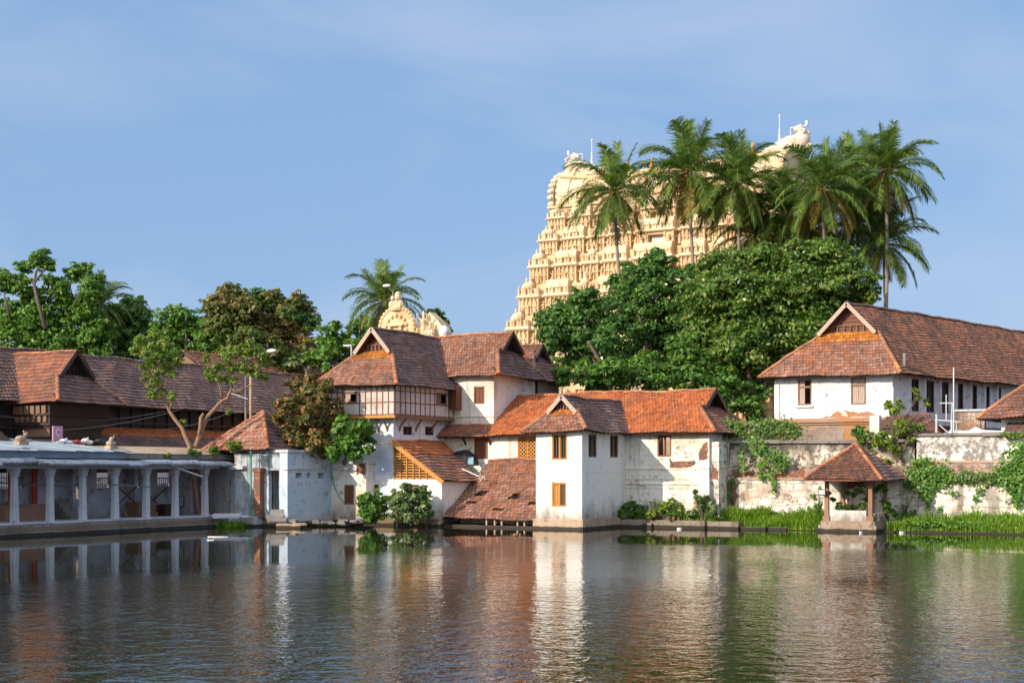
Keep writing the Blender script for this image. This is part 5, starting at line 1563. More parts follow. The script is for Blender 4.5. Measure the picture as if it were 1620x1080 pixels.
def build_right_bits():
    t = thing('corner_roof_house', 'brown hip roofed building cut by the right edge, in front of the long hall', 'building', (25, 14, 4.6))
    gablet_roof(t, GRID, 19.5, 30.5, 10.0, 24.5, 12.4, 24, 6.25, 8.3, 10.6, over=.4, board='wood_pale', course=.3,
                mats={'front': M['tile_brown'], 'left': M['tile_brown'], 'right': M['tile_dark'], 'cap': 'cap_orange', 'ridge': 'cap_brown'})
    mb = MB(); wall(mb, Frame((20.6, 10.9), (29.8, 10.9)), 4.6, 6.3); wall(mb, Frame((20.6, 20), (20.6, 10.9)), 4.6, 6.3)
    mb.build('wall', M['hall_white'], t)
    p = [GRID.p(20.9, 10.0, 5.4), GRID.p(31, 10.0, 5.4), GRID.p(31, 10.88, 5.95), GRID.p(20.9, 10.88, 5.95)]
    roof_part(t, 'lean_roof', [p], M['tile_dark'], .5, .4); decks(t, [p])
    # low pent roof and parapet by the hall corner
    t = thing('terrace_shelter', 'low red tiled shelter roof between the hall corner and the boundary wall', 'shelter', (16, 12, 4.9))
    a0, a1 = on_b(1398, 660, 12.5).x, on_b(1482, 680, 10.0).x
    p = [GRID.p(a0, 10.2, 5.2), GRID.p(a1 + .3, 10.2, 5.2), GRID.p(a1 - 1.2, 13.2, 6.6), GRID.p(a0, 13.2, 6.6)]
    roof_part(t, 'tile_covering', [p], M['tile_brown']); decks(t, [p])
    mb = MB(); mb.box(a0 + .3, a1 - .2, 10.6, 10.8, 4.6, 5.3)
    mb.build('wall', M['stone_dark'], t)
    c0, c1 = on_b(1512, 640, 13).x, on_b(1558, 640, 13).x
    mb = MB(); mb.box(c0, c1, 12.9, 13.3, 4.6, 6.75); 
    t = thing('brick_parapet', 'dark weathered brick parapet with a pale slab on top beside the white pipes', 'parapet', (c0, 13, 4.6))
    mb.build('wall', M['blocks_grey'], t)
    mb = MB(); mb.box(c0 - .2, c1 + .3, 12.8, 13.4, 6.75, 6.86); mb.build('slab', M['stone'], t)
    # pipework rail
    t = thing('pipe_rail', 'frame of white water pipes standing on the boundary wall', 'pipework', on_b(1482, 681, 9.95))
    def q(x, y, b=9.95): return on_b(x, y, b)
    mb = MB()
    for (x0, y0, x1, y1, r) in ((1481.5, 655, 1481.5, 684, .06), (1505.5, 664, 1505.5, 684, .055), (1479, 664, 1520, 667, .03), (1486, 637.5, 1506.5, 637.5, .03), (1506.5, 637.5, 1505, 664, .03), (1497, 624, 1497, 664, .035), (1513, 666, 1513, 684, .03), (1486, 672, 1500, 684, .03)):
        mb.tube([q(x0, y0), q(x1, y1)], r, 8)
    mb.build('pipes', M['pipe'], t)
    mb = MB(); mb.tube([q(1508.7, 684), q(1508.7, 581)], .035, 8)
    tag(mb.build('thin_mast', M['white_paint'], at0=q(1508.7, 684)), 'tall thin pale mast beside the pipe frame on the boundary wall', 'mast')
    mb = MB()
    c = q(1545, 681, 10.3)
    mb.prism([(c.x - 1.6, 10.0, 5.3), (c.x + 1.6, 10.0, 5.3), (c.x + 1.5, 10.0, 5.52), (c.x + .4, 10.0, 5.58), (c.x, 10.0, 5.75), (c.x - .4, 10.0, 5.55), (c.x - 1.4, 10.0, 5.6)], (0, .8, 0))
    tag(mb.build('white_sheeting', M['white_paint'], at0=c), 'crumpled white sheeting lying behind the coping of the boundary wall', 'sheeting')
    t = thing('white_post', 'square whitewashed gate post with a small grille panel behind the pavilion roof', 'post', q(1386, 690, 10))
    a = q(1386, 690, 10)
    mb = MB(); mb.box(a.x - .35, a.x + .2, 9.9, 10.4, 4.6, 6.5); mb.box(a.x - .3, a.x + .95, 9.8, 9.9, 4.6, 5.35)
    mb.build('shaft', M['white_high'], t)
    mb = MB()
    for i in range(5): mb.box(a.x + .25, a.x + 1.0, 9.95, 10.0, 5.38 + .2 * i, 5.46 + .2 * i)
    mb.build('grille', M['iron'], t)
    mb = MB()
    c = on_b(1430, 596, 15.2)
    p = at(1431, 578, 86.2)
    mb.box(p.x - .08, p.x + .08, p.y - .08, p.y + .08, p.z - .3, p.z + .75)
    tag(mb.build('roof_vent', M['stone_dark'], at0=p), 'small dark vent pipe rising through the edge of the hall roof', 'vent')
build_right_bits()
# ------------------------------------------------------------------ temple gateway tower
def figure(mb, c, h, w, face, arms=True):
    """little standing stucco figure: robe, hips, chest, arms, head with tall headdress"""
    w *= random.uniform(.85, 1.1); h *= random.uniform(.88, 1.05)
    mb.lathe(c, [(w * .42, 0), (w * .34, h * .22), (w * .38, h * .40), (w * .26, h * .50), (w * .42, h * .64), (w * .40, h * .70), (w * .13, h * .74), (w * .20, h * .80), (w * .18, h * .87), (w * .10, h * .94), (w * .02, h)], 6)
    if arms:
        c = Vector(c); sd_ = Vector((face[1], -face[0], 0)); f = Vector((face[0], face[1], 0))
        for s in (-1, 1):
            up = random.random() < .5
            e = c + sd_ * (s * w * .62) + f * w * .2 + Vector((0, 0, h * (.55 if not up else .78)))
            mb.beam(c + sd_ * (s * w * .38) + Vector((0, 0, h * .68)), e, w * .16)
            mb.beam(e, e + f * w * .25 + Vector((0, 0, h * (.10 if up else -.08))), w * .13)
GX, GY = -15.9, 50.0
def build_gopuram():
    t = thing('temple_tower', 'tall cream temple gateway tower covered in stucco figures, rising behind the palms', 'temple tower', (GX, GY, 0))
    zs = [27.6, 25.6, 23.25, 20.5, 17.55, 14.4, 11.0, 7.2]
    def half(z):
        return 11.2 + .255 * (27.6 - z), 3.9 + .24 * (27.6 - z)
    for i in range(7):
        z1, z0 = zs[i], zs[i + 1]
        h = z1 - z0
        hx, hy = half(z0); hx -= .35; hy -= .35
        body, bays, corn, figs, shr = MB(), MB(), MB(), MB(), MB()
        singles = []
        body.box(GX - hx + .55, GX + hx - .55, GY - hy + .55, GY + hy - .55, z0, z1 + .05)
        zc0, zc1 = z0 + h * .60, z0 + h * .74
        faces = [(Frame((GX - hx, GY - hy), (GX + hx, GY - hy)), 2 * hx, True), (Frame((GX + hx, GY - hy), (GX + hx, GY + hy)), 2 * hy, False), (Frame((GX - hx, GY + hy), (GX - hx, GY - hy)), 2 * hy, False)]
        for F, wd, main in faces:
            body_d = -.55
            # bays: corner, recess, ... symmetric about the centre
            wc = 2.9 if main else 1.9
            unit = [('k', 1.55), ('r', .42), ('s', 1.75), ('r', .42), ('p', 1.2), ('r', .42), ('s', 1.75), ('r', .5)] if main else [('k', 1.4), ('r', .4), ('s', 1.4), ('r', .4)]
            tot = sum(u[1] for u in unit) * 2 + wc
            f = wd / tot
            seq = [(k, w * f) for k, w in unit] + [('c', wc * f)] + [(k, w * f) for k, w in unit[::-1]]
            s = 0.0
            for k, w in seq:
                a, b = s, s + w
                s = b
                m = (a + b) / 2
                if k == 'r':
                    fbox(corn, F, a, b, body_d, -.28, zc0 + .06, zc1 - .06)
                    figure(figs, F.at(m, -.38, z0 + h * .12), h * .44, min(.5, w * .9), F.n)
                    continue
                d = {'k': 0.0, 's': -.06, 'p': -.2, 'c': .18}[k]
                # base courses
                fbox(bays, F, a, b, body_d, d, z0, z0 + h * .07); fbox(bays, F, a + .06, b - .06, body_d, d - .07, z0 + h * .07, z0 + h * .11)
                if k == 'c':
                    o = .42 * w / 2
                    fbox(bays, F, a + .1, m - o, body_d, d - .1, z0 + h * .11, zc0); fbox(bays, F, m + o, b - .1, body_d, d - .1, z0 + h * .11, zc0)
                    fbox(bays, F, m - o, m + o, body_d, d - .1, zc0 - h * .08, zc0)
                else:
                    fbox(bays, F, a + .1, b - .1, body_d, d - .16, z0 + h * .11, zc0)
                n = (5 if main else 3) if k not in 'pc' else 3 if k == 'c' else 2
                for q in range(n + 1):
                    u = a + .11 + (w - .22) * q / n
                    if k == 'c' and 0 < q < n: u = m + (-1 if q == 1 else 1) * .5 * w / 2
                    fbox(bays, F, u - .055, u + .055, d - .17, d - .03, z0 + h * .11, zc0 - h * .05)
                    fbox(bays, F, u - .085, u + .085, d - .17, d + .0, zc0 - h * .05, zc0)
                if k != 'c':
                    zm = z0 + h * .34
                    fbox(bays, F, a + .08, b - .08, d - .16, d - .02, zm, zm + h * .035)
                    qs = (-.33, -.11, .11, .33) if (k != 'p' and main) else (-.2, .2)
                    for q in qs:
                        figure(figs, F.at(m + q * w, d - .07, z0 + h * .11), h * .225, .27, F.n, False)
                        figure(figs, F.at(m + q * w, d - .08, zm + h * .035), h * .19, .24, F.n, False)
                    big = MB() if (main and i < 6) else figs
                    figure(big, F.at(m, d + .04, z0 + h * .11), h * .36, .42, F.n)
                    if big is not figs: singles.append(big)
                else:
                    for q in (-1, 1): figure(figs, F.at(m + q * w * .36, d + .06, z0 + h * .11), h * .42, .48, F.n)
                # flared cornice of the bay
                g = .10
                P = [F.at(a - .06, d + .05, zc0), F.at(b + .06, d + .05, zc0), F.at(b + .06, body_d, zc0), F.at(a - .06, body_d, zc0)]
                Q = [F.at(a - g, d + g + .13, zc0 + h * .045), F.at(b + g, d + g + .13, zc0 + h * .045), F.at(b + g, body_d, zc0 + h * .045), F.at(a - g, body_d, zc0 + h * .045)]
                T = [F.at(a + .02, d + .02, zc1), F.at(b - .02, d + .02, zc1), F.at(b - .02, body_d, zc1), F.at(a + .02, body_d, zc1)]
                corn.hexa(P + Q); corn.hexa([v + Vector((0, 0, .002)) for v in Q] + T)
                # small roofed shrine on top of the bay
                zt = zc1
                hh = z1 - zt + h * .16
                fbox(shr, F, a + .12, b - .12, body_d, d - .18, zt, zt + hh * .42)
                for q in (-1, 0, 1): fbox(shr, F, m + q * w * .34 - .06, m + q * w * .34 + .06, d - .2, d - .08, zt, zt + hh * .42)
                if k in ('s', 'c'):
                    r = hh * .46; cz = zt + hh * .56
                    pr = []
                    for q in range(9):
                        tt = math.radians(-25 + 230 * q / 8)
                        pr.append((math.cos(tt) * r * .62, math.sin(tt) * r))
                    p0 = [F.at(a + .08, -.36 + d + x_, cz + z_) for x_, z_ in pr]
                    shr.prism(p0, F.at(b - .08, 0, 0) - F.at(a + .08, 0, 0))
                    # horseshoe front
                    ring = [F.at(m + r * .62 * math.cos(math.radians(-30 + 240 * q / 9)), d + .02, cz + .02 + r * .75 * math.sin(math.radians(-30 + 240 * q / 9))) for q in range(10)]
                    shr.prism(ring, F.at(0, -.12, 0) - F.at(0, 0, 0))
                    for q in (-1, 0, 1): shr.lathe(F.at(m + q * w * .3, d - .36, cz + r * .93), [(.09, 0), (.11, .08), (.03, .2), (.01, .32)], 5)
                else:
                    c = F.at(m, d - .42, zt + hh * .42)
                    r = min(w * .34, .48)
                    shr.lathe(c, [(r * .8, 0), (r, hh * .12), (r * .98, hh * .28), (r * .72, hh * .46), (r * .3, hh * .58), (.10, hh * .66), (.13, hh * .74), (.02, hh * .95)], 8)
                for q in (-.3, -.1, .1, .3): fbox(corn, F, m + q * w - .05, m + q * w + .05, d, d + .17, zc0 + h * .05, zc1 - h * .02)
                # attendants on the cornice
                for q in (-.46, -.16, .16, .46):
                    figure(figs, F.at(m + q * w, d - .02, zc1 - .03), h * random.uniform(.20, .32), .3, F.n, False)
        # window recess with grey screen in the centre of the front
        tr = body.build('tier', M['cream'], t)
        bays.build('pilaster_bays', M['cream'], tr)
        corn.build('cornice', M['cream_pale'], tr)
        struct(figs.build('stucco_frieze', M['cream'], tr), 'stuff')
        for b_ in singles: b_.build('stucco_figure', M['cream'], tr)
        struct(shr.build('roof_shrines', M['cream_pale'], tr), 'stuff')
        if i in (1, 2, 3, 4, 5):
            mb = MB(); F = faces[0][0]
            o = .40 * 2.9 * F.len / 22 / 2
            m = F.len / 2
            fbox(mb, F, m - o, m + o, -.52, -.42, z0 + h * .11, zc0 - h * .08)
            mb.build('opening', M['tarp'] if i != 1 else M['stone'], tr)
    mb = MB()
    for a, b, c in ((0, 2.5, 0), (2.5, 6.9, .25)): mb.box(GX - 15 - c, GX + 15 + c, GY - 9 - c, GY + 9 + c, a, b)
    mb.build('stone_base', M['stone_warm'], t)
    # barrel vaulted top
    def section(rx, rz, zc, n=14):
        out = []
        for q in range(n + 1):
            tt = math.radians(-30 + 240 * q / n)
            out.append((math.cos(tt) * rx, zc + math.sin(tt) * rz))
        return out
    HL = 11.2
    neck, vault = MB(), MB()
    neck.box(GX - HL + .4, GX + HL - .4, GY - 3.0, GY + 3.0, 26.6, 28.0)
    for q in range(24):
        x = GX - HL + .7 + (2 * HL - 1.4) * q / 23
        neck.box(x - .14, x + .14, GY - 3.22, GY - 3.0, 26.9, 27.7)
        if q % 2: figure(neck, (x, GY - 3.5, 26.7), 1.3, .5, (0, -1))
    for z0, z1, e in ((27.7, 27.95, .5), (27.95, 28.15, .75)): neck.box(GX - HL + .4 - e, GX + HL - .4 + e, GY - 3.0 - e, GY + 3.0 + e, z0 + .002, z1)
    N = 44
    def rise(u): return 1.15 * abs(u) ** 3.0
    secs = []
    for q in range(N + 1):
        u = q / N * 2 - 1
        e = .05 * (q % 2)
        secs.append([Vector((GX + u * (HL - .2), GY + y, z)) for y, z in section(3.2 + e, 1.95 + rise(u) + e, 29.1)])
    k = len(secs[0])
    vault.add([v for s in secs for v in s], [(i * k + j, (i + 1) * k + j, (i + 1) * k + j + 1, i * k + j + 1) for i in range(N) for j in range(k - 1)] + [tuple(range(k)), tuple(N * k + j for j in range(k))[::-1]])
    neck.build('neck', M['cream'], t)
    vault.build('barrel_roof', M['cream_pale'], t)
    mb = MB()
    for q in range(1, 16):
        u = q / 16 * 2 - 1
        mb.tube([Vector((GX + u * (HL - .2), GY + y, z)) for y, z in section(3.3, 2.05 + rise(u), 29.1, 12)], .09, 6)
    for y, z, r in ((-2.7, 30.45, .13), (-1.6, 31.0, .12), (-3.15, 28.6, .15)): mb.tube([(GX + (q / 20 * 2 - 1) * (HL - .4), GY + y, z + rise(q / 20 * 2 - 1) * .6) for q in range(21)], r, 6)
    for u in (-.62, -.2, .2, .62):     # horseshoe dormers on the flank of the barrel
        x = GX + u * HL
        ring = [(x + .95 * math.cos(R(-40 + 260 * q / 14)), 29.35 + .95 * math.sin(R(-40 + 260 * q / 14))) for q in range(15)]
        mb.prism([(a_, GY - 3.45, z_) for a_, z_ in ring], (0, .8, 0))
        for a_, z_ in ring: mb.lathe_ball((a_, GY - 3.5, z_), .17, 6, 4, (1, 1, 1))
        figure(mb, (x, GY - 3.6, 28.7), 1.2, .5, (0, -1))
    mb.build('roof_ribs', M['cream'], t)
    for sgn in (-1, 1):
        mb = MB()
        x = GX + sgn * (HL - .1)
        zc = 29.15
        ring = [(y, zc + (z - 29.0)) for y, z in section(3.5, 2.5, 29.0, 18)]
        mb.prism([(x, GY + y, z) for y, z in ring], (sgn * .28, 0, 0))
        for y, z in ring:
            mb.lathe_ball((x + sgn * .2, GY + y * 1.03, zc + (z - zc) * 1.04), .22, 7, 5, (1.5, .9, 1.0))
        ring = section(2.8, 2.0, zc, 16)
        for j in range(len(ring) - 1):
            mb.beam((x + sgn * .34, GY + ring[j][0], ring[j][1]), (x + sgn * .34, GY + ring[j + 1][0], ring[j + 1][1]), .2, .2)
        for q in (-1, 0, 1): figure(mb, (x + sgn * .5, GY + q * 1.25, 27.9), 2.0, .9, (sgn, 0))
        mb.build('horseshoe_gable', M['cream_pale'], t)
        # crested head on the ridge end
        hb = MB()
        k_ = .78
        ox = Vector((sgn, 0, 0)) * k_; up = Vector((0, 0, 1)) * k_; oy = Vector((0, k_, 0))
        c = Vector((GX + sgn * (HL - 1.0 if sgn < 0 else HL + .2), GY, 32.0))
        hb.tube([c - ox * 4.6 + up * -1.5, c - ox * 3.2 + up * -.9, c - ox * 1.8 + up * -.35, c - ox * .6 + up * .2, c + ox * .5 + up * .4], [.6, .8, .85, .85, .7], 9)
        hb.lathe_ball(c + ox * .75 + up * .45, .82, 10, 7, (.95, 1.0, 1.1))
        hb.lathe_ball(c + ox * 1.3 - up * .2, .52, 9, 6, (1.1, .9, .7))
        for y in (-.5, .5):
            hb.lathe_ball(c + ox * 1.2 + oy * y + up * .75, .24, 7, 5, (1, 1, 1))
            hb.tube([c + ox * 1.0 + oy * y + up * 1.0, c + ox * 1.35 + oy * y * 1.5 + up * 1.5, c + ox * .8 + oy * y * 1.4 + up * 1.8], [.2, .15, .05], 6)
        for y in (-.45, -.15, .15, .45): hb.beam(c + ox * 1.7 + oy * y - up * .3, c + ox * 1.75 + oy * y * 1.1 - up * .8, .12)
        for q in range(9): hb.lathe_ball(c + ox * (.2 - .4 * q) + up * (1.15 - .17 * q), .2, 6, 4, (1, .8, 1.2))
        for q in range(5): hb.lathe_ball(c + ox * (-.4 - .7 * q) + up * (-.1 - .25 * q) - oy * .95, .3, 6, 4, (1.2, .6, .9))
        # curled scroll on top
        hb.tube([c + ox * .3 + up * .9, c + ox * .75 + up * 1.5, c + ox * .45 + up * 2.0, c - ox * .05 + up * 1.9, c + ox * .02 + up * 1.55], [.42, .40, .34, .24, .15], 8)
        hb.build('crested_head', M['horn'], t, smooth=True)
        r = MB()
        p = c - ox * 1.9 + up * .5
        r.lathe(p, [(.15, 0), (.09, .6), (.13, .7), (.07, .8), (.07, 1.3)], 8)
        r.tube([p + up * 1.5, p + up * 3.3], .035, 6); r.lathe_ball(p + up * 3.1, .10, 6, 4, (1, 1, 1)); r.lathe_ball(p + up * 2.5, .06, 6, 4, (1, 1, 1))
        r.build('lightning_rod', M['white_paint'], t)
        r = MB()
        a, b, e = c - ox * .6 + up * .9, c - ox * .6 + up * 2.1, c + ox * 1.3 + up * 2.1
        r.tube([a, b, e, e + up * .4], .045, 6); r.box(e.x - .1, e.x + .1, e.y - .14, e.y + .14, e.z + .05, e.z + .42)
        r.build('lamp_bracket', M['white_paint'], t)
    for q in range(7):
        u = (q + 1) / 8 * 2 - 1
        x = GX + u * HL * .88
        z = 31.05 + rise(u * .88) * .8
        mb = MB()
        mb.lathe((x, GY, z), [(a_ * .72, z_ * .66) for a_, z_ in [(.42, -.3), (.46, 0), (.26, .12), (.30, .22), (.16, .34), (.42, .62), (.60, .80), (.52, .98), (.20, 1.12), (.30, 1.22), (.16, 1.34), (.22, 1.50), (.26, 1.60), (.10, 1.80), (.12, 1.92), (.05, 2.2), (.01, 2.55)]], 12)
        mb.build('finial', M['gold'], t, smooth=True)
build_gopuram()

# ------------------------------------------------------------------ small shrine roof above the balcony house
def build_shrine():
    c = at(626, 535, 112)
    c.z = 0
    t = thing('shrine_roof', 'small cream shrine roof with a scalloped horseshoe gable above the balcony house ridge', 'shrine', c)
    z0 = 13.2
    r = 1.55
    def P(x, y, z): return Vector((c.x + x, c.y + y, z0 + z))
    mb = MB(); mb.box(c.x - 1.9, c.x + 3.9, c.y + .2, c.y + 3.4, 0.4, z0 - .3); mb.box(c.x - 2.2, c.x + 4.1, c.y, c.y + 3.6, z0 - .3, z0)
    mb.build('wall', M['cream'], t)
    mb = MB()
    pr = [(math.cos(R(-20 + 220 * q / 12)) * 1.25, .95 + math.sin(R(-20 + 220 * q / 12)) * 1.25) for q in range(13)]
    mb.prism([P(-1.0, 1.8 + y, z * .9) for y, z in pr], (4.3, 0, 0))
    mb.build('barrel_roof', M['cream_pale'], t, smooth=False)
    mb = MB()
    ring = [(math.cos(R(-48 + 276 * q / 24)) * r, 1.35 + math.sin(R(-48 + 276 * q / 24)) * r) for q in range(25)]
    mb.prism([P(x, .1, z) for x, z in ring][::-1], (0, .35, 0))
    mb.build('horseshoe_gable', M['cream'], t)
    mb = MB()
    for x, z in ring: mb.lathe_ball(P(x * 1.05, .15, 1.35 + (z - 1.35) * 1.05), .19, 6, 5, (1, .9, 1))
    for q in range(9):
        a = R(-10 + 200 * q / 8)
        mb.lathe_ball(P(1.0 * math.cos(a), .02, 1.35 + 1.0 * math.sin(a)), .15, 6, 4, (1, .8, 1.2))
    for x in (-.5, .5): mb.box(c.x + x - .09, c.x + x + .09, c.y - .15, c.y + .1, z0 + .45, z0 + 1.5)
    mb.box(c.x - .75, c.x + .75, c.y - .2, c.y + .1, z0 + 1.5, z0 + 1.66)
    figure(mb, P(0, -.05, .45), 1.0, .5, (0, -1)); figure(mb, P(-.9, -.02, .3), .8, .4, (0, -1)); figure(mb, P(.95, -.02, .3), .8, .4, (0, -1))
    for s in (-1, 1):
        for q in range(4): mb.lathe_ball(P(s * (1.5 + .22 * q), 0, .25 + .12 * (3 - q)), .24, 6, 4, (1, .8, 1.2))
    mb.build('gable_ornament', M['cream'], t)
    mb = MB()
    mb.lathe(P(0, .3, 2.75), [(.55, 0), (.6, .2), (.42, .4), (.46, .6), (.34, .8), (.24, .9), (.27, 1.1), (.22, 1.35), (.1, 1.5)], 10)
    for s in (-1, 1): mb.lathe_ball(P(s * .42, .0, 3.2), .26, 6, 5, (1, .8, 1.2)); mb.lathe_ball(P(s * .22, -.15, 3.7), .16, 6, 5, (1, .8, 1.2))
    mb.build('crest', M['cream_pale'], t)
    mb = MB()
    for q in range(6): mb.lathe_ball(P(2.9 + .28 * (q % 3), -.1, .4 + .45 * (q // 3)), .26, 6, 4, (1, .8, 1.2))
    figure(mb, P(2.7, -.1, .2), 2.3, .8, (0, -1)); figure(mb, P(3.3, -.1, .2), 1.6, .6, (0, -1)); figure(mb, P(2.1, -.1, .2), 1.2, .6, (0, -1))
    mb.prism([P(1.6, .4, .3), P(4.3, .4, .3), P(4.2, .4, 1.2), P(3.6, .4, 1.9), P(2.9, .4, 2.5), P(2.2, .4, 1.6)], (0, .9, 0))
    mb.build('side_ornament', M['cream_pale'], t)
    p = at(703, 524, 110)
    t = thing('white_dome', 'small white dome on a pale drum peeping over the roof ridge right of the shrine', 'dome', (p.x, p.y, 0))
    mb = MB(); mb.lathe((p.x, p.y, p.z - .35), [(.34, -.4), (.36, 0), (.44, .15), (.46, .36), (.36, .60), (.16, .76), (.02, .82)], 12)
    mb.build('cap', M['white_paint'], t, smooth=True)
    mb = MB(); mb.box(p.x - .25, p.x + .25, p.y - .25, p.y + .25, 0.4, p.z - .6)
    mb.build('post', M['cream_pale'], t)
    # street lamp seen in front of the palm
    b = at(622, 500, 118); b.z = 0.45
    lamp(b, at(622, 462, 118), at(612, 452, 118), 'white globe street lamp in front of the small palm above the shrine')
def lamp(base, top, arm, label, head=.34):
    t = thing('street_lamp', label, 'street lamp', base)
    mb = MB(); mb.tube([base, Vector((base.x, base.y, top.z))], [.11, .07], 8); mb.tube([Vector((base.x, base.y, top.z)), top.lerp(arm, .6), arm], .04, 6)
    mb.build('post', M['stone_dark'], t)
    d = (arm - top); d.z *= .3; d.normalize()
    mb = MB(); mb.lathe_ball(arm, head, 9, 6, (1.25, .6, .42))
    mb.build('lamp_head', M['white_paint'], t, smooth=True)
build_shrine()
b = at(389, 660, 96); b.z = .45
lamp(b, at(389, 569, 96), at(430, 555, 96), 'tall grey street lamp with a long arm behind the pink corner hut roof', .34)
t = thing('utility_pole', 'pale square utility pole with a slanting stay beside the tall street lamp', 'utility pole', at(397, 660, 95.4))
mb = MB(); a = at(397, 596, 95.4); mb.beam((a.x, a.y, .45), a, .16)
mb.build('shaft', M['stone_warm'], t)
mb = MB(); mb.beam(at(366, 622, 95.4), at(392, 631, 95.4), .06); mb.build('stay', M['pipe'], t)
t = thing('short_tube_lamp', 'short white tube lamp on a stub pole beside the balcony house gable', 'lamp', at(552, 560, 104))
mb = MB(); mb.beam(at(543, 546.5, 104), at(556, 546.5, 104), .16, .12); mb.build('tube', M['white_paint'], t)
mb = MB(); q = at(556, 547, 104); mb.tube([(q.x, q.y, .4), q], .06); mb.build('post', M['stone'], t)
# sagging cables
def cable(name, label, p, q, sag, r=.02):
    mb = MB()
    mb.tube([p.lerp(q, k / 12) - Vector((0, 0, sag * 4 * (k / 12) * (1 - k / 12))) for k in range(13)], r, 5)
    tag(mb.build(name, M['wire'], at0=p), label, 'cable', 'overhead cables')
cable('overhead_cable', 'long cable rising from the far left edge across the dark palace wall', at(-20, 654, 86), at(262, 650, 92), .55)
cable('overhead_cable', 'lower cable rising to the forked tree across the palace wall', at(100, 680, 84), at(300, 643, 92), .25)
cable('overhead_cable', 'short cable between the forked tree and the street lamp post', at(258, 679, 90), at(389, 640, 96), .3)
cable('colonnade_cable', 'thick dark cable strung across the front of the pillars', at(-10, 761, 74), at(130, 766, 77.2), .12, .045)
cable('colonnade_cable', 'second cable continuing along the right pillars of the colonnade', at(130, 766, 77.2), at(240, 770, 79.5), -.05, .035)
cable('colonnade_cable', 'cable running down to the first visible pillar of the colonnade', at(-10, 788, 74), at(50, 800, 75), .1, .04)
# ------------------------------------------------------------------ foliage
def leaf_cloud(C, N, size, aspect=.5, droop=.25, jit=.55):
    """diamond leaves at points C facing roughly N"""
    n = len(C)
    N = N + rng.normal(0, jit, (n, 3)); N[:, 2] += .25
    N /= np.linalg.norm(N, axis=1)[:, None] + 1e-9
    T = rng.normal(0, 1, (n, 3)); T[:, 2] -= droop
    T -= N * (T * N).sum(1)[:, None]
    T /= np.linalg.norm(T, axis=1)[:, None] + 1e-9
    B = np.cross(N, T)
    s = (size * rng.uniform(.5, 1.4, n))[:, None]
    a = s * aspect * .5
    V = np.empty((n, 4, 3))
    V[:, 0] = C - T * s * .5
    V[:, 1] = C + B * a + N * s * .10
    V[:, 2] = C + T * s * .5 - N * s * .06
    V[:, 3] = C - B * a + N * s * .10
    return V.reshape(-1, 3), np.arange(4 * n).reshape(-1, 4)
def sphere_dirs(n):
    d = rng.normal(0, 1, (n, 3))
    return d / np.linalg.norm(d, axis=1)[:, None]
def crown_points(blobs, size, cover=1.6, clump=.34, nclump=26, squash=.85, inner=.25):
    cover *= 1.7
    Cs, Ns = [], []
    for c, r in blobs:
        c = np.array(c)
        la = size * size * .25
        total = int(cover * 4 * math.pi * r * r / la * .5) + 30
        k = max(6, int(nclump * max(.5, r / 1.2)))
        d = sphere_dirs(k)
        cc = c + d * (r * rng.uniform(.5, 1.08, k))[:, None] * np.array([1, 1, squash])
        rr = r * clump * rng.uniform(.45, 1.5, k)
        w_ = rr ** 2; w_ = w_ / w_.sum()
        for j in range(k):
            m = int(total * w_[j]) + 4
            e = sphere_dirs(m)
            e[:, 2] = np.where(e[:, 2] < -.35, -e[:, 2] * .6, e[:, 2])
            q = cc[j] + e * (rr[j] * rng.uniform(.55, 1.12, m))[:, None] * np.array([1, 1, .75])
            Cs.append(q); Ns.append(e * .8 + d[j] * .5)
        m = int(total * inner)
        e = sphere_dirs(m)
        Cs.append(c + e * (r * .72 * rng.uniform(.3, 1, m) ** .4)[:, None]); Ns.append(e)
    return np.concatenate(Cs), np.concatenate(Ns)
def crown(name, blobs, mat, parent, size=.3, aspect=.5, **kw):
    C, N = crown_points(blobs, size, **kw)
    V, F = leaf_cloud(C, N, size, aspect)
    return np_mesh(name, V, F, M[mat], parent)
def px_blobs(L_, Y, spread=1.0):
    out = []
    for b in L_:
        px, py, r = b[:3]
        dy = b[3] if len(b) > 3 else random.uniform(-spread, spread)
        out.append((at(px, py, Y + dy), r * Y / FPX))
    return out
def limb(mb, p, q, r0, r1, bend=.12, n=7):
    p, q = Vector(p), Vector(q)
    d = q - p
    o = Vector((random.uniform(-1, 1), random.uniform(-1, 1), random.uniform(-.2, .6))) * d.length * bend
    mb.tube([p + d * (k / n) + o * math.sin(math.pi * k / n) for k in range(n + 1)], [r0 + (r1 - r0) * k / n for k in range(n + 1)], 7)
def tree(name, label, blobs_px, Y, mat, size, trunk_px, spread=1.2, group=None, tr=.35, bark='bark', limbs=6, base_z=.45, extra=(), fork=.45, **kw):
    """blobs_px: crown clumps; trunk_px: (px, py_fork) of the main fork"""
    bl = px_blobs(blobs_px, Y, spread)
    f = at(trunk_px[0], trunk_px[1], Y)
    base = Vector((f.x + random.uniform(-.3, .3), f.y + random.uniform(-.3, .3), base_z))
    t = thing(name, label, 'tree', base, group)
    mb = MB()
    limb(mb, base - Vector((0, 0, .2)), f, tr * 1.25, tr * .8, .04)
    order = sorted(range(len(bl)), key=lambda i: -bl[i][1])[:limbs]
    for i in order: limb(mb, f, bl[i][0], tr * .55, tr * .12, .15)
    for pts, r0, r1 in extra:
        q = [at(x, y, Y + dy) for x, y, dy in pts]
        n = len(q)
        mb.tube(q, [r0 + (r1 - r0) * k / (n - 1) for k in range(n)], 7)
    mb.build('trunk', M[bark], t, smooth=True)
    crown('crown', bl, mat, t, size, **kw)
    return t, bl

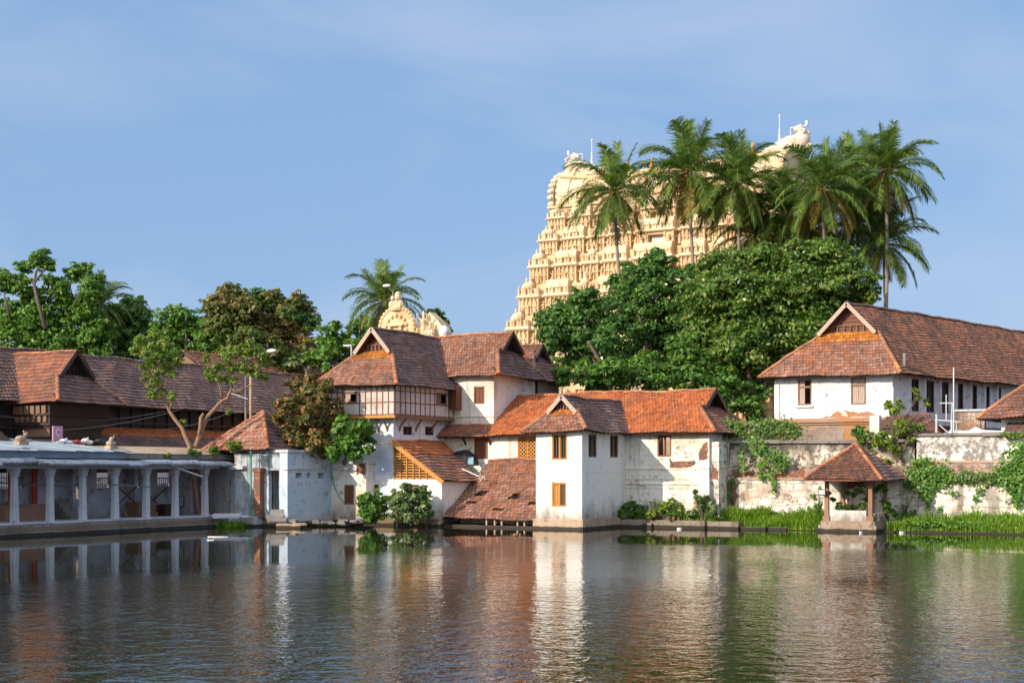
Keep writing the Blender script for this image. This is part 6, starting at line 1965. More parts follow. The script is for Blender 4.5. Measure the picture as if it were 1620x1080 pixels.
# ------------------------------------------------------------------ palms
def frond_mesh(parent, o, az, el, L_, droop, mat, hang=.35, nl=34, wid=1.0):
    """arching midrib with drooping leaflets on both sides"""
    d = Vector((math.cos(az) * math.cos(el), math.sin(az) * math.cos(el), math.sin(el)))
    n = 12
    nl = 60
    pts = [Vector(o)]
    for k in range(n):
        pts.append(pts[-1] + d * (L_ / n))
        d = (d + Vector((0, 0, -droop / n * (0.6 + 1.3 * k / n)))).normalized()
    mb = MB(); mb.cur = 0
    mb.tube(pts, [.045 * (1 - .8 * k / n) + .006 for k in range(n + 1)], 4)
    mb.cur = 1
    twist = random.uniform(-.35, .35)
    for k in range(nl):
        u = .10 + .89 * k / (nl - 1)
        i = min(int(u * n), n - 1); fr = u * n - i
        p = pts[i].lerp(pts[i + 1], fr)
        t = (pts[i + 1] - pts[i]).normalized()
        sd_ = t.cross(Vector((0, 0, 1)))
        if sd_.length < .05: sd_ = Vector((-math.sin(az), math.cos(az), 0))
        sd_.normalize()
        up = sd_.cross(t).normalized()
        sd_ = (sd_ * math.cos(twist) + up * math.sin(twist)).normalized(); up = sd_.cross(t).normalized()
        prof = min(1.0, .45 + 2.4 * u) * (1 - .55 * max(0, (u - .55) / .45) ** 1.5)
        ll = L_ * .30 * prof * random.uniform(.72, 1.15) * wid
        for s in (-1, 1):
            if random.random() < .07: continue
            a = (sd_ * s * .82 + t * (.50 + .45 * u) + up * random.uniform(.02, .22)).normalized()
            q1 = p + a * (ll * .5)
            a2 = (a + Vector((0, 0, -hang * random.uniform(.7, 2.2)))).normalized()
            q2 = q1 + a2 * (ll * .5)
            w = (t * .060 + up * .02) * (L_ / 4)
            mb.add([p - w * .5, p + w * .5, q1 + w * .5, q1 - w * .5, q2], [(0, 1, 2, 3), (3, 2, 4)])
    o_ = mb.build('frond', [M['rachis'], M[mat]], parent)
    return o_
def palm(label, crown_pos, base, L_=4.2, n=26, bend=(0, 0), r=.135, old=4, top=4, seed=1, nuts=True, group='coconut palms'):
    n += 4; L_ *= 1.05; old += 2
    st = random.getstate(); random.seed(seed)
    c, b = Vector(crown_pos), Vector(base)
    t = thing('coconut_palm', label, 'palm tree', b, group)
    mb = MB()
    m = (b + c) / 2 + Vector((bend[0], bend[1], 0))
    pts = []
    for k in range(15):
        u = k / 14
        pts.append(b * (1 - u) ** 2 + m * 2 * u * (1 - u) + c * u * u)
    mb.tube(pts, [r * (1.35 - .5 * k / 14) if k else r * 1.7 for k in range(15)], 9)
    mb.build('trunk', M['bark_palm'], t, smooth=True)
    ga = random.uniform(0, 6)
    for k in range(n):
        u = k / (n - 1)
        az = ga + k * 2.39996 + random.uniform(-.2, .2)
        if k < top: el, dr, ln = R(86 - 9 * k), .35, L_ * .80
        else:
            el = R(66 - 118 * (u - top / n) / (1 - top / n)) + random.uniform(-.12, .12)
            dr = 1.15 + .6 * random.random(); ln = L_ * random.uniform(.88, 1.06)
        is_old = k >= n - old
        frond_mesh(t, c + Vector((math.cos(az) * .12, math.sin(az) * .12, .12 - .25 * u)), az, el, ln * (.85 if is_old else 1), dr, 'frond_old' if is_old and random.random() < .7 else 'frond', hang=.25 + .8 * u, nl=34)
    if nuts:
        mb = MB()
        for k in range(11):
            a = random.uniform(0, 6.28)
            mb.lathe_ball(c + Vector((math.cos(a) * random.uniform(.18, .42), math.sin(a) * random.uniform(.18, .42), random.uniform(-.55, -.05))), random.uniform(.12, .17), 7, 5, (1, 1, 1.2))
        mb.build('coconuts', M['nut'], t)
        mb = MB()
        for k in range(8):
            a = random.uniform(0, 6.28)
            e = c + Vector((math.cos(a) * .7, math.sin(a) * .7, random.uniform(-.3, .5)))
            mb.tube([c, c.lerp(e, .6) + Vector((0, 0, .12)), e], [.05, .04, .02], 5)
        mb.build('flower_stalks', M['nut'], t)
    random.setstate(st)
    return t

def ground_under(px, py, Y, z=.45):
    p = at(px, py, Y); return Vector((p.x, p.y, z))
palm('leftmost tall palm in front of the temple tower, its bare trunk curving right', at(972, 303, 111), ground_under(1056, 470, 111), 4.45, 28, (-1.6, -.9), seed=3)
palm('palm with a straight pale trunk in front of the middle of the temple tower', at(1087, 272, 111), ground_under(1104, 450, 111), 4.7, 34, (.5, .3), seed=8)
palm('palm with its crown just left of the crested right end of the temple tower', at(1167, 290, 110), ground_under(1200, 420, 110), 4.5, 34, (-.6, -.3), seed=12)
palm('broad sunlit palm with yellowing lower fronds above the big round tree', at(1301, 300, 107), ground_under(1310, 460, 107), 4.4, 34, (.3, .2), old=7, seed=21)
palm('tallest palm at the right end of the palm row, standing against the sky', at(1402, 272, 108), ground_under(1386, 470, 108), 4.2, 37, (.6, .2), seed=34)
palm('darker palm crown half hidden behind the tallest palm', at(1346, 288, 114), ground_under(1350, 470, 114), 4.4, 31, (.2, .2), seed=41, nuts=False)
palm('shaded palm crown low between the tower end and the broad palm', at(1238, 338, 112), ground_under(1235, 470, 112), 4.2, 31, (.2, -.2), seed=52, nuts=False)
palm('low drooping palm crown beneath the tallest palm at the hall roof', at(1398, 385, 110), ground_under(1402, 500, 110), 3.9, 31, (.2, .1), old=2, seed=63, nuts=False)
palm('short palm showing dark fronds between the two middle palms', at(1196, 372, 113), ground_under(1200, 470, 113), 3.8, 27, (.1, .1), seed=71, nuts=False)
palm('shaded palm crown between the broad palm and the tallest palm', at(1356, 352, 113), ground_under(1360, 500, 113), 4.2, 26, (.2, .2), seed=55, nuts=False)
palm('dark palm crown hanging low behind the broad sunlit palm', at(1285, 362, 113), ground_under(1280, 500, 113), 4.0, 26, (.2, .2), seed=57, nuts=False)
palm('small palm rising directly behind the cream shrine roof', at(609, 476, 122), ground_under(612, 560, 122), 4.0, 31, (.1, .1), old=6, seed=88)
palm('palm with pale hanging fronds at the right side of the tall left trees', at(160, 482, 131), ground_under(158, 560, 131), 3.5, 22, (.2, .1), old=6, top=1, seed=93, nuts=False)

# ------------------------------------------------------------------ trees
# right-hand cluster
tree('mango_tree', 'dark leaved mango tree left of the big round tree, against the temple tower base',
     [(880, 500, 30), (915, 487, 32), (948, 500, 30), (872, 528, 22), (908, 530, 36), (950, 540, 32), (985, 508, 28), (895, 572, 24), (862, 512, 15), (935, 470, 16), (925, 560, 26), (870, 550, 14)],
     101, 'leaf_dark', .36, (952, 600), tr=.30, extra=[([(955, 590, -1.6), (949, 570, -1.8), (938, 552, -1.9), (930, 540, -1.6)], .17, .10), ([(940, 556, -1.8), (950, 540, -1.6), (958, 525, -1)], .10, .06)], cover=1.5)
tree('broadleaf_tree', 'mid green tree rising behind the mango tree under the leftmost palm',
     [(1000, 438, 30), (1040, 428, 32), (1073, 452, 28), (990, 472, 30), (1030, 478, 38), (1075, 500, 34), (1018, 525, 32), (1058, 545, 34), (975, 450, 16), (1040, 405, 14), (1088, 430, 16), (985, 555, 30), (1010, 575, 30), (1045, 585, 28), (985, 510, 26, 2), (1050, 520, 30, 2), (1090, 480, 24), (960, 480, 18)],
     107, 'leaf_dark', .36, (1040, 610), tr=.3, extra=[([(1040, 620, -2.4), (1036, 590, -2.6), (1026, 560, -2.6), (1022, 550, -2)], .17, .10), ([(1058, 600, -2.5), (1048, 580, -2.6), (1034, 562, -2.5)], .12, .08)], cover=1.5)
tree('round_tree', 'very large dense round tree with glossy leaves between the orange roof and the terrace hall',
     [(1130, 432, 34), (1180, 424, 38), (1230, 420, 38), (1282, 414, 38), (1330, 422, 38), (1362, 448, 26), (1120, 470, 40), (1170, 480, 46), (1230, 480, 50), (1290, 478, 50), (1342, 488, 36), (1130, 530, 42), (1180, 550, 46), (1240, 540, 50), (1290, 530, 42), (1330, 530, 30), (1112, 580, 36), (1160, 598, 40), (1205, 585, 36), (1262, 394, 22), (1310, 396, 22), (1205, 402, 22), (1100, 500, 26), (1376, 470, 18), (1095, 540, 26), (1150, 445, 30), (1372, 505, 16), (1150, 510, 36), (1210, 515, 40), (1265, 450, 40), (1320, 455, 36), (1190, 455, 36), (1140, 565, 34), (1240, 580, 30)],
     103, 'leaf_big', .33, (1195, 640), spread=1.8, tr=.5, limbs=9, extra=[([(1222, 690, -3), (1214, 668, -3), (1204, 650, -3), (1196, 640, -2.8)], .17, .10)], cover=1.6, nclump=34)
tree('understorey_tree', 'low bright green tree just above the left half of the orange roof',
     [(890, 598, 20), (925, 592, 26), (965, 588, 28), (1005, 590, 30), (945, 610, 22), (985, 612, 24), (1030, 605, 22), (870, 585, 12)],
     97, 'leaf_mid', .34, (960, 635), tr=.16, cover=1.5)
tree('understorey_tree', 'low dark bushy tree above the right half of the orange roof',
     [(1055, 595, 28), (1095, 600, 30), (1125, 625, 26), (1078, 560, 28), (1150, 640, 26), (1185, 645, 22), (1100, 570, 22), (1205, 625, 16), (1170, 620, 24), (1025, 575, 22), (1140, 605, 28)],
     98, 'leaf_mid', .33, (1090, 650), tr=.16, cover=1.5)
# left-hand cluster
tree('branching_tree', 'tall tree at the far left with a separate umbrella of leaves above its bare branches',
     [(63, 411, 21), (40, 423, 15), (77, 420, 14), (5, 450, 24), (26, 452, 22), (50, 468, 22), (85, 452, 20), (98, 464, 22), (118, 432, 18), (135, 434, 20), (149, 450, 20), (140, 466, 22), (18, 495, 30), (48, 492, 34), (84, 500, 30), (60, 510, 34, 2), (100, 545, 34, 2), (20, 515, 30, 2), (65, 560, 30), (5, 560, 26), (165, 520, 20), (160, 555, 22), (115, 484, 26), (140, 494, 24), (55, 525, 38), (112, 527, 38), (25, 540, 30), (150, 530, 26), (85, 548, 30), (5, 520, 20), (135, 555, 25), (40, 558, 24)],
     128, 'leaf_bright', .40, (80, 540), spread=1.8, tr=.45, limbs=10, bark='bark',
     extra=[([(72, 520, -1.5), (58, 470, -1), (54, 450, -.5), (57, 430, 0), (70, 416, 0)], .20, .08), ([(56, 445, -1), (66, 432, -.6), (75, 424, 0)], .12, .06), ([(15, 500, -1.5), (10, 480, -1.5), (6, 465, -1)], .14, .07), ([(118, 480, -2.2), (125, 466, -2.2), (136, 462, -2)], .09, .05)], cover=1.35, clump=.32, nclump=22)
tree('dark_tree', 'dark round tree behind the pale palm fronds at the left',
     [(204, 490, 28), (178, 500, 24), (225, 502, 22), (200, 520, 30), (230, 530, 24), (175, 540, 28), (205, 555, 26)],
     134, 'leaf_dark', .38, (200, 560), tr=.35, cover=1.3)
tree('leafy_tree', 'mid green tree behind the left stem of the forked tree',
     [(262, 510, 26), (290, 502, 24), (312, 520, 24), (335, 525, 22), (258, 540, 26), (290, 540, 28), (325, 550, 26), (345, 545, 18), (240, 555, 20), (275, 565, 24)],
     124, 'leaf_mid', .38, (290, 570), tr=.35, cover=1.35)
tree('creeper_tree', 'wide tree hung with russet brown creepers in the middle of the left skyline',
     [(366, 464, 19), (354, 478, 22), (336, 482, 14), (384, 473, 16), (411, 478, 22), (428, 470, 16), (446, 482, 14), (470, 474, 15), (478, 488, 20), (490, 510, 16), (461, 496, 20), (410, 509, 28), (436, 526, 28), (472, 526, 24), (366, 506, 24), (392, 535, 28), (425, 552, 26), (460, 550, 26), (488, 545, 16), (370, 545, 22), (350, 520, 24), (340, 500, 20), (385, 492, 26), (430, 500, 26, 1), (450, 570, 22), (400, 570, 24), (360, 570, 22), (480, 565, 16)],
     120, 'leaf_russet', .34, (430, 575), spread=1.6, tr=.4, limbs=8, cover=1.6, nclump=34)
tree('leafy_tree', 'bright green tree left of the balcony house gable',
     [(528, 520, 13), (514, 535, 18), (540, 534, 18), (520, 556, 20), (540, 556, 18), (500, 565, 16), (556, 545, 14), (548, 572, 16), (525, 580, 18)],
     116, 'leaf_bright', .42, (530, 575), tr=.25, cover=1.4)
tree('far_tree', 'small dark tree just right of the shrine roof',
     [(688, 497, 13), (700, 510, 12), (678, 505, 10), (708, 522, 9), (692, 520, 12)], 128, 'leaf_dark', .4, (692, 540), tr=.22, cover=1.3)
tree('far_tree', 'dark leaves low behind the left side of the shrine roof',
     [(560, 520, 14), (580, 512, 16), (575, 535, 16)], 132, 'leaf_dark', .42, (572, 550), tr=.2, cover=1.3)
tree('far_tree', 'pale bushy tree low on the skyline between the russet tree and the balcony house',
     [(470, 570, 16), (490, 566, 16), (505, 574, 14), (455, 578, 12)], 118, 'leaf_shrub', .4, (485, 585), tr=.18, cover=1.3)

# tree over the limewashed block: rusty half and green half, one tree each
kb = on_a(470, 700, -18.6)
def over_block():
    Y = 87.0
    bl = [(445, 640, 16), (470, 610, 16), (490, 602, 16), (462, 640, 26), (500, 630, 26), (520, 612, 12), (446, 665, 16), (480, 670, 32), (515, 665, 26), (465, 690, 22), (500, 700, 24), (480, 712, 16), (528, 645, 18), (512, 715, 12)]
    t, _ = tree('rust_tree', 'tree with rust and green leaves overhanging the limewashed block', [(x, y, r, random.uniform(-1.3, .8)) for x, y, r in bl], Y, 'leaf_rust', .30, (492, 690), tr=.16, limbs=8, base_z=4.55, cover=1.2, clump=.32)
    bl = [(548, 680, 20), (570, 678, 18), (556, 700, 22), (580, 690, 14), (535, 705, 20), (584, 712, 9), (540, 665, 14), (560, 716, 16), (528, 722, 12)]
    tree('broadleaf_sapling', 'glossy green broad leaved tree between the rust tree and the dappled house wall', [(x, y, r, random.uniform(-1.0, .2)) for x, y, r in bl], 86.0, 'leaf_bright', .34, (548, 722), tr=.12, limbs=6, base_z=3.9, cover=1.2, clump=.34)
over_block()
# forked tree behind the colonnade roof
def forked():
    Y = 85.5
    base = at(316, 712, Y); base.z = .45
    t = thing('forked_tree', 'thin forked tree with two leaning stems and feathery leaf clumps behind the colonnade roof', 'tree', base)
    mb = MB()
    P = lambda *L_: [at(x, y, Y + d) for x, y, d in L_]
    mb.tube([base] + P((300, 704, 0), (293, 690, 0), (288, 677, .1), (276, 662, .2), (268, 650, .2), (263, 637, .1), (256, 622, 0), (252, 600, 0)), [.18, .15, .13, .12, .11, .10, .09, .07, .04], 8)
    mb.tube(P((310, 706, 0), (316, 690, 0), (322, 672, 0), (330, 657, .2), (343, 643, .3), (352, 633, .3), (360, 630, .2), (365, 618, .1), (368, 606, 0), (382, 596, 0)), [.18, .16, .13, .12, .11, .10, .10, .08, .06, .04], 8)
    mb.tube(P((314, 694, 0), (317, 676, -.2), (318, 660, -.2), (322, 654, -.2)), [.13, .13, .12, .09], 7)
    mb.tube(P((366, 616, .1), (378, 618, 0), (395, 610, -.2), (408, 604, -.2)), [.08, .06, .04, .02], 6)
    mb.tube(P((352, 633, .3), (349, 620, 0), (346, 606, 0)), [.06, .05, .02], 6)
    mb.tube(P((268, 650, .2), (272, 636, 0), (273, 622, 0)), [.07, .05, .02], 6)
    mb.build('trunk', M['bark_warm'], t, smooth=True)
    bl = px_blobs([(222, 540, 15), (246, 536, 16), (262, 545, 14), (215, 555, 10), (238, 560, 18), (262, 565, 16), (278, 572, 12), (252, 585, 17), (232, 578, 12), (228, 595, 10), (270, 590, 10), (245, 605, 13), (250, 622, 11), (240, 625, 7), (272, 628, 8), (289, 668, 6)], Y, .6)
    bl += px_blobs([(362, 560, 14), (378, 556, 14), (396, 552, 14), (410, 562, 13), (420, 575, 12), (352, 578, 13), (370, 582, 15), (390, 578, 16), (405, 590, 14), (340, 592, 9), (328, 588, 8), (326, 568, 7), (348, 600, 9), (366, 602, 10), (418, 598, 9), (335, 600, 7), (362, 651, 5)], Y, .6)
    crown('crown', bl, 'leaf_neem', t, .26, .34, cover=1.05, clump=.36, nclump=22, inner=.12)
forked()
# waterside shrubs
def shrub(label, bl, Y, mat, size, base, name='shrub', cat='shrub', aspect=.42, group=None, **kw):
    b = px_blobs(bl, Y, .5)
    t = thing(name, label, cat, base, group)
    mb = MB()
    for c, r in b[:6]: limb(mb, Vector(base), c, .05, .015, .1)
    mb.build('stems', M['bark'], t)
    crown('leaves', b, mat, t, size, aspect, **kw)
    return t
shrub('dark green shrub growing from the water edge below the two small shuttered windows', [(580, 790, 13), (598, 786, 13), (588, 805, 15), (604, 802, 12), (572, 798, 9), (592, 818, 10), (610, 790, 9), (583, 818, 9), (575, 812, 8), (604, 816, 9), (594, 798, 13), (570, 788, 7)], 84.4, 'leaf_mid', .26, ground_under(592, 822, 84.4, .1), cover=1.1)
shrub('large grey-green shrub in front of the lattice shed wall', [(630, 785, 14), (648, 778, 14), (664, 784, 14), (636, 802, 16), (656, 802, 17), (674, 800, 12), (622, 800, 10), (645, 818, 12), (664, 816, 11), (676, 786, 9), (640, 770, 8), (625, 815, 10), (635, 793, 14), (655, 790, 14), (680, 812, 8), (615, 790, 7), (670, 772, 6)], 84.0, 'leaf_shrub', .26, ground_under(650, 824, 84.0, .1), cover=1.1)
shrub('spiky green plant on the plinth beside the white tower side wall', [(990, 803, 8), (1000, 798, 8), (1008, 806, 8), (984, 812, 7), (1002, 813, 8)], 84.0, 'leaf_mid', .24, ground_under(998, 816, 84, .46), cover=.9)
shrub('bushy plant with pale leaf tips below the mouldings, between the spiky plant and the grass', [(1050, 800, 8), (1062, 796, 9), (1072, 804, 9), (1055, 810, 9), (1040, 808, 9), (1030, 812, 8), (1078, 812, 7), (1066, 814, 8)], 82.8, 'leaf_yellow', .24, ground_under(1056, 818, 82.8, .46), cover=1.0)
shrub('tall thin weed clump at the left end of the grass bank', [(1108, 798, 8), (1116, 792, 9), (1124, 800, 9), (1104, 788, 6), (1112, 808, 9), (1100, 778, 4), (1128, 810, 8), (1092, 812, 8)], 81.6, 'leaf_shrub', .26, ground_under(1113, 818, 81.6, .4), cover=.9)
shrub('yellow-green shrub growing out of the colonnade roof beside the pink hut roof', [(365, 705, 6), (374, 702, 7), (370, 711, 7), (380, 707, 5)], 83.8, 'leaf_yellow', .22, at(371, 715, 83.8), cover=1.1)
for i, (x, y, r, lab) in enumerate(((263, 722, 6, 'small bright weed on the colonnade parapet under the white pole'), (303, 716, 6, 'small weed on the colonnade parapet left of the hut'), (312, 718, 5, 'low weed next to another on the colonnade parapet'), (337, 711, 6, 'upright weed on the colonnade parapet near the hut roof'), (340, 718, 5, 'hanging weed at the end of the colonnade parapet'))):
    p = on_a(x, y + 4, -21.9)
    Y = FPX * 1 / 1
    c = on_a(x, y, -21.8)
    t = thing('roof_weed', lab, 'weed', p, 'weeds on the colonnade roof')
    crown('leaves', [(c, .2), (c + Vector((0, .2, .05)), .16), (c + Vector((.05, -.18, -.02)), .15)], 'leaf_yellow' if i % 2 == 0 else 'leaf_mid', t, .17, .45, cover=.9)
# terrace plants behind the pavilion
shrub('straggly young tree with pale trunk on the terrace right behind the pavilion roof', [(1405, 640, 8), (1414, 652, 9), (1428, 670, 12), (1442, 678, 11), (1418, 685, 13), (1395, 690, 10), (1440, 697, 9), (1405, 705, 11), (1418, 712, 10), (1385, 700, 8), (1455, 676, 7)], 80.2, 'leaf_yellow', .24, ground_under(1420, 725, 80.2, 3.8), cover=.95)
shrub('leafy weeds below the ochre pedestal left of the square gate post', [(1360, 680, 8), (1372, 690, 9), (1362, 695, 8), (1380, 712, 10), (1392, 722, 9), (1375, 702, 8), (1352, 685, 6), (1400, 732, 7)], 81.2, 'leaf_mid', .23, at(1372, 715, 81.2), cover=.95)
shrub('slender twig with a few pale leaves in front of the hall windows', [(1420, 634, 5), (1424, 645, 7), (1450, 622, 4), (1453, 629, 4), (1465, 633, 4), (1466, 640, 3), (1448, 616, 3)], 81.2, 'leaf_yellow', .2, at(1428, 684, 81.2), cover=.7)
shrub('sprawling creeper plant inside the pavilion behind its front parapet', [(1327, 800, 8), (1338, 804, 7), (1350, 803, 6), (1360, 776, 7), (1352, 782, 5), (1342, 780, 5), (1365, 800, 6), (1370, 790, 5), (1318, 790, 4), (1312, 780, 3)], 79.0, 'leaf_mid', .18, at(1340, 812, 79), cover=.8)
shrub('creeping plant on the right rear pillar of the pavilion', [(1402, 800, 7), (1406, 808, 8), (1398, 795, 5), (1400, 775, 4), (1415, 812, 7), (1392, 770, 6), (1386, 776, 6)], 79.0, 'leaf_mid', .18, at(1404, 818, 79.0), cover=.8)
# creepers on walls
def creeper(label, F, d, pts, mat='leaf_ivy', size=.17, dens=85):
    """pts: (px, py, half width px, half height px) patches lying on a wall line"""
    Cs, Ns = [], []
    first = None
    for x, y, w, h in pts:
        s, z = px_on(F, x, y)
        k = 84 / FPX
        n = int(dens * (w * k) * (h * k) * 4) + 14
        g = rng.normal(0, .48, (n, 2))
        thick = rng.uniform(0.0, .34, n) * np.exp(-(g ** 2).sum(1))
        for i in range(n):
            q = F.at(s + g[i, 0] * w * k * 1.1, d + .02 + thick[i], z + g[i, 1] * h * k)
            Cs.append((q.x, q.y, q.z))
        nn = F.n
        Ns.append(np.tile(np.array([nn.x, nn.y, .35]), (n, 1)))
        if first is None: first = F.at(s, d, z)
    V, Fc = leaf_cloud(np.array(Cs), np.concatenate(Ns), size, .7, .6, .45)
    t = thing('wall_creeper', label, 'creeper', first, 'creepers on the old walls')
    np_mesh('leaves', V, Fc, M[mat], t)
    return t
def shifted(F, d): return Frame(F.at(0, d, 0)[:2], F.at(F.len, d, 0)[:2])
Fw = shifted(FL, -.74); Fl = FL; Fr = FR
creeper('thick yellow-green creeper covering the fence on top of the retaining wall', Fw, 0, [(x, 681 + random.uniform(-4, 4), 14, 15) for x in range(1140, 1262, 9)] + [(x, 672, 12, 6) for x in range(1145, 1262, 12)], 'leaf_ivy', .2, 95)
creeper('dark green creeper hanging down the middle of the retaining wall', Fl, .1, [(1195, 700, 14, 10), (1205, 712, 20, 12), (1225, 722, 18, 12), (1240, 728, 12, 10), (1205, 735, 8, 14), (1230, 740, 10, 8), (1178, 740, 8, 6), (1205, 752, 6, 10), (1220, 752, 5, 8), (1225, 770, 4, 14), (1245, 734, 8, 6), (1175, 722, 5, 12)], 'leaf_bright', .2, 75)
creeper('narrow creeper strip beside the bare brick of the buttress', Fl, .06, [(1155, 768, 3, 8), (1157, 785, 4, 14), (1160, 760, 6, 5), (1137, 772, 3, 10)], 'leaf_ivy', .16, 90)
creeper('sparse creeper tendrils on the wall left of the pavilion', Fl, .03, [(1285, 785, 3, 6), (1292, 800, 4, 6), (1280, 806, 3, 7), (1298, 775, 2, 5)], 'leaf_mid', .16, 60)
creeper('dense dark creeper mass on the boundary wall just right of the pavilion roof', Fr, .08, [(1462, 745, 22, 18), (1478, 760, 20, 18), (1448, 758, 14, 16), (1465, 778, 14, 12), (1490, 748, 14, 14), (1458, 730, 14, 8), (1500, 755, 10, 10), (1470, 790, 6, 10), (1440, 765, 8, 8)], 'leaf_mid', .2, 110)
creeper('low creeper band running along the ledge of the boundary wall', Fr, .12, [(x, 757 + random.uniform(-3, 3), 12, 8) for x in range(1508, 1600, 10)], 'leaf_ivy', .18, 90)
creeper('tall bright creeper mass at the right edge of the photograph', Fr, .2, [(1610, 735, 22, 24), (1600, 760, 20, 16), (1618, 712, 14, 16), (1590, 745, 14, 12), (1622, 755, 14, 24), (1612, 790, 8, 14), (1605, 775, 8, 8)], 'leaf_bright', .22, 110)
creeper('thin creeper trailing over the coping at the right end of the boundary wall', shifted(FR, -.3), 0, [(x, 687 + random.uniform(-1, 2), 8, 4) for x in range(1588, 1625, 7)], 'leaf_ivy', .16, 90)
creeper('small creeper tufts on the block wall below the stained band', Fr, .03, [(1545, 790, 5, 12), (1550, 775, 6, 8), (1470, 800, 3, 10), (1446, 812, 4, 6), (1488, 806, 3, 8), (1508, 780, 8, 5), (1530, 745, 8, 4)], 'leaf_mid', .15, 70)
# potted plants on the long ledge
for i, x in enumerate((1058, 1066, 1074)):
    p = at(x, 817, 82.3); p.z = .46
    t = thing('flower_pot', ('left', 'middle', 'right')[i] + ' one of three small clay pots on the stone bank under the mouldings', 'flower pot', p, 'clay pots on the bank')
    mb = MB(); mb.lathe(p, [(.08, 0), (.12, .17), (.14, .18), (.14, .22), (.11, .22), (.10, .19)], 10); mb.build('pot', M['brick'], t)
    crown('leaves', [(p + Vector((0, 0, .34)), .17)], 'leaf_mid', t, .16, .4, cover=.9)

# ------------------------------------------------------------------ grass banks (nobody could count the blades)
def grass(name, zones, n, hmin, hmax):
    Vs, Fs, k = [], [], 0
    for (x0, x1, y0, y1, zlo, zhi, share, dens) in zones:
        m = int(n * share)
        x = rng.uniform(x0, x1, m); y = rng.uniform(y0, y1, m)
        w = .5 + .5 * np.sin(x * 1.7 + .6 * np.sin(x * .9)) * np.sin(y * 2.3 + x * .4)
        keep = rng.uniform(0, 1, m) < dens * (.25 + .95 * w)
        x, y, w = x[keep], y[keep], w[keep]
        m = len(x)
        z = zlo + (zhi - zlo) * (y - y0) / (y1 - y0)
        h = rng.uniform(hmin, hmax, m) * (.35 + .95 * w)
        a = rng.uniform(0, 6.28, m); ln = rng.uniform(.08, .5, m) * h
        bx, by = np.cos(a), np.sin(a)
        wd = .016
        V = np.empty((m, 4, 3))
        V[:, 0] = np.stack([x - by * wd, y + bx * wd, z - .05], 1); V[:, 1] = np.stack([x + by * wd, y - bx * wd, z - .05], 1)
        V[:, 2] = np.stack([x + bx * ln * .4 + by * wd * .7, y + by * ln * .4 - bx * wd * .7, z + h * .6], 1)
        V[:, 3] = np.stack([x + bx * ln, y + by * ln, z + h], 1)
        Vs.append(V.reshape(-1, 3)); Fs.append(np.arange(4 * m).reshape(-1, 4) + k); k += 4 * m
    struct(np_mesh(name, np.concatenate(Vs), np.concatenate(Fs), M['grass']), 'stuff')
grass('bank_grass', [(5.4, 12.1, 5.45, 8.0, .08, .62, .34, 1.0), (7.0, 12.0, 5.9, 6.6, .2, .5, .12, .8), (15.6, 42, 5.75, 9.1, .10, .62, .66, 1.0), (0.6, 6.0, 4.95, 5.6, .45, .46, .05, .5)], 110000, .16, .46)
grass('tall_bank_grass', [(5.6, 8.4, 5.6, 7.2, .1, .5, .5, .8), (9.5, 11.9, 6.0, 8.0, .2, .6, .15, .6), (17, 24, 6.5, 9.0, .2, .6, .2, .35), (26, 42, 6.2, 9.0, .2, .6, .3, .4)], 16000, .45, .85)
mb = MB(); mb.hexa([Vector(p) for p in ((5.4, 5.7, .0), (46, 5.7, .0), (46, 9.3, .0), (5.4, 9.3, .0), (5.4, 5.72, .08), (46, 5.80, .08), (46, 9.3, .62), (5.4, 9.3, .62))])
struct(mb.build('bank', M['earth']))
# patch of ground cover on the right bank and a tuft at the colonnade corner
V, F_ = leaf_cloud(np.stack([rng.normal(18.6, 1.1, 900), rng.normal(6.35, .35, 900), rng.uniform(.3, .62, 900)], 1), np.tile(np.array([0, -.3, 1.0]), (900, 1)), .2, .7)
struct(np_mesh('ground_cover', V, F_, M['leaf_bright']), 'stuff')
p = at(367, 832, 84); p.z = .1
t = thing('grass_tuft', 'bright grass tuft at the water edge beside the fallen grey slab', 'grass tuft', p)
m = 260
x = rng.normal(p.x, .45, m); y = rng.normal(p.y, .35, m); a = rng.uniform(0, 6.28, m); h = rng.uniform(.2, .5, m)
V = np.stack([np.stack([x - .02, y, x * 0 + .02], 1), np.stack([x + .02, y, x * 0 + .02], 1), np.stack([x + np.cos(a) * .1 + .01, y + np.sin(a) * .1, h * .6], 1), np.stack([x + np.cos(a) * .22, y + np.sin(a) * .22, h], 1)], 1)
np_mesh('blades', V.reshape(-1, 3), np.arange(4 * m).reshape(-1, 4), M['grass'], t)

# weeds pushing through the stones of the bank
for i, (x, y, n, lab) in enumerate(((1018, 812, 9, 'thin weed with upright stalks beside the spiky plant'), (1036, 808, 8, 'small brown-tipped weed between two shrubs on the stone bank'), (1086, 810, 10, 'upright weed next to the clay pots on the stone bank'), (1098, 806, 11, 'tall stalky weed at the end of the stone bank'), (1295, 806, 8, 'weed beside the front left pillar of the pavilion'), (1432, 806, 9, 'weed right behind the step of the pavilion'))):
    Y = 83.5 if x < 1200 else 79.5
    p = at(x, y + 12, Y)
    t = thing('bank_weed', lab, 'weed', p, 'weeds on the bank')
    mb = MB(); pts = []
    for k in range(n):
        a = random.uniform(0, 6.28); h = random.uniform(.45, 1.0)
        e = p + Vector((math.cos(a) * .28 * h, math.sin(a) * .28 * h, h))
        mb.tube([p, p.lerp(e, .5) + Vector((0, 0, .06)), e], [.012, .009, .005], 4)
        pts += [p.lerp(e, u) for u in (.4, .55, .7, .82, .92, 1.0) for _ in (0, 1, 2)]
    mb.build('stalks', M['bark'], t)
    P = np.array([tuple(q) for q in pts]); V, F_ = leaf_cloud(P + rng.normal(0, .03, P.shape), rng.normal(0, 1, P.shape), .17, .3)
    np_mesh('leaves', V, F_, M['leaf_shrub' if i % 2 else 'leaf_mid'], t)
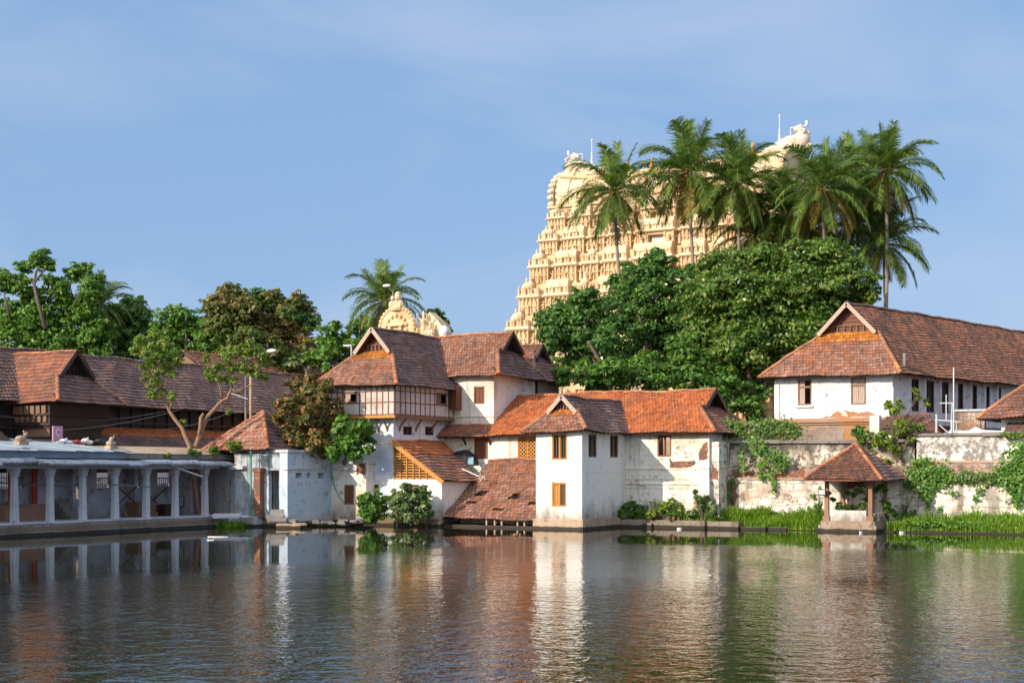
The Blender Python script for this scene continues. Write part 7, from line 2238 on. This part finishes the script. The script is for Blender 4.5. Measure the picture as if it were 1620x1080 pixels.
# odds and ends on the roofs
p = on_b(733, 722, 5.4)
mb = MB()
n = 12
for k in range(n):
    a0, a1 = math.pi * k / n, math.pi * (k + 1) / n
    f = lambda a: (1.05 * math.cos(a) - .15 * math.sin(2 * a), .95 * math.sin(a) ** .8 if math.sin(a) > 0 else 0)
    (xa, za), (xb, zb) = f(a0), f(a1)
    mb.hexa([Vector((p.x + xa, 4.9, p.z - .55 + za * .95)), Vector((p.x + xb, 4.9, p.z - .55 + zb * .95)), Vector((p.x + xb, 5.6, p.z - .5 + zb)), Vector((p.x + xa, 5.6, p.z - .5 + za)),
             Vector((p.x + xa * .96, 4.9, p.z - .6 + za * .9)), Vector((p.x + xb * .96, 4.9, p.z - .6 + zb * .9)), Vector((p.x + xb * .96, 5.6, p.z - .56 + zb * .95)), Vector((p.x + xa * .96, 5.6, p.z - .56 + za * .95))])
tag(mb.build('black_tarpaulin', M['black_sheet'], at0=p), 'arched black plastic sheet between the shed roof and the red door', 'tarpaulin')
p = on_b(744, 727, 4.7)
mb = MB(); mb.hexa([p + Vector((-.2, 0, -.25)), p + Vector((.2, 0, -.3)), p + Vector((.2, .12, -.3)), p + Vector((-.2, .12, -.25)), p + Vector((-.12, .02, .22)), p + Vector((.22, .02, .15)), p + Vector((.2, .1, .15)), p + Vector((-.1, .1, .22))])
tag(mb.build('blue_rag', M['blue_plastic'], at0=p), 'pale blue plastic rag at the foot of the black sheet', 'rag')
a, b_ = on_b(731, 741, 3.0), on_b(768, 758, 2.6)
mb = MB(); mb.tube([a, b_], .035, 6)
tag(mb.build('pale_stick', M['white_paint'], at0=a), 'pale stick lying across the shed roof and the lean-to roof', 'stick')
mb = MB()
for k in range(7):
    q = on_b(762 + random.uniform(-6, 6), 757 + random.uniform(-7, 5), 2.55)
    mb.beam(q, q + Vector((random.uniform(-.25, .25), random.uniform(-.05, .05), random.uniform(-.15, .2))), .07)
tag(mb.build('twig_bundle', M['wood_pale'], at0=on_b(762, 757, 2.55)), 'small bundle of broken pale sticks at the shed roof corner', 'bundle')
mb = MB(); Fh = Frame((-17.0, -0.7), (-14.4, -0.7))
hp = [px_on(Fh, x, y) for x, y in ((525, 737), (526, 752), (530, 770), (537, 784), (545, 795))]
mb.tube([Fh.at(s_, .06, z_) for s_, z_ in hp], .03, 6)
tag(mb.build('green_hose', M['green_pipe'], at0=Fh.at(hp[0][0], .06, hp[0][1])), 'green hose curving down the limewashed wall to the wooden door', 'hose')
